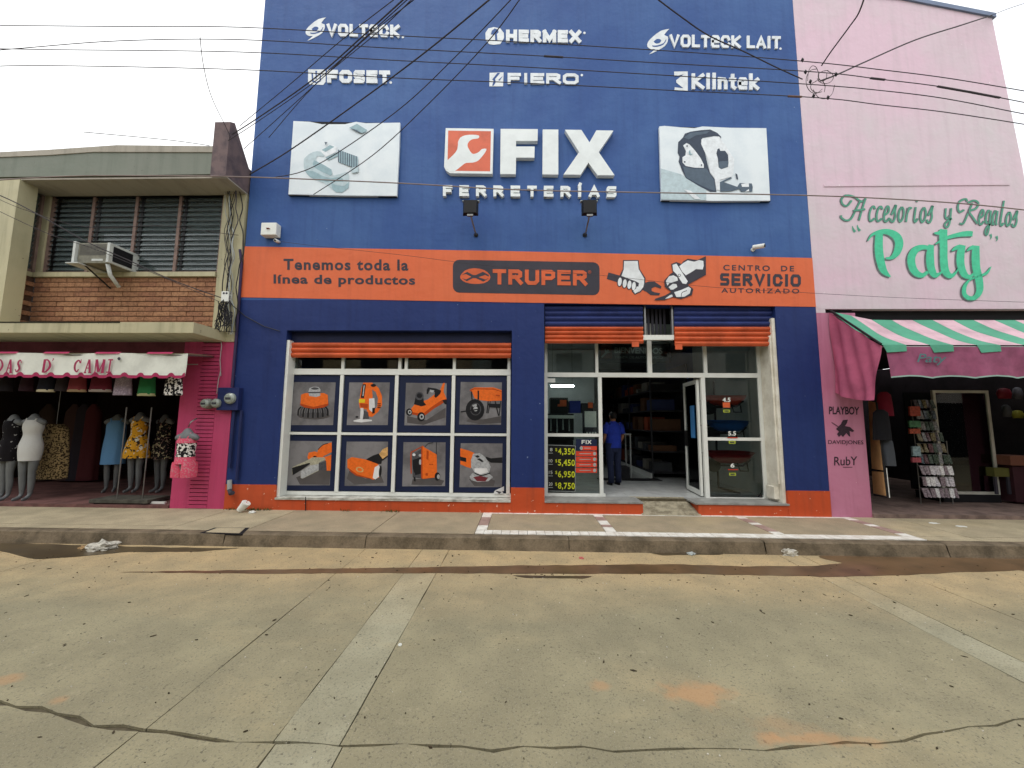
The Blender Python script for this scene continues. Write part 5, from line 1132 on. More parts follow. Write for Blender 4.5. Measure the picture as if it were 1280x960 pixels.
M_cond = mat('navy_conduit', (30, 40, 84), .6)
t = thing('conduit', 'navy painted conduit pipes running down from the meter box to a grey elbow', 'conduit', tuple(at(288, 606, 0)))
for xx, yb_ in ((287, 585), (296, 600)): MB().tube([at(xx + 6, 513, -.04), at(xx, yb_, -.04)], .022, 8).build('pipe', M_cond, t)
MB().tube([at(287, 600, -.05), at(287, 612, -.05)], .035, 10).build('coupling', M_lgrey, t); MB().tube([at(287, 612, -.05), at(288.5, 617, -.09), at(291, 616, -.11)], .034, 10).build('elbow', M_dgrey, t)
t = tag(MB().tube([at(300, 312, -.03), at(302, 330, -.03), at(297, 400, -.03), at(290, 484, -.03)], .022, 8).build('conduit', mat('orange_blue_conduit', (60, 50, 84), .7)), 'thin conduit running down the left edge of the blue wall', 'conduit')
tag(MB().tube([at(284, 372, -.08), at(291, 382, -.08), at(306, 395, -.03), at(330, 408, -.03), at(350, 414, -.03)], .008, 6).build('cable', M_black), 'loose black cable stapled below the orange band to the window corner', 'cable')
# grey junction box on the cream pillar and the tangle of service cables
c = at(281, 370, -.12); t = thing('junction_box', 'small white junction box with two knock-outs in the cable tangle beside the brick panel', 'junction box', tuple(at(281, 375, 0)))
box('box_body', M_white, c.x - .07, c.x + .07, -.12, -.03, c.z - .1, c.z + .09, t, bevel=.01)
for dz in (.05, .0): MB().cyl((c.x + dz - .02, -.121, c.z + .05), .018, (0, -.004, 0), 10).build('knock_out', M_dgrey, t)
rr = random.Random(21)
for k in range(9):
    pts = []; xx = 295 + rr.uniform(-12, 7)
    for y in range(205 + rr.randrange(40), 420, 14): xx += rr.uniform(-5, 4); xx = min(max(xx, 274), 304); pts.append(tuple(at(xx, y, -.06 - rr.random() * .08)))
    tag(MB().tube(smoothline(pts, 3), rr.uniform(.004, .01), 5).build('service_cable', rr.choice([M_black, M_black, M_dgrey, M_lgrey])), 'thin service cable running down the pillar between the two buildings', 'cable', 'tangled service cables on the corner pillar')
for k in range(12):
    pts = [tuple(at(268 + rr.uniform(0, 22), 375 + rr.uniform(0, 40), -.1 - rr.random() * .15)) for _ in range(5)]
    tag(MB().tube(smoothline(pts, 5), rr.uniform(.004, .008), 5).build('cable_coil', rr.choice([M_black, M_dgrey])), 'loose curl of cable bunched below the white junction box', 'cable', 'cable curls below the junction box')
for pts in ([(276, 470), (275, 450), (277, 432), (274, 410)], [(271, 492), (273, 475), (276, 462)]):
    tag(MB().tube([at(x, y, -.04) for x, y in pts], .006, 5).build('cable', M_lgrey), 'pale frayed cable end dangling above the electric meters' if pts[0][0] > 272 else 'short pale cable tail just over the two left meters', 'cable')

# ================================================================== OVERHEAD CABLES
M_wire = mat('weathered_black_cable', (66, 62, 66), .8)
def cable(label, px, Y0, Y1=None, r=.009, m=None, group=None, name='overhead_cable', sub=6):
    Y1 = Y0 if Y1 is None else Y1; n = len(px) - 1
    x0, x1 = px[0][0], px[-1][0]
    pts = [tuple(at(x, y, Y0 + (Y1 - Y0) * ((x - x0) / (x1 - x0)))) for x, y in px]
    return tag(MB().tube(smoothline(pts, sub), r * .74, 6).build(name, m or M_wire), label, 'cable', group)
Wn = [[(-40, 32), (20, 32), (140, 33), (300, 34), (485, 44), (660, 53), (870, 66), (1020, 78), (1100, 87), (1180, 97), (1265, 111), (1320, 121)],
      [(-40, 66), (30, 60), (150, 51), (300, 49.5), (485, 60), (660, 69), (830, 79), (1020, 90), (1100, 99), (1180, 109), (1270, 126), (1320, 136)],
      [(-40, 60), (60, 62), (300, 65), (485, 75), (660, 84), (830, 94), (1020, 106), (1100, 113), (1180, 123), (1278, 142), (1320, 150)],
      [(-40, 84), (60, 82), (300, 87), (485, 97), (660, 104), (830, 112.5), (1020, 122), (1100, 131), (1180, 140), (1278, 155), (1320, 163)]]
for i, p in enumerate(Wn):
    cable(('uppermost of four parallel power lines crossing the blue wall', 'second from the top of four parallel power lines crossing the blue wall', 'third from the top of four parallel power lines crossing the blue wall', 'lowest of four parallel power lines crossing the blue wall')[i], p, -1.6, r=.0075, group='parallel power lines')
cable('pale sagging cable crossing just below the FERRETERÍAS letters', [(-40, 228), (0, 225), (75, 220.5), (150, 219.5), (300, 221), (500, 229), (640, 237), (800, 240.5), (1000, 244), (1120, 249), (1220, 256), (1320, 267)], -1.7, r=.01, m=mat('pale_cable', (142, 128, 124), .6))
cable('thin line from the siren box across the orange band and the pink wall', [(352, 302), (400, 308), (500, 318.5), (600, 331), (700, 340), (770, 346), (885, 358.5), (1000, 365.5), (1100, 371), (1200, 375), (1320, 379)], -.12, -.5, r=.004)
DG = [[(300, 157), (357, 110), (426, 51), (497, -4)], [(290, 168), (320, 149), (393, 98), (457, 42), (508, -4)], [(285, 176), (322, 152), (396, 100), (462, 42), (513, -4)], [(305, 186), (384, 115), (457, 48), (522, -4)], [(336, 172), (393, 107), (470, 42), (518, -4)],
      [(312, 218), (362, 188), (446, 129), (530.6, 66), (616, -4)], [(342, 222), (393, 208), (494, 140.6), (575.6, 64.7), (642, -4)], [(392, 243), (466, 194), (539, 126.5), (609, 53), (652, -4)]]
for i, p in enumerate(DG):
    if i < 5: cable('%s of five bundled cables climbing from the brown parapet to the top' % ('leftmost', 'second', 'middle', 'fourth', 'rightmost')[i], p, -.55, -2.6, r=.0075 if i != 1 else .012, group='diagonal cable bundle')
    else: cable(('thick diagonal cable crossing the upper left of the nut billboard', 'diagonal cable passing between the left billboard corner and the upper centre', 'rightmost diagonal cable, crossing the lower right of the left billboard')[i - 5], p, -.3, -2.6, r=(.013, .009, .009)[i - 5])
cable('twisted drop cable over the VOLTECK LAIT letters', [(818, -4), (850, 20), (886, 44.5), (931, 65), (970, 84), (1003, 99)], -2.6, -1.6, r=.01)
cable('drop cable falling from the top edge to the knot of wires on the pink wall', [(1081, -4), (1073, 17), (1062, 33), (1048, 52), (1037, 67), (1027, 82)], -2.4, -1.6, r=.012)
cable('long cable rising from the wire knot to the pink parapet corner', [(1026, 101), (1047, 93), (1080, 78), (1144, 50), (1200, 32), (1240, 19)], -1.6, -.05, r=.013)
cable('thin cable running on beyond the pink parapet corner', [(1238, 20), (1260, 11), (1300, -2)], -.05, -.3, r=.006)
cable('wire dropping from the sky to the brown parapet wing', [(250, 46), (254, 80), (264, 120), (283, 160), (288, 172)], -1.6, -.5, r=.007)
cable('wire reaching from the left sky to the roof corner', [(104, 165), (170, 171), (220, 176), (262, 182)], -1.2, -.52, r=.007)
cable('wire crossing the louvre windows to the pillar tangle', [(-20, 240), (30, 262), (110, 284), (200, 282), (265, 290), (298, 294)], -.9, -.1, r=.006)
cable('black cable looping in front of the air conditioner down to the junction box', [(-20, 236), (17, 252), (60, 275), (110, 303), (160, 325), (215, 350), (276, 372)], -1.0, -.15, r=.012)
cable('thin cable beside the one looping past the air conditioner', [(-20, 255), (60, 292), (120, 312), (200, 345), (274, 377)], -1.0, -.15, r=.007)
kn = random.Random(5)
M_knot = mat('wire_knot', (66, 60, 58), .7)
for k in range(8):
    cx, cy = 1026 + kn.uniform(-14, 14), 102 + kn.uniform(-9, 9); rx, ry = kn.uniform(5, 16), kn.uniform(6, 18)
    pts = [tuple(at(cx + rx * math.cos(a), cy + ry * math.sin(a), -1.6 + kn.uniform(-.03, .03))) for a in [q * .7 + k for q in range(kn.randrange(5, 9))]]
    tag(MB().tube(smoothline(pts, 4), .004, 5).build('wire_loop', M_knot), 'small loose loop in the knot of wires near the pink wall edge', 'wire', 'loops in the wire knot')
for (x, y) in ((1013, 102), (1045, 93), (1003, 75), (1007, 90), (1017, 120), (1035, 122)):
    c = at(x, y, -1.6); tag(MB().loft([(c + Vector((0, 0, -.03)), .006, .006), (c, .02, .02), (c + Vector((0, 0, .03)), .006, .006)], 8).build('splice_clamp', M_black), 'small dark splice clamp in the knot of wires by the pink wall', 'clamp', 'clamps in the wire knot')
for x0, x1, wi, lab in ((680, 704, 1, 'short pale splice sleeve below the HERMEX letters on a power line'), (985, 1002, 3, 'short brown splice sleeve on the lowest power line at the blue wall edge'), (1088, 1106, 1, 'short dark splice sleeve on a power line over the pink wall'), (1172, 1250, 1, 'long dark splice sleeve on a power line over the pink wall')):
    def yw(x):
        p = Wn[wi]
        for (a, b), (c, d) in zip(p, p[1:]):
            if a <= x <= c: return b + (d - b) * (x - a) / (c - a)
    tag(MB().tube([at(x, yw(x), -1.6) for x in (x0, (x0 + x1) / 2, x1)], .013, 6).build('cable_splice', mat('sleeve_brown', (110, 84, 72), .7) if wi == 3 else M_wire), lab, 'splice')

# ================================================================== MANNEQUINS
M_man = mat('mannequin_grey', (112, 116, 118), .45, .1, 6)
def fabric(name, c, spots=None, scale=14, th=.56, c3=None):
    m = bpy.data.materials.new(name); m.use_nodes = True; nt = m.node_tree; b = nt.nodes['Principled BSDF']; b.inputs['Roughness'].default_value = .85; b.inputs['Specular IOR Level'].default_value = .15
    b.inputs['Base Color'].default_value = lin(c)
    g = nt.nodes.new('ShaderNodeNewGeometry'); prev = None
    for i, cc in enumerate([q for q in (spots, c3) if q]):
        t = nt.nodes.new('ShaderNodeTexNoise'); t.inputs['Scale'].default_value = scale * (1 + i * .35); t.inputs['Detail'].default_value = 2
        mp = nt.nodes.new('ShaderNodeMapping'); mp.inputs['Location'].default_value = (i * 7, 3, 1); nt.links.new(g.outputs['Position'], mp.inputs[0]); nt.links.new(mp.outputs[0], t.inputs['Vector'])
        r = nt.nodes.new('ShaderNodeMapRange'); r.inputs[1].default_value = th; r.inputs[2].default_value = th + .02; nt.links.new(t.outputs['Fac'], r.inputs[0])
        x = nt.nodes.new('ShaderNodeMixRGB'); nt.links.new(r.outputs[0], x.inputs[0]); x.inputs[2].default_value = lin(cc)
        if prev is None: x.inputs[1].default_value = lin(c)
        else: nt.links.new(prev, x.inputs[1])
        prev = x.outputs[0]
    if prev is not None: nt.links.new(prev, b.inputs['Base Color'])
    t = nt.nodes.new('ShaderNodeTexNoise'); t.inputs['Scale'].default_value = 9; bp = nt.nodes.new('ShaderNodeBump'); bp.inputs['Strength'].default_value = .4; bp.inputs['Distance'].default_value = .03
    nt.links.new(g.outputs['Position'], t.inputs['Vector']); nt.links.new(t.outputs['Fac'], bp.inputs['Height']); nt.links.new(bp.outputs[0], b.inputs['Normal']); return m
def mannequin_mesh(legs=True, arms=True):
    V = [(0, 0, .86), (0, 0, .98), (0, .0, 1.1), (0, 0, 1.22), (0, 0, 1.32), (0, 0, 1.39), (0, .0, 1.47)]
    R = [(.155, .115), (.145, .1), (.11, .085), (.135, .1), (.13, .085), (.06, .055), (.048, .048)]
    E_ = [(i, i + 1) for i in range(6)]
    if legs:
        for s in (-1, 1):
            b = len(V); V += [(s * .085, 0, .78), (s * .088, -.005, .62), (s * .08, -.01, .46), (s * .078, .012, .3), (s * .07, .015, .08), (s * .075, -.05, .03), (s * .085, -.13, .02)]
            R += [(.09, .09), (.075, .075), (.052, .055), (.054, .056), (.03, .032), (.032, .026), (.03, .016)]
            E_ += [(0, b)] + [(b + i, b + i + 1) for i in range(6)]
    else:
        for s in (-1, 1):
            b = len(V); V += [(s * .085, 0, .78), (s * .09, -.005, .66)]; R += [(.09, .09), (.08, .08)]; E_ += [(0, b), (b, b + 1)]
    if arms:
        for s in (-1, 1):
            b = len(V); V += [(s * .16, 0, 1.33), (s * .205, 0, 1.27)]; R += [(.052, .05), (.045, .045)]; E_ += [(4, b), (b, b + 1)]
    return skin(V, E_, R, 1)
MANM = mannequin_mesh(); MANT = mannequin_mesh(False)
def rings_dress(kind):
    if kind == 'fit': return [(.66, .155, .125), (.8, .175, .14), (.92, .178, .138), (1.0, .158, .118), (1.1, .132, .104), (1.2, .152, .122), (1.28, .155, .118), (1.35, .12, .085)]
    if kind == 'shift': return [(.52, .2, .15), (.7, .195, .15), (.9, .185, .145), (1.1, .165, .125), (1.25, .165, .125), (1.34, .12, .08)]
    if kind == 'flare': return [(.62, .24, .18), (.75, .22, .17), (.9, .19, .15), (1.04, .14, .11), (1.15, .14, .115), (1.24, .15, .12), (1.3, .13, .1)]
def wavy_loft(rings, c, wave=.0, nw=9, n=40, turn=0.0):
    V = []; F = []
    zmin = rings[0][0]; zmax = rings[-1][0]
    for (z, rx, ry) in rings:
        f = (zmax - z) / (zmax - zmin)
        for k in range(n):
            q = 2 * math.pi * k / n; rf = 1 + wave * f * math.sin(q * nw)
            x, y = math.cos(q) * rx * rf, math.sin(q) * ry * rf
            V.append((x * math.cos(turn) - y * math.sin(turn), x * math.sin(turn) + y * math.cos(turn), z))
    for i in range(len(rings) - 1):
        for k in range(n): F.append((i * n + k, i * n + (k + 1) % n, (i + 1) * n + (k + 1) % n, (i + 1) * n + k))
    mb = MB(); mb.add([Vector(v) + Vector(c) for v in V], F); return mb
def mannequin(label, foot, kind, m, rot=0, z0=.05, sc=1.0, torso=False, wave=.04, straps=True):
    t = thing('mannequin', label, 'mannequin', foot, 'headless mannequins in the dress shop')
    t.rotation_euler = (0, 0, rot); t.scale = (sc * .86, sc * .9, sc)
    b = bpy.data.objects.new('body', MANT if torso else MANM); COL.objects.link(b); b.parent = t; b['_w'] = tuple(foot)
    if not b.data.materials: b.data.materials.append(M_man)
    mb = wavy_loft(smoothline(rings_dress(kind), 3), (0, 0, 0), wave)
    o = mb.build('dress', m, None, True); o.parent = t; o.location = (0, 0, 0)
    if straps:
        for s in (-1, 1):
            st = MB().tube([(s * .07, -.09, 1.3), (s * .085, -.05, 1.37), (s * .085, .03, 1.375), (s * .07, .08, 1.3)], .013, 6).build('strap', m); st.parent = t
    return t
def footpos(x, y, z=.05):
    p = gnd(x, y, z); return (p.x, p.y, z)
F_black = fabric('black_dress', (26, 24, 28), (150, 150, 150), 16, .66); F_white = fabric('white_ruched_dress', (206, 208, 206)); F_leo = fabric('leopard_fabric', (150, 130, 92), (52, 42, 30), 38, .5)
F_blue = fabric('light_blue_dress', (106, 156, 204)); F_yel = fabric('yellow_floral', (226, 166, 46), (230, 226, 210), 14, .58, (60, 50, 44)); F_flo = fabric('black_floral', (28, 28, 30), (196, 190, 150), 22, .6, (150, 120, 110)); F_pinks = fabric('pink_shorts', (212, 84, 110), (200, 130, 140), 40, .55); F_bw = fabric('black_white_pattern', (30, 28, 30), (225, 222, 216), 26, .5)
def mscale(x_foot, y_foot, y_neck, z=.05):
    p = gnd(x_foot, y_foot, z); return (Z(x_foot, y_neck, p.y) - z) / 1.5
mannequin('headless mannequin in a tight white ruched dress, second from the left', footpos(30, 625), 'fit', F_white, .15, sc=mscale(30, 625, 514), wave=.0)
mannequin('headless mannequin in a short black dress, cut by the left photo edge', footpos(4, 625), 'fit', F_black, -.1, sc=mscale(4, 625, 515), wave=.02)
pf = footpos(146, 622, .12)
mannequin('headless mannequin in a plain light blue dress turned half aside on the low stand', footpos(137, 615, .05), 'shift', F_blue, .5, sc=mscale(137, 615, 515), wave=.03)
mannequin('headless mannequin in a yellow floral playsuit in the middle of the stand', footpos(166, 615, .1), 'flare', F_yel, .1, sc=mscale(166, 615, 516), wave=.05)
mannequin('headless mannequin in a black floral dress nearest the pink pillar', footpos(198, 615, .05), 'flare', F_flo, -.1, sc=mscale(198, 615, 515), wave=.05)
# leopard dress hanging
hp = gnd(65, 628, .05); hp.y += .5
t = thing('hanging_dress', 'leopard print dress hanging from the ceiling behind the white dress', 'dress', (X(64, 600, hp.y), hp.y, .3))
zt_, zb_ = Z(68, 530, hp.y), Z(66, 598, hp.y); hgt = zt_ - zb_
mb = wavy_loft(smoothline([(zb_ + hgt * a, b, .12) for a, b in ((0, .3), (.3, .3), (.6, .27), (.82, .24), (.93, .2), (1, .06))], 3), (X(67, 560, hp.y), hp.y, 0), .06, 7); mb.build('dress', F_leo, t, True)
MB().tube([(X(67, 560, hp.y), hp.y, zt_), (X(67, 560, hp.y), hp.y, 2.8)], .005).build('hanger', M_steel, t)
# pink set on the pillar
tz = Z(233, 581, -.22); ms = (Z(233, 534, -.22) - tz) / .62
t = thing('mannequin', 'half mannequin in pink top and shorts hung on the pink pillar', 'mannequin', (X(233, 560, -.22), -.22, tz))
t.scale = (ms * .92, ms * .95, ms * 1.04); off = -.88
tb = mannequin_mesh(False); 
for v in tb.vertices: v.co.z += off
tb.materials.append(M_man); b = bpy.data.objects.new('torso', tb); COL.objects.link(b); b.parent = t; b['_w'] = (0, 0, 0)
def on(t, mb, name, m, sm=True):
    o = mb.build(name, m, None, sm); o.parent = t; return o
on(t, wavy_loft(smoothline([(.02 + 0, .17, .135), (.1, .155, .12), (.22, .13, .105), (.34, .152, .122), (.42, .14, .11)], 3), (0, 0, 0), .01), 'top', F_pinks)
on(t, wavy_loft([(.13, .152, .119), (.2, .138, .11), (.3, .152, .122), (.345, .157, .126)], (0, 0, 0)), 'printed_panel', F_bw)
for s in (-1, 1): on(t, wavy_loft([(-.19, .12, .12), (-.1, .12, .125), (.0, .1, .13), (.05, .09, .12)], (s * .09, 0, 0), .03, 6), 'shorts_leg', F_pinks)
for s in (-1, 1): on(t, MB().tube([(s * .07, -.09, .4), (s * .085, -.03, .5), (s * .07, .07, .42)], .012), 'strap', F_pinks)
MB
on(t, MB().tube([(0, 0, .6), (.02, .02, .68), (.05, .1, .74)], .012), 'hook', M_steel)
# stand and rail posts in front
st = thing('display_stand', 'low dark wooden platform stand with two thin posts under the mannequins', 'stand', tuple(gnd(145, 630, .05)))
p0, p1 = gnd(112, 630, .05), gnd(185, 631, .05)
box('platform', mat('dark_worn_wood', (84, 82, 74), .8, .3, 6, bump=.3), p0.x, p1.x, p0.y - .02, p0.y + .4, .07, .13, st, bevel=.006)
for x in (p0.x + .1, p1.x - .1): box('foot', M_blackm, x - .03, x + .03, p0.y, p0.y + .3, .05, .07, st)
for xx in (146, 178): a = at(xx, 624, p0.y + .1); a.z = .13; MB().tube([a, (a.x, a.y, Z(xx, 509, p0.y + .1))], .009, 8).build('post', M_steel, st)
tag(box('white_tube', M_white, X(191, 629, p0.y + .1), X(209, 629, p0.y + .1), p0.y + .05, p0.y + .09, .055, .09), 'short white tube lying on the shop floor beside the pink pillar', 'tube')
# garments hanging under the awning, left to right
row = [(8, 17, (30, 26, 30), None, 'black top at the far left of the row under the awning'), (34, 16, (46, 26, 34), None, 'dark maroon top, second from the left under the awning'), (58, 20, (34, 36, 46), (208, 200, 170), 'dark navy shorts with pale hem under the letter D of the awning'), (78, 14, (50, 42, 44), None, 'narrow dark brown top hanging between navy and salmon shorts'), (97, 22, (124, 54, 58), (160, 136, 106), 'salmon red shorts with tan hem under the awning'), (126, 27, (98, 32, 46), (160, 148, 140), 'wine red wide shorts with pale hem under the awning'), (154, 22, (150, 136, 150), None, 'lilac grey shorts hanging under the awning'), (184, 21, (44, 112, 66), (176, 172, 130), 'green shorts with cream waistband under the awning'), (217, 22, None, None, 'black and white patterned shorts at the right end of the row')]
for i, (x, w_, c, hem, lab) in enumerate(row):
    Yg = -.34 if i > 7 else -.28; ztop = Z(x, 470, Yg); zbt = Z(x, 494 if i > 5 else 489, Yg); xc = X(x, 480, Yg); hw = w_ / 2 / 78
    t = thing('hanging_garment', lab, 'clothing', (xc, Yg, zbt), 'garments hung in a row under the awning')
    m = F_bw if c is None else fabric('garment_fabric', c, tuple(min(255, v + 30) for v in c) if i in (6,) else None, 40)
    mb = wavy_loft([(zbt, hw * 1.1, .06), (zbt + (ztop - zbt) * .5, hw * 1.02, .055), (ztop + .02, hw * .9, .045), (ztop + .1, hw * .85, .04)], (xc, Yg, 0), .06, 5, 30); mb.build('cloth', m, t, True)
    if hem: wavy_loft([(zbt - .012, hw * 1.11, .062), (zbt + .028, hw * 1.1, .062)], (xc, Yg, 0), .06, 5, 30).build('hem', fabric('hem_fabric', hem), t)
    MB().tube([(xc, Yg, ztop + .1), (xc, Yg, ztop + .22)], .004).build('hanger', M_steel, t)
tag(MB().tube([(ax0, -.3, Z(100, 455, -.3)), (ax1 - .05, -.3, Z(100, 455, -.3))], .01).build('clothes_rail', M_steel), 'steel rail under the white awning carrying the garments', 'rail')
for i, (x, c) in enumerate(((55, (60, 48, 42)), (88, (70, 52, 50)), (100, (48, 44, 52)), (112, (84, 40, 44)))):
    Yg = 2.2; xc = X(x, 560, Yg); 
    wavy = wavy_loft([(Z(x, 600, Yg), .26, .12), (Z(x, 560, Yg), .24, .1), (Z(x, 515, Yg), .2, .08), (Z(x, 505, Yg), .05, .04)], (xc, Yg, 0), .08, 6)
    o = wavy.build('stock_dress', fabric('stock_fabric', c), None, True); tag(o, ('dim brown dress at the back of the dress shop, leftmost', 'dim wine dress at the back of the dress shop, second', 'dim grey dress at the back of the dress shop, third', 'dim red dress deep in the dress shop, rightmost')[i], 'dress', 'stock dresses at the back')
# ================================================================== INSIDE THE HARDWARE SHOP
M_tube = bpy.data.materials.new('lit_tube'); M_tube.use_nodes = True; b = M_tube.node_tree.nodes['Principled BSDF']; b.inputs['Emission Color'].default_value = (.9, .97, 1, 1); b.inputs['Emission Strength'].default_value = 40
c = at(703, 482.5, 3.2); t = thing('ceiling_light', 'lit fluorescent tube seen through the upper left pane of the shopfront', 'light', (c.x, 3.2, c.z))
box('fitting', M_white, c.x - .32, c.x + .32, 3.17, 3.26, c.z + .02, c.z + .06, t); MB().tube([(c.x - .29, 3.2, c.z), (c.x + .29, 3.2, c.z)], .022, 8).build('tube', M_tube, t)
for xx in (-.25, .25): MB().tube([(c.x + xx, 3.2, c.z + .06), (c.x + xx, 3.2, 3.62)], .006).build('suspension_rod', M_steel, t)
box('side_partition', M_iwall, .05, 2.1, 4.5, 4.56, FZ, 3.61, W)
# counter area behind the left pane
M_shelf = mat('dark_shelving', (46, 46, 50), .7, .2, 4); M_cream2 = mat('counter_laminate', (176, 178, 176), .5, .1, 4)
ct = thing('counter', 'grey shop counter just inside the doorway, next to the man in blue', 'counter', tuple(gnd(740, 605, FZ)))
box('body', M_shelf, .5, 1.0, .95, 1.35, FZ, 1.2, ct); box('top', M_cream2, .46, 1.05, .9, 1.4, 1.2, 1.24, ct)
rk = thing('tool_rack', 'black rack with white header strip and hanging tools behind the upper left pane', 'rack', (X(700, 545, .75), .75, 1.24))
Y_ = .75
box('header', M_white, X(684, 521, Y_), X(718, 521, Y_), Y_, Y_ + .06, Z(700, 523, Y_), Z(700, 519, Y_), rk)
box('back_panel', M_shelf, X(683, 530, Y_), X(718, 530, Y_), Y_ + .08, Y_ + .1, Z(700, 550, Y_), Z(700, 517, Y_), rk)
for k in range(9):
    xx = X(685 + k * 3.8, 535, Y_); MB().tube([(xx, Y_ + .03, Z(700, 524, Y_)), (xx, Y_ + .02, Z(700, 541 - (k % 3) * 2, Y_))], [.008, .016], 6).build('hanging_tool', M_lgrey if k % 2 else M_blackm, rk)
Y_ = 1.0
def slab3(name, m, x0, y0, x1, y1, Y, d, parent=None, bevel=0): return box(name, m, X(x0, (y0 + y1) / 2, Y), X(x1, (y0 + y1) / 2, Y), Y, Y + d, Z((x0 + x1) / 2, y1, Y), Z((x0 + x1) / 2, y0, Y), parent, bevel)
t = thing('tool_box', 'black carton with an orange emblem stacked behind the upper left pane', 'box', tuple(at(698, 517, .9)))
slab3('carton', M_black, 688, 497, 710, 517, .9, .3, t); slab3('print', M_op, 700, 500, 708, 508, .895, .004, t); slab3('print_mark', M_op, 697, 505, 702, 508, .894, .004, t)
t = thing('tool_box', 'blue and black stack of cartons right of the black carton', 'box', tuple(at(727, 517, .95)))
slab3('carton', mat('carton_blue', (34, 52, 140), .6), 712, 501, 726, 516, .95, .3, t); slab3('carton', M_shelf, 727, 504, 747, 516, .95, .3, t); slab3('print', M_op, 735, 503, 741, 510, .94, .004, t)
t = thing('white_board', 'pale blank display panel beside the tool rack inside the shop', 'panel', tuple(at(738, 541, .9))); slab3('sheet', M_white, 731, 514, 745.5, 541, .9, .03, t); slab3('edge', M_dgrey, 728.5, 514, 730.5, 541, .89, .05, t)
t = thing('cash_register', 'grey cash register with white buttons at the bottom of the upper left pane', 'register', tuple(at(738, 544, .8))); slab3('body', M_dgrey, 731, 534, 747, 544, .8, .25, t)
for k in range(4): slab3('key', M_white, 733 + k * 3.5, 540, 735 + k * 3.5, 542, .79, .01, t)
tag(slab3('notice', M_white, 684, 473, 694, 478, G2 + .006, .004), 'small white notice stuck at the top of the upper left pane', 'notice')
# wall shelving on both sides deep inside
sh = thing('shelving', 'long dark wall shelving with stock along the right side of the shop', 'shelving', (3.7, 4.5, FZ))
for k in range(5): box('shelf', M_shelf, 3.05, 3.9, 2.6, 8.2, FZ + .12 + k * .48, FZ + .15 + k * .48, sh)
box('kick_board', M_white, 3.03, 3.05, 2.6, 8.2, FZ, FZ + .12, sh); box('back_panel', M_shelf, 3.9, 3.95, 2.6, 8.2, FZ, 2.9, sh)
for y in (2.6, 4.4, 6.2, 8.2): box('upright', M_shelf, 3.05, 3.08, y - .02, y + .02, FZ, 2.8, sh)
cn = ('brown', 'steel grey', 'rust orange', 'navy', 'pale grey', 'black'); od = ('lowest', 'second', 'third', 'fourth', 'fifth', 'sixth', 'seventh', 'eighth', 'top')
r3 = random.Random(9); cols = [(90, 60, 40), (60, 62, 66), (140, 60, 34), (40, 50, 90), (120, 116, 108), (32, 32, 34)]
for k in range(5):
    y = 2.7
    while y < 8.1:
        w_ = r3.uniform(.15, .5); h = r3.uniform(.12, .36); ci = r3.randrange(len(cols))
        tag(box('stock_box', mat('stock_%d' % ci, cols[ci], .7), 3.12, 3.5 + r3.uniform(0, .3), y, y + w_, FZ + .151 + k * .48, FZ + .151 + k * .48 + h), '%s %scarton, %s right hand shelf up, %s' % (cn[ci], 'tall ' if h > .25 else '', od[k], 'near the door' if y < 4.5 else 'halfway in' if y < 6.3 else 'at the far end'), 'box', 'stock on the right hand shelving')
        y += w_ + r3.uniform(.03, .3)
sh = thing('shelving', 'dark back shelving seen through the middle of the doorway', 'shelving', (2.1, 6.5, FZ))
for k in range(5): box('shelf', M_shelf, .4, 2.3, 6.3, 6.8, FZ + .1 + k * .45, FZ + .13 + k * .45, sh)
box('back_panel', M_shelf, .4, 2.3, 6.8, 6.84, FZ, 2.6, sh)
for k in range(5):
    x = .5
    while x < 2.2:
        w_ = r3.uniform(.12, .4); h = r3.uniform(.12, .32); ci = r3.randrange(len(cols))
        tag(box('stock_box', mat('stock_%d' % ci, cols[ci], .7), x, x + w_, 6.34, 6.6, FZ + .131 + k * .45, FZ + .131 + k * .45 + h), '%s %scarton, %s shelf up of the back shelving, %s' % (cn[ci], 'tall ' if h > .25 else '', od[k], 'left part' if x < 1.3 else 'right part'), 'box', 'stock on the back shelving')
        x += w_ + r3.uniform(.02, .15)
t = thing('display_cabinet', 'pale framed glass cabinet beside the man in blue', 'cabinet', tuple(gnd(780, 603, FZ)))
p = gnd(776, 600, FZ); fr = MB()
for dx in (0, .32):
    for dy in (0, .4): fr.box(p.x + dx - .012, p.x + dx + .012, p.y + .3 + dy - .012, p.y + .3 + dy + .012, FZ, FZ + 1.0)
fr.box(p.x - .02, p.x + .34, p.y + .28, p.y + .72, FZ + 1.0, FZ + 1.03); fr.build('frame', M_cream2, t); box('base', M_shelf, p.x, p.x + .3, p.y + .32, p.y + .7, FZ, FZ + .25, t)
tag(box('door_mat', mat('black_rubber_mat', (30, 30, 32), .9), p.x - .5, p.x + .9, p.y - .1, p.y + .22, FZ + .002, FZ + .014), 'black rubber mat on the pale tiles inside the doorway', 'mat')
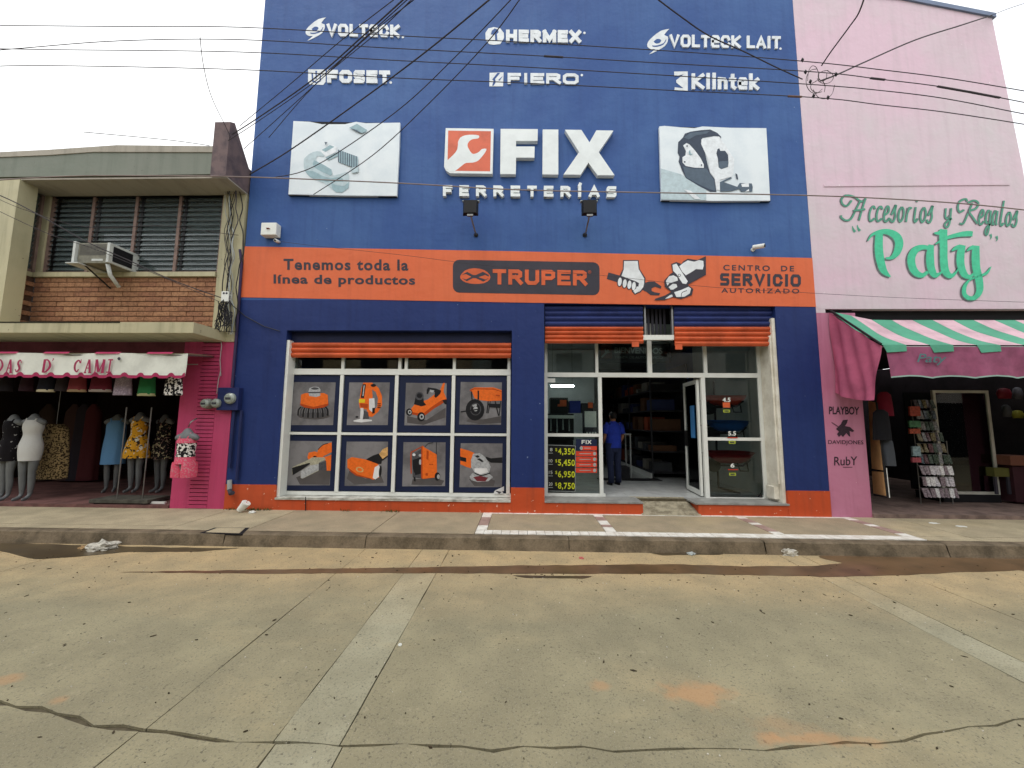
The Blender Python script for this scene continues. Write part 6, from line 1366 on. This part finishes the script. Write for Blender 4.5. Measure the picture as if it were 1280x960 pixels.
# --- person in blue, seen from behind, just inside the doorway
M_skin = mat('skin', (150, 104, 78), .6); M_shirt = mat('royal_blue_shirt', (36, 60, 170), .8, .15, 9, bump=.3, bs=20); M_jean = mat('navy_jeans', (34, 42, 70), .85, .15, 12); M_hair = mat('black_hair', (20, 17, 16), .7)
fp = gnd(768, 606, FZ); hs_ = (Z(766, 516, fp.y) - FZ) / 1.70
pe = thing('person', 'person in a royal blue shirt and dark jeans standing just inside the doorway, back turned', 'person', (fp.x, fp.y, FZ)); pe.scale = (hs_,) * 3; pe.rotation_euler = (0, 0, rad(200))
V = [(0, 0, .95), (0, 0, 1.08), (0, 0, 1.24), (0, .01, 1.38), (0, .01, 1.44), (0, -.0, 1.5), (0, -.01, 1.56), (0, -.015, 1.63), (0, -.01, 1.68)]
R = [(.13, .1), (.125, .095), (.13, .095), (.12, .075), (.08, .07), (.055, .055), (.07, .08), (.078, .092), (.05, .06)]
E_ = [(i, i + 1) for i in range(8)]
for s in (-1, 1):
    b0 = len(V); V += [(s * .095, 0, .85), (s * .1, -.01, .66), (s * .1, 0, .5), (s * .1, .02, .3), (s * .1, .02, .08), (s * .105, -.05, .04), (s * .11, -.14, .03)]; R += [.1, .082, .062, .06, .04, (.042, .035), (.038, .022)]; E_ += [(0, b0)] + [(b0 + i, b0 + i + 1) for i in range(6)]
    b0 = len(V); V += [(s * .19, .01, 1.4), (s * .235, .02, 1.27), (s * .25, .01, 1.12), (s * .235, -.1, .98), (s * .23, -.15, .93)]; R += [.045, .045, .042, .032, (.03, .022)]; E_ += [(3, b0)] + [(b0 + i, b0 + i + 1) for i in range(4)]
    h0 = len(V) - 1
    for f in range(4): b1 = len(V); V += [(s * .23 + (f - 1.5) * .018, -.2, .9 - .005 * abs(f - 1.5)), (s * .23 + (f - 1.5) * .017, -.23, .875)]; R += [.009, .008]; E_ += [(h0, b1), (b1, b1 + 1)]
    b1 = len(V); V += [(s * .2, -.17, .92), (s * .19, -.2, .9)]; R += [.011, .009]; E_ += [(h0, b1), (b1, b1 + 1)]
me = skin(V, E_, R, 1); me.materials.append(M_skin); o = bpy.data.objects.new('body', me); COL.objects.link(o); o.parent = pe
def clothes(name, m, rings, n=28, cap=False): o = wavy_loft(smoothline(rings, 3), (0, 0, 0), .02, 7, n).build(name, m, None, True); o.parent = pe; return o
clothes('hips', M_jean, [(.76, .12, .12), (.84, .185, .14), (.95, .178, .138), (1.02, .16, .12)])
clothes('shirt', M_shirt, [(.87, .195, .15), (1.0, .19, .15), (1.15, .19, .148), (1.3, .2, .145), (1.4, .18, .125), (1.47, .09, .08), (1.5, .06, .06)])
for s in (-1, 1):
    o = MB().tube([(s * .15, .01, 1.42), (s * .2, .015, 1.38), (s * .245, .02, 1.2)], [.075, .078, .068], 14).build('sleeve', M_shirt, None, True); o.parent = pe
    o = MB().tube([(s * .09, 0, .98), (s * .1, -.005, .7), (s * .1, 0, .5), (s * .1, .02, .28), (s * .1, .02, .06)], [.12, .1, .078, .074, .07], 14).build('trouser_leg', M_jean, None, True); o.parent = pe
    o = MB().loft([((s * .105, -.04, 0), .045, .11), ((s * .105, -.04, .04), .045, .11), ((s * .105, -.01, .08), .04, .07)], 12).build('shoe', M_black, None, True); o.parent = pe
o = MB().loft([((0, .01, 1.56), .074, .085), ((0, .005, 1.62), .09, .1), ((0, 0, 1.68), .085, .1), ((0, 0, 1.725), .05, .06)], 16).build('hair', M_hair, None, True); o.parent = pe
for s in (-1, 1):
    o = MB().loft([((s * .083, -.01, 1.58), .008, .015), ((s * .088, -.01, 1.61), .01, .02), ((s * .086, -.01, 1.635), .007, .014)], 8).build('ear', M_skin, None, True); o.parent = pe
o = MB().prism([(-.014, -.09, 1.585), (.014, -.09, 1.585), (.0, -.088, 1.63)], (0, -.022, 0)).build('nose', M_skin); o.parent = pe
for s in (-1, 1): o = MB().loft([((s * .03, -.092, 1.62), .01, .005), ((s * .03, -.094, 1.626), .012, .006), ((s * .03, -.092, 1.632), .008, .004)], 8).build('eye', M_black); o.parent = pe
# --- wheelbarrows stood one above another behind the right panes
def barrow3(label, cx, cy, w_px, Yb, col, dark):
    c = at(cx, cy, Yb); r_ = w_px / 2 / (FPX / (Yb + CAMD)) * 1.02
    t = thing('wheelbarrow', label, 'wheelbarrow', (c.x, c.y, c.z), 'wheelbarrows on the rack behind the right panes')
    m = mat('barrow_' + dark, col, .4, .1, 6)
    V = []; F = []; n = 28; rg = [(1.0, .0, 0), (1.06, .0, 0.012), (1.0, -.0, .02), (.9, -.07, 0), (.72, -.15, 0), (.5, -.19, 0), (.0, -.2, 0)]
    for (k, dz, _) in rg:
        for i in range(n):
            q = 2 * math.pi * i / n; ex = math.copysign(abs(math.cos(q)) ** .8, math.cos(q)); ey = math.copysign(abs(math.sin(q)) ** .8, math.sin(q))
            V.append(c + Vector((ex * r_ * k, ey * .22 * k, dz + .015 * k * ey)))
    for j in range(len(rg) - 1):
        for i in range(n): F.append((j * n + i, j * n + (i + 1) % n, (j + 1) * n + (i + 1) % n, (j + 1) * n + i))
    MB().add(V, F).build('tray', m, t, True)
    MB().tube([c + Vector((r_ * .6, .2, -.12)), c + Vector((r_ * .2, .25, -.22)), c + Vector((-r_ * .8, .2, -.22))], .015, 8).build('handle', M_blackm, t)
    MB().tube([c + Vector((r_ * .6, -.2, -.12)), c + Vector((r_ * .2, -.25, -.22)), c + Vector((-r_ * .8, -.2, -.22))], .015, 8).build('handle', M_blackm, t)
    MB().tube([c + Vector((r_ * .5, -.16, -.16)), c + Vector((r_ * .55, -.16, -.32)), c + Vector((r_ * .2, -.16, -.32)), c + Vector((.1 * r_, -.16, -.18))], .012, 8).build('leg', M_blackm, t)
    wc = c + Vector((-r_ * .75, .0, -.24)); MB().cyl(wc + Vector((0, -.04, 0)), .12, (0, .08, 0), 20).build('wheel', M_black, t)
barrow3('orange-red wheelbarrow tray, topmost of the three behind the right panes', 905, 494, 50, .68, (206, 62, 34), 'orange')
barrow3('blue wheelbarrow tray, middle one behind the right panes', 909, 526, 48, .68, (34, 92, 170), 'blue')
barrow3('dark red wheelbarrow tray, lowest of the three behind the right panes', 912, 565, 54, .68, (160, 30, 38), 'red')
t = thing('display_rack', 'black steel rack holding the three wheelbarrows behind the right panes', 'rack', (3.7, 1.4, FZ))
for x in (3.35, 3.95): MB().tube([(x, 1.4, FZ), (x, 1.4, 2.35)], .02, 8).build('upright', M_blackm, t)
for z in (.9, 1.45, 1.95): MB().tube([(3.35, 1.4, z), (3.95, 1.4, z)], .015, 8).build('crossbar', M_blackm, t)
MB().tube([(3.35, 1.4, FZ + .02), (3.4, .75, FZ + .02)], .02, 8).build('foot', M_blackm, t); MB().tube([(3.95, 1.4, FZ + .02), (4.0, .75, FZ + .02)], .02, 8).build('foot', M_blackm, t)
tag(MB().tube(smoothline([tuple(at(x, y, .46)) for x, y in ((946, 480), (949, 530), (952, 580), (953, 610), (948, 621))], 4), .008).build('cable', M_dgrey), 'grey cable hanging down inside the right pane of the shopfront', 'cable')
# price stickers on the right panes
M_tg = mat('tag_green', (176, 190, 60), .5); M_rd = mat('tag_red', (206, 60, 44), .5)
for (tx, x, y, sq, lab) in (('4.5', 908, 501, True, 'price sticker 4.5 over an orange square and a green tag, upper right pane'), ('5.5', 915, 543, False, 'price sticker 5.5 over a red line and a green tag, on the pane bar'), ('6', 915.5, 583, False, 'price sticker 6 over a red line and a green tag, lower right pane')):
    t = thing('price_sticker', lab, 'sticker', tuple(at(x, y + 12, G2 + .01)), 'price stickers on the right panes'); Yp = G2 + .012 if tx != '5.5' else G2 - .012
    text(tx, (x - (5 if len(tx) > 1 else 2.5), y - 4, x + (5 if len(tx) > 1 else 2.5), y + 1.5), Yp, M_white, t, bold=.03)
    if sq: slab3('orange_square', M_op, x - 4.5, y + 2, x + 4.5, y + 8.5, Yp, .003, t)
    else: slab3('red_line', M_rd, x - 5.5, y + 3.5, x + 7, y + 4.6, Yp, .003, t)
    gy_ = y + (11 if sq else 8); slab3('green_tag', M_tg, x - 4, gy_, x + 4.5, gy_ + 3.6, Yp, .003, t); slab3('dark_mark', M_dgrey, x - 2.5, gy_ + 1, x + 3, gy_ + 2.6, Yp - .002, .0015, t)
# price board and shop stickers on the left pane
cpb = Crop(675, 420, 4.567, G2 + .012)
t = thing('price_board', 'black price board with yellow-green prices in the lower left pane', 'price board', tuple(cpb.p(120, 890)))
A = Art(cpb); A.poly([(33, 617), (205, 622), (204, 892), (33, 888)], M_black); Yg_ = mat('chalk_lime', (206, 212, 44), .6)
for pts in ([(36, 622), (202, 627)], [(202, 627), (201, 888)], [(36, 884), (201, 888)], [(36, 622), (36, 884)]): A.rib([(u, v, 2.5) for u, v in pts], M_lgrey, sm=0)
A.build('board', t)
for i, (nm, pr, y) in enumerate((('8', '$4,350', 565), ('10', '$5,450', 579), ('15', '$6,950', 593.5), ('20', '$8,750', 608))):
    text(pr[1:], (697.5, y - 5, 718.5, y + 4.2, .6), G2 + .007, Yg_, t, bold=.02, spacing=1.1); text('$', (694, y - 5, 696.6, y - .6), G2 + .007, Yg_, t)
    text(nm, (686 - (0 if len(nm) > 1 else -1.5), y - 5, 690.5, y - 1), G2 + .007, M_white, t)
    slab3('small_print', M_lgrey, 685.5, y + 1, 691, y + 1.8, G2 + .006, .002, t)
t = thing('shop_notice', 'navy FIX notice with a column of red-orange strips in the lower left pane', 'notice', tuple(cpb.p(265, 780)))
A = Art(cpb); A.poly([(205, 588), (325, 590), (325, 630), (300, 655), (205, 655)], M_navy); 
for (v0, v1, u0) in ((628, 652, 232), (658, 686, 205), (690, 718, 205), (722, 748, 205), (754, 780, 205)):
    A.poly([(u0, v0), (325, v0 + 1), (325, v1 + 1), (u0, v1)], mat('strip_red', (216, 70, 48), .5)); cu = 312 if u0 < 230 else 236
    A.ell(cu, (v0 + v1) / 2, 9, 10, M_lgrey); A.rib([(u0 + 20, (v0 + v1) / 2, 4), (290, (v0 + v1) / 2, 4)], M_op if 0 else M_lgrey, sm=0)
A.build('print', t); block('FIX', (727, 550, 739, 555), G2 + .006, M_white, t, t=.22)
# BIENVENIDOS sign inside the transom
t = thing('welcome_sign', 'dark sign reading BIENVENIDOS with a small wrench badge behind the transom glass', 'sign', tuple(at(790, 455, .6)))
slab3('board', M_shelf, 748, 430, 838, 453, .62, .02, t); slab3('badge', mat('dim_badge', (120, 70, 60), .6), 751, 431, 765, 448, .6, .01, t); text('BIENVENIDOS', (768, 434, 828, 441.5, 1), .612, M_lgrey, t, bold=.03); text('TIENDA DE AUTOSERVICIO', (768, 445, 828, 448, .6), .612, M_lgrey, t)
A = Art(Crop(745, 425, 4.367, .598)); A.rib([(30, 95, 9), (55, 70, 12), (68, 52, 10)], M_lgrey); A.rib([(50, 48, 7), (56, 68, 8), (78, 66, 7)], M_lgrey); A.build('wrench_mark', t)

# ================================================================== GIFT SHOP STOCK
t = thing('display_case', 'tall glass display case with pale aluminium frame inside the gift shop', 'display case', tuple(gnd(1215, 621, .06)))
Yc = 1.0; fr = MB(); x0, x1 = X(1173, 560, Yc), X(1244, 560, Yc); z0_, z1_ = Z(1210, 618, Yc), Z(1210, 488, Yc)
fr.box(x0, x0 + .05, Yc, Yc + .04, z0_, z1_).box(x1 - .05, x1, Yc, Yc + .04, z0_, z1_).box(x0 + .05, x1 - .05, Yc, Yc + .04, z1_ - .05, z1_).box(x0 + .05, x1 - .05, Yc, Yc + .04, z0_, z0_ + .05)
fr.build('frame', mat('aluminium_frame', (190, 190, 180), .5), t); box('pane', M_glass, x0 + .05, x1 - .05, Yc + .018, Yc + .022, z0_ + .05, z1_ - .05, t)
box('cabinet_back', M_dark, x0, x1, Yc + .55, Yc + .58, z0_, z1_, t); box('plinth', M_dark, x0, x1, Yc, Yc + .5, .06, z0_, t)
for k in range(5): box('shelf', M_shelf, x0 + .05, x1 - .05, Yc + .06, Yc + .5, z0_ + .1 + k * .36, z0_ + .115 + k * .36, t)
r4 = random.Random(31); pc_cols = [(196, 192, 198), (120, 104, 112), (222, 218, 222), (150, 76, 88), (112, 138, 162), (206, 184, 112), (80, 118, 92)]
for k in range(5):
    x = x0 + .1
    while x < x1 - .16:
        w_ = r4.uniform(.06, .13); h = r4.uniform(.06, .2); ci = r4.randrange(7); y = Yc + r4.uniform(.08, .3); zz = z0_ + .116 + k * .36
        tag(MB().tube([(x + w_ / 2, y, zz), (x + w_ / 2, y, zz + h * .6), (x + w_ / 2, y, zz + h * .75), (x + w_ / 2, y, zz + h)], [w_ * .45, w_ * .5, w_ * .22, w_ * .2], 10).build('bottle', mat('trinket_%d' % ci, pc_cols[ci], .4)), 'small %s bottle on the %s shelf up of the glass display case' % (('silver', 'dark mauve', 'white', 'maroon', 'blue', 'tan', 'green')[ci], od[k]), 'bottle', 'trinkets in the display case'); x += w_ + r4.uniform(.02, .1)
Yr = .75; rk = thing('card_rack', 'wire rack hung with small packets left of the glass display case', 'rack', (X(1168, 622, Yr), Yr, .06))
xr0, xr1 = X(1148, 560, Yr), X(1196, 600, Yr)
for x in (xr0, X(1172, 560, Yr), X(1192, 600, Yr)): MB().tube([(x, Yr + .05, .06), (x, Yr + .05, Z(1160, 500, Yr) if x < xr1 - .1 else 1.2)], .008).build('upright', M_steel, rk)
for k in range(9):
    z = .35 + k * .2; xe_ = X(1196 - k * 2.3, 600, Yr); MB().tube([(xr0 - .02, Yr + .03, z), (xe_, Yr + .03, z)], .005).build('rail', M_steel, rk)
    x = xr0
    while x < xe_ - .04:
        ci = r4.randrange(3) if k < 3 else r4.randrange(7); w_ = r4.uniform(.05, .08); q = Vector((x, Yr, z)); tl = r4.uniform(-.02, .02)
        cc_ = tuple(int(v * (.9 if k < 3 else .4)) for v in pc_cols[ci])  # upper rails get dimmed copies, their shade put into the colour
        mb = MB(); mb.prism([q + Vector((0, tl, 0)), q + Vector((w_, tl + r4.uniform(-.02, .02), 0)), q + Vector((w_, -.03, -.15)), q + Vector((w_ * .5, -.05, -.16)), q + Vector((0, -.03, -.15))], (0, .012, .002))
        tag(mb.build('packet', mat('packet_%d_%d' % (ci, k < 3), cc_, .3, .3, 40, c2=tuple(min(255, v + 60) for v in cc_))), 'small %s packet hanging on the %s rail up of the wire rack' % (('silver', 'dark mauve', 'white', 'maroon', 'blue', 'tan', 'green')[ci], od[k]), 'packet', 'packets on the wire rack'); x += w_ + .012
for i, (x, y, w_, h, c, lab) in enumerate(((1144, 514, 13, 12, (176, 74, 54), 'orange packet hanging left of the wire rack, upper one'), (1144, 530, 14, 8, (74, 128, 92), 'green packet hanging left of the wire rack'), (1144, 539, 13, 6, (180, 84, 60), 'orange strip packet directly under the green packet'), (1146, 564, 10, 12, (150, 176, 186), 'pale blue packet low on the left of the wire rack'), (1146, 575, 11, 6, (176, 84, 96), 'rose packet under the pale blue packet'))):
    tag(slab3('packet', mat('hang_%d' % i, c, .5, .3, 20), x - w_ / 2, y - h / 2, x + w_ / 2, y + h / 2, .7, .03), lab, 'packet')
# the tan folding board against the pillar
bp = [at(1086, 500, .25), at(1091, 515, .05), at(1108, 621, -.1), at(1092, 618, .25)]
t = thing('leaning_board', 'tan two-part board with black edge leaning beside the mauve pillar', 'board', tuple(gnd(1100, 620, .06)))
M_tan = mat('tan_board', (206, 164, 112), .7, .1, 5)
xb0, xb1 = X(1088, 560, .1), X(1110, 600, -.02)
def bq_(a, b): return [at(*a), at(*b)]
MB().prism([at(1086.5, 501, .3), at(1095, 503, .12), at(1104, 588, .02), at(1091, 586, .3)], (0, .02, 0)).build('upper_panel', M_tan, t)
MB().prism([at(1091, 589, .3), at(1104.4, 590, .02), at(1108, 620, -.02), at(1093, 617, .3)], (0, .02, 0)).build('lower_panel', M_tan, t)
MB().tube([at(1095.5, 503, .1), at(1109.5, 622, -.04), at(1093, 618.5, .28)], .014, 6).build('edge', M_black, t); MB().tube([at(1108, 585, -.05), at(1112, 622, -.06)], .006).build('white_edge', M_white, t)
for (x, y0, y1, w_, c, lab, Yj) in ((1102, 512, 550, 20, (28, 28, 32), 'black jacket hanging at the gift shop entrance in front of the tan board', -.02), (1110, 548, 582, 14, (70, 74, 80), 'grey cloth hanging below the black jacket', .05), (1106, 490, 520, 18, (110, 24, 44), 'dark red garment hanging beneath the side flap of the awning', .1)):
    zt_, zb_ = Z(x, y0, Yj), Z(x, y1, Yj); hw = w_ / 2 / 72
    o = wavy_loft([(zb_, hw, .06), ((zb_ + zt_) / 2, hw * .95, .06), (zt_ - .05, hw * .85, .05), (zt_, hw * .4, .03)], (X(x, (y0 + y1) / 2, Yj), Yj, 0), .1, 5).build('hanging_garment', fabric('gift_garment', c), None, True); tag(o, lab, 'clothing')
t = thing('table', 'low table with yellow-green cover at the right of the display case', 'table', tuple(gnd(1255, 617, .06)))
slab3('top', mat('olive_cover', (92, 92, 44), .7), 1243, 585, 1264, 596, .9, .4, t)
for x in (1246, 1262): slab3('leg', M_dgrey, x - 1.5, 596, x + 1.5, 618, .9, .03, t)
t = thing('carton', 'orange-brown carton on a maroon stand at the right edge of the gift shop', 'carton', tuple(at(1276, 582, .8)))
slab3('box_body', mat('carton_rust', (120, 78, 62), .7), 1263, 570, 1295, 582, .8, .35, t); slab3('stand', mat('maroon_stand', (64, 34, 42), .8), 1268, 583, 1295, 628, .85, .3, t)
for i, (x, y, w_, h, c, lab) in enumerate(((1255, 492, 17, 12, (126, 34, 48), 'red bag high on the right wall of the gift shop'), (1272, 518, 12, 9, (150, 150, 54), 'yellow-green toy hanging on the right of the gift shop'), (1258, 514, 8, 14, (84, 88, 92), 'grey pouch hanging left of the yellow-green toy'), (1272, 492, 9, 14, (90, 92, 100), 'grey bag hanging right of the red bag'))):
    c3_ = at(x, y, 1.3); o = MB().loft([(c3_ + Vector((0, 0, -h / 120)), w_ / 150, .05), (c3_ + Vector((0, 0, 0)), w_ / 125, .07), (c3_ + Vector((0, 0, h / 140)), w_ / 160, .05), (c3_ + Vector((0, 0, h / 110)), .02, .02)], 14).build('hanging_bag', mat('bag_%d' % i, c, .6), None, True); tag(o, lab, 'bag')

# ================================================================== LITTER AND WEEDS
c = gnd(306, 640, 0); t = thing('paper_cup', 'crushed white foam cup lying at the foot of the blue wall', 'cup', tuple(c))
MB().tube([c + Vector((-.07, -.03, .03)), c + Vector((.02, -.02, .14))], [.045, .065], 16).build('cup', M_white, t); MB().tube([c + Vector((.02, -.02, .14)), c + Vector((.03, -.02, .155))], [.068, .068], 16).build('rim', M_white, t); MB().tube([c + Vector((.03, -.02, .15)), c + Vector((.05, -.02, .2))], .006).build('straw', mat('straw_orange', (200, 100, 70), .5), t)
def crumple(name, c, r, m, lab, cat, sq=.5, seed=1, sx=1.0):
    rr = random.Random(seed); bm = bmesh.new(); bmesh.ops.create_icosphere(bm, subdivisions=3, radius=1)
    ph = [rr.uniform(0, 9) for _ in range(6)]
    for v in bm.verts:
        k = 1 + .35 * math.sin(v.co.x * 5 + ph[0]) * math.sin(v.co.y * 6 + ph[1]) + rr.uniform(-.16, .16); v.co = Vector((v.co.x * k * r * sx, v.co.y * k * r, max(0, v.co.z * k + .4) * r * sq))
    me = bpy.data.meshes.new(name); bm.to_mesh(me); bm.free(); me.materials.append(m); o = bpy.data.objects.new(name, me); COL.objects.link(o); o.location = c; return tag(o, lab, cat)
M_bag = mat('dirty_plastic_bag', (196, 192, 180), .4, .3, 14)
crumple('crumpled_paper', gnd(315, 641, .0), .05, M_white, 'small scrap of white paper beside the foam cup', 'litter', .4, 3)
crumple('plastic_bag', gnd(128, 686, ZR), .11, M_bag, 'crumpled white plastic bag in the gutter in front of the dress shop', 'plastic bag', .6, 4, 1.4)
crumple('litter', gnd(105, 685, ZR), .05, mat('tan_litter', (170, 140, 100), .8), 'small tan scrap left of the white plastic bag in the gutter', 'litter', .4, 5)
crumple('plastic_bag', gnd(984, 693, ZR), .07, M_bag, 'small white plastic scrap against the kerb right of the doorway', 'plastic bag', .8, 6, 1.3)
crumple('litter', gnd(864, 693, ZR), .045, M_lgrey, 'grey scrap against the kerb in front of the door ramp', 'litter', .4, 7)
crumple('litter', gnd(727, 698, ZR), .028, mat('pink_scrap', (196, 110, 104), .7), 'tiny pink scrap in the gutter in front of the price board', 'litter', .4, 8)
for x, y in ((1167, 654), (1201, 658)): crumple('litter', gnd(x, y, 0), .04, M_white, 'flat white scrap on the pavement before the gift shop, %s' % ('left one' if x < 1180 else 'right one'), 'litter', .1, x, 1.6)
crumple('litter', gnd(500, 807, ZR), .012, M_white, 'tiny white pebble on the edge of the pale road strip', 'pebble', .8, 12)
rr = random.Random(44); mb = MB()
M_leaf = mat('dead_leaf_bits', (74, 64, 48), .9, .3, 9)
for k in range(620):
    x, y = rr.uniform(-7, 7), rr.uniform(-5.6, -1.6) if rr.random() < .8 else rr.uniform(-2.3, -1.5); s = rr.uniform(.0015, .006) * (1.8 if rr.random() < .05 else 1); a = rr.uniform(0, 3.14); el = rr.uniform(1, 3.5)
    c, d = math.cos(a) * s * el, math.sin(a) * s * el; e, f = -math.sin(a) * s, math.cos(a) * s
    mb.prism([(x + c, y + d, ZR), (x + e, y + f, ZR), (x - c, y - d, ZR), (x - e, y - f, ZR)], (0, 0, rr.uniform(.002, .008)))
tag(mb.build('debris', M_leaf), 'scattered twigs, grit and leaf bits on the road', None, None, 'stuff')
mb = MB()
for k in range(420):
    x, y = rr.uniform(-6, 6), rr.uniform(-5.4, -2.2); s = rr.uniform(.002, .006); mb.prism([(x + s, y, ZR), (x, y + s, ZR), (x - s, y, ZR), (x, y - s, ZR)], (0, 0, s))
tag(mb.build('pebbles', mat('pale_grit', (196, 190, 176), .9)), 'pale grit on the road', None, None, 'stuff')
M_weed = mat('weed_green', (74, 96, 48), .8, .3, 20)
mb = MB()
for (x0, x1, n_) in ((-4.95, -4.1, 130), (-2.3, -2.0, 40), (-4.6, -4.35, 30), (-3.0, -2.85, 12)):
    for k in range(n_):
        x = rr.uniform(x0, x1); y = rr.uniform(-.08, -.015); h = rr.uniform(.015, .05); dx, dy = rr.uniform(-.02, .02), rr.uniform(-.03, .005)
        mb.add([(x - .004, y, 0), (x + .004, y, 0), (x + dx + .006, y + dy, h * .6), (x + dx * 1.6, y + dy * 1.6, h)], [(0, 1, 2, 3)])
tag(mb.build('weeds', M_weed), 'low green weeds along the foot of the blue wall', None, None, 'stuff')
tag(MB().tube([at(382, 621, -.03), at(382, 640, -.04)], .008, 6).build('drain_stub', M_black), 'thin black upright pipe stub below the poster window sill', 'pipe')
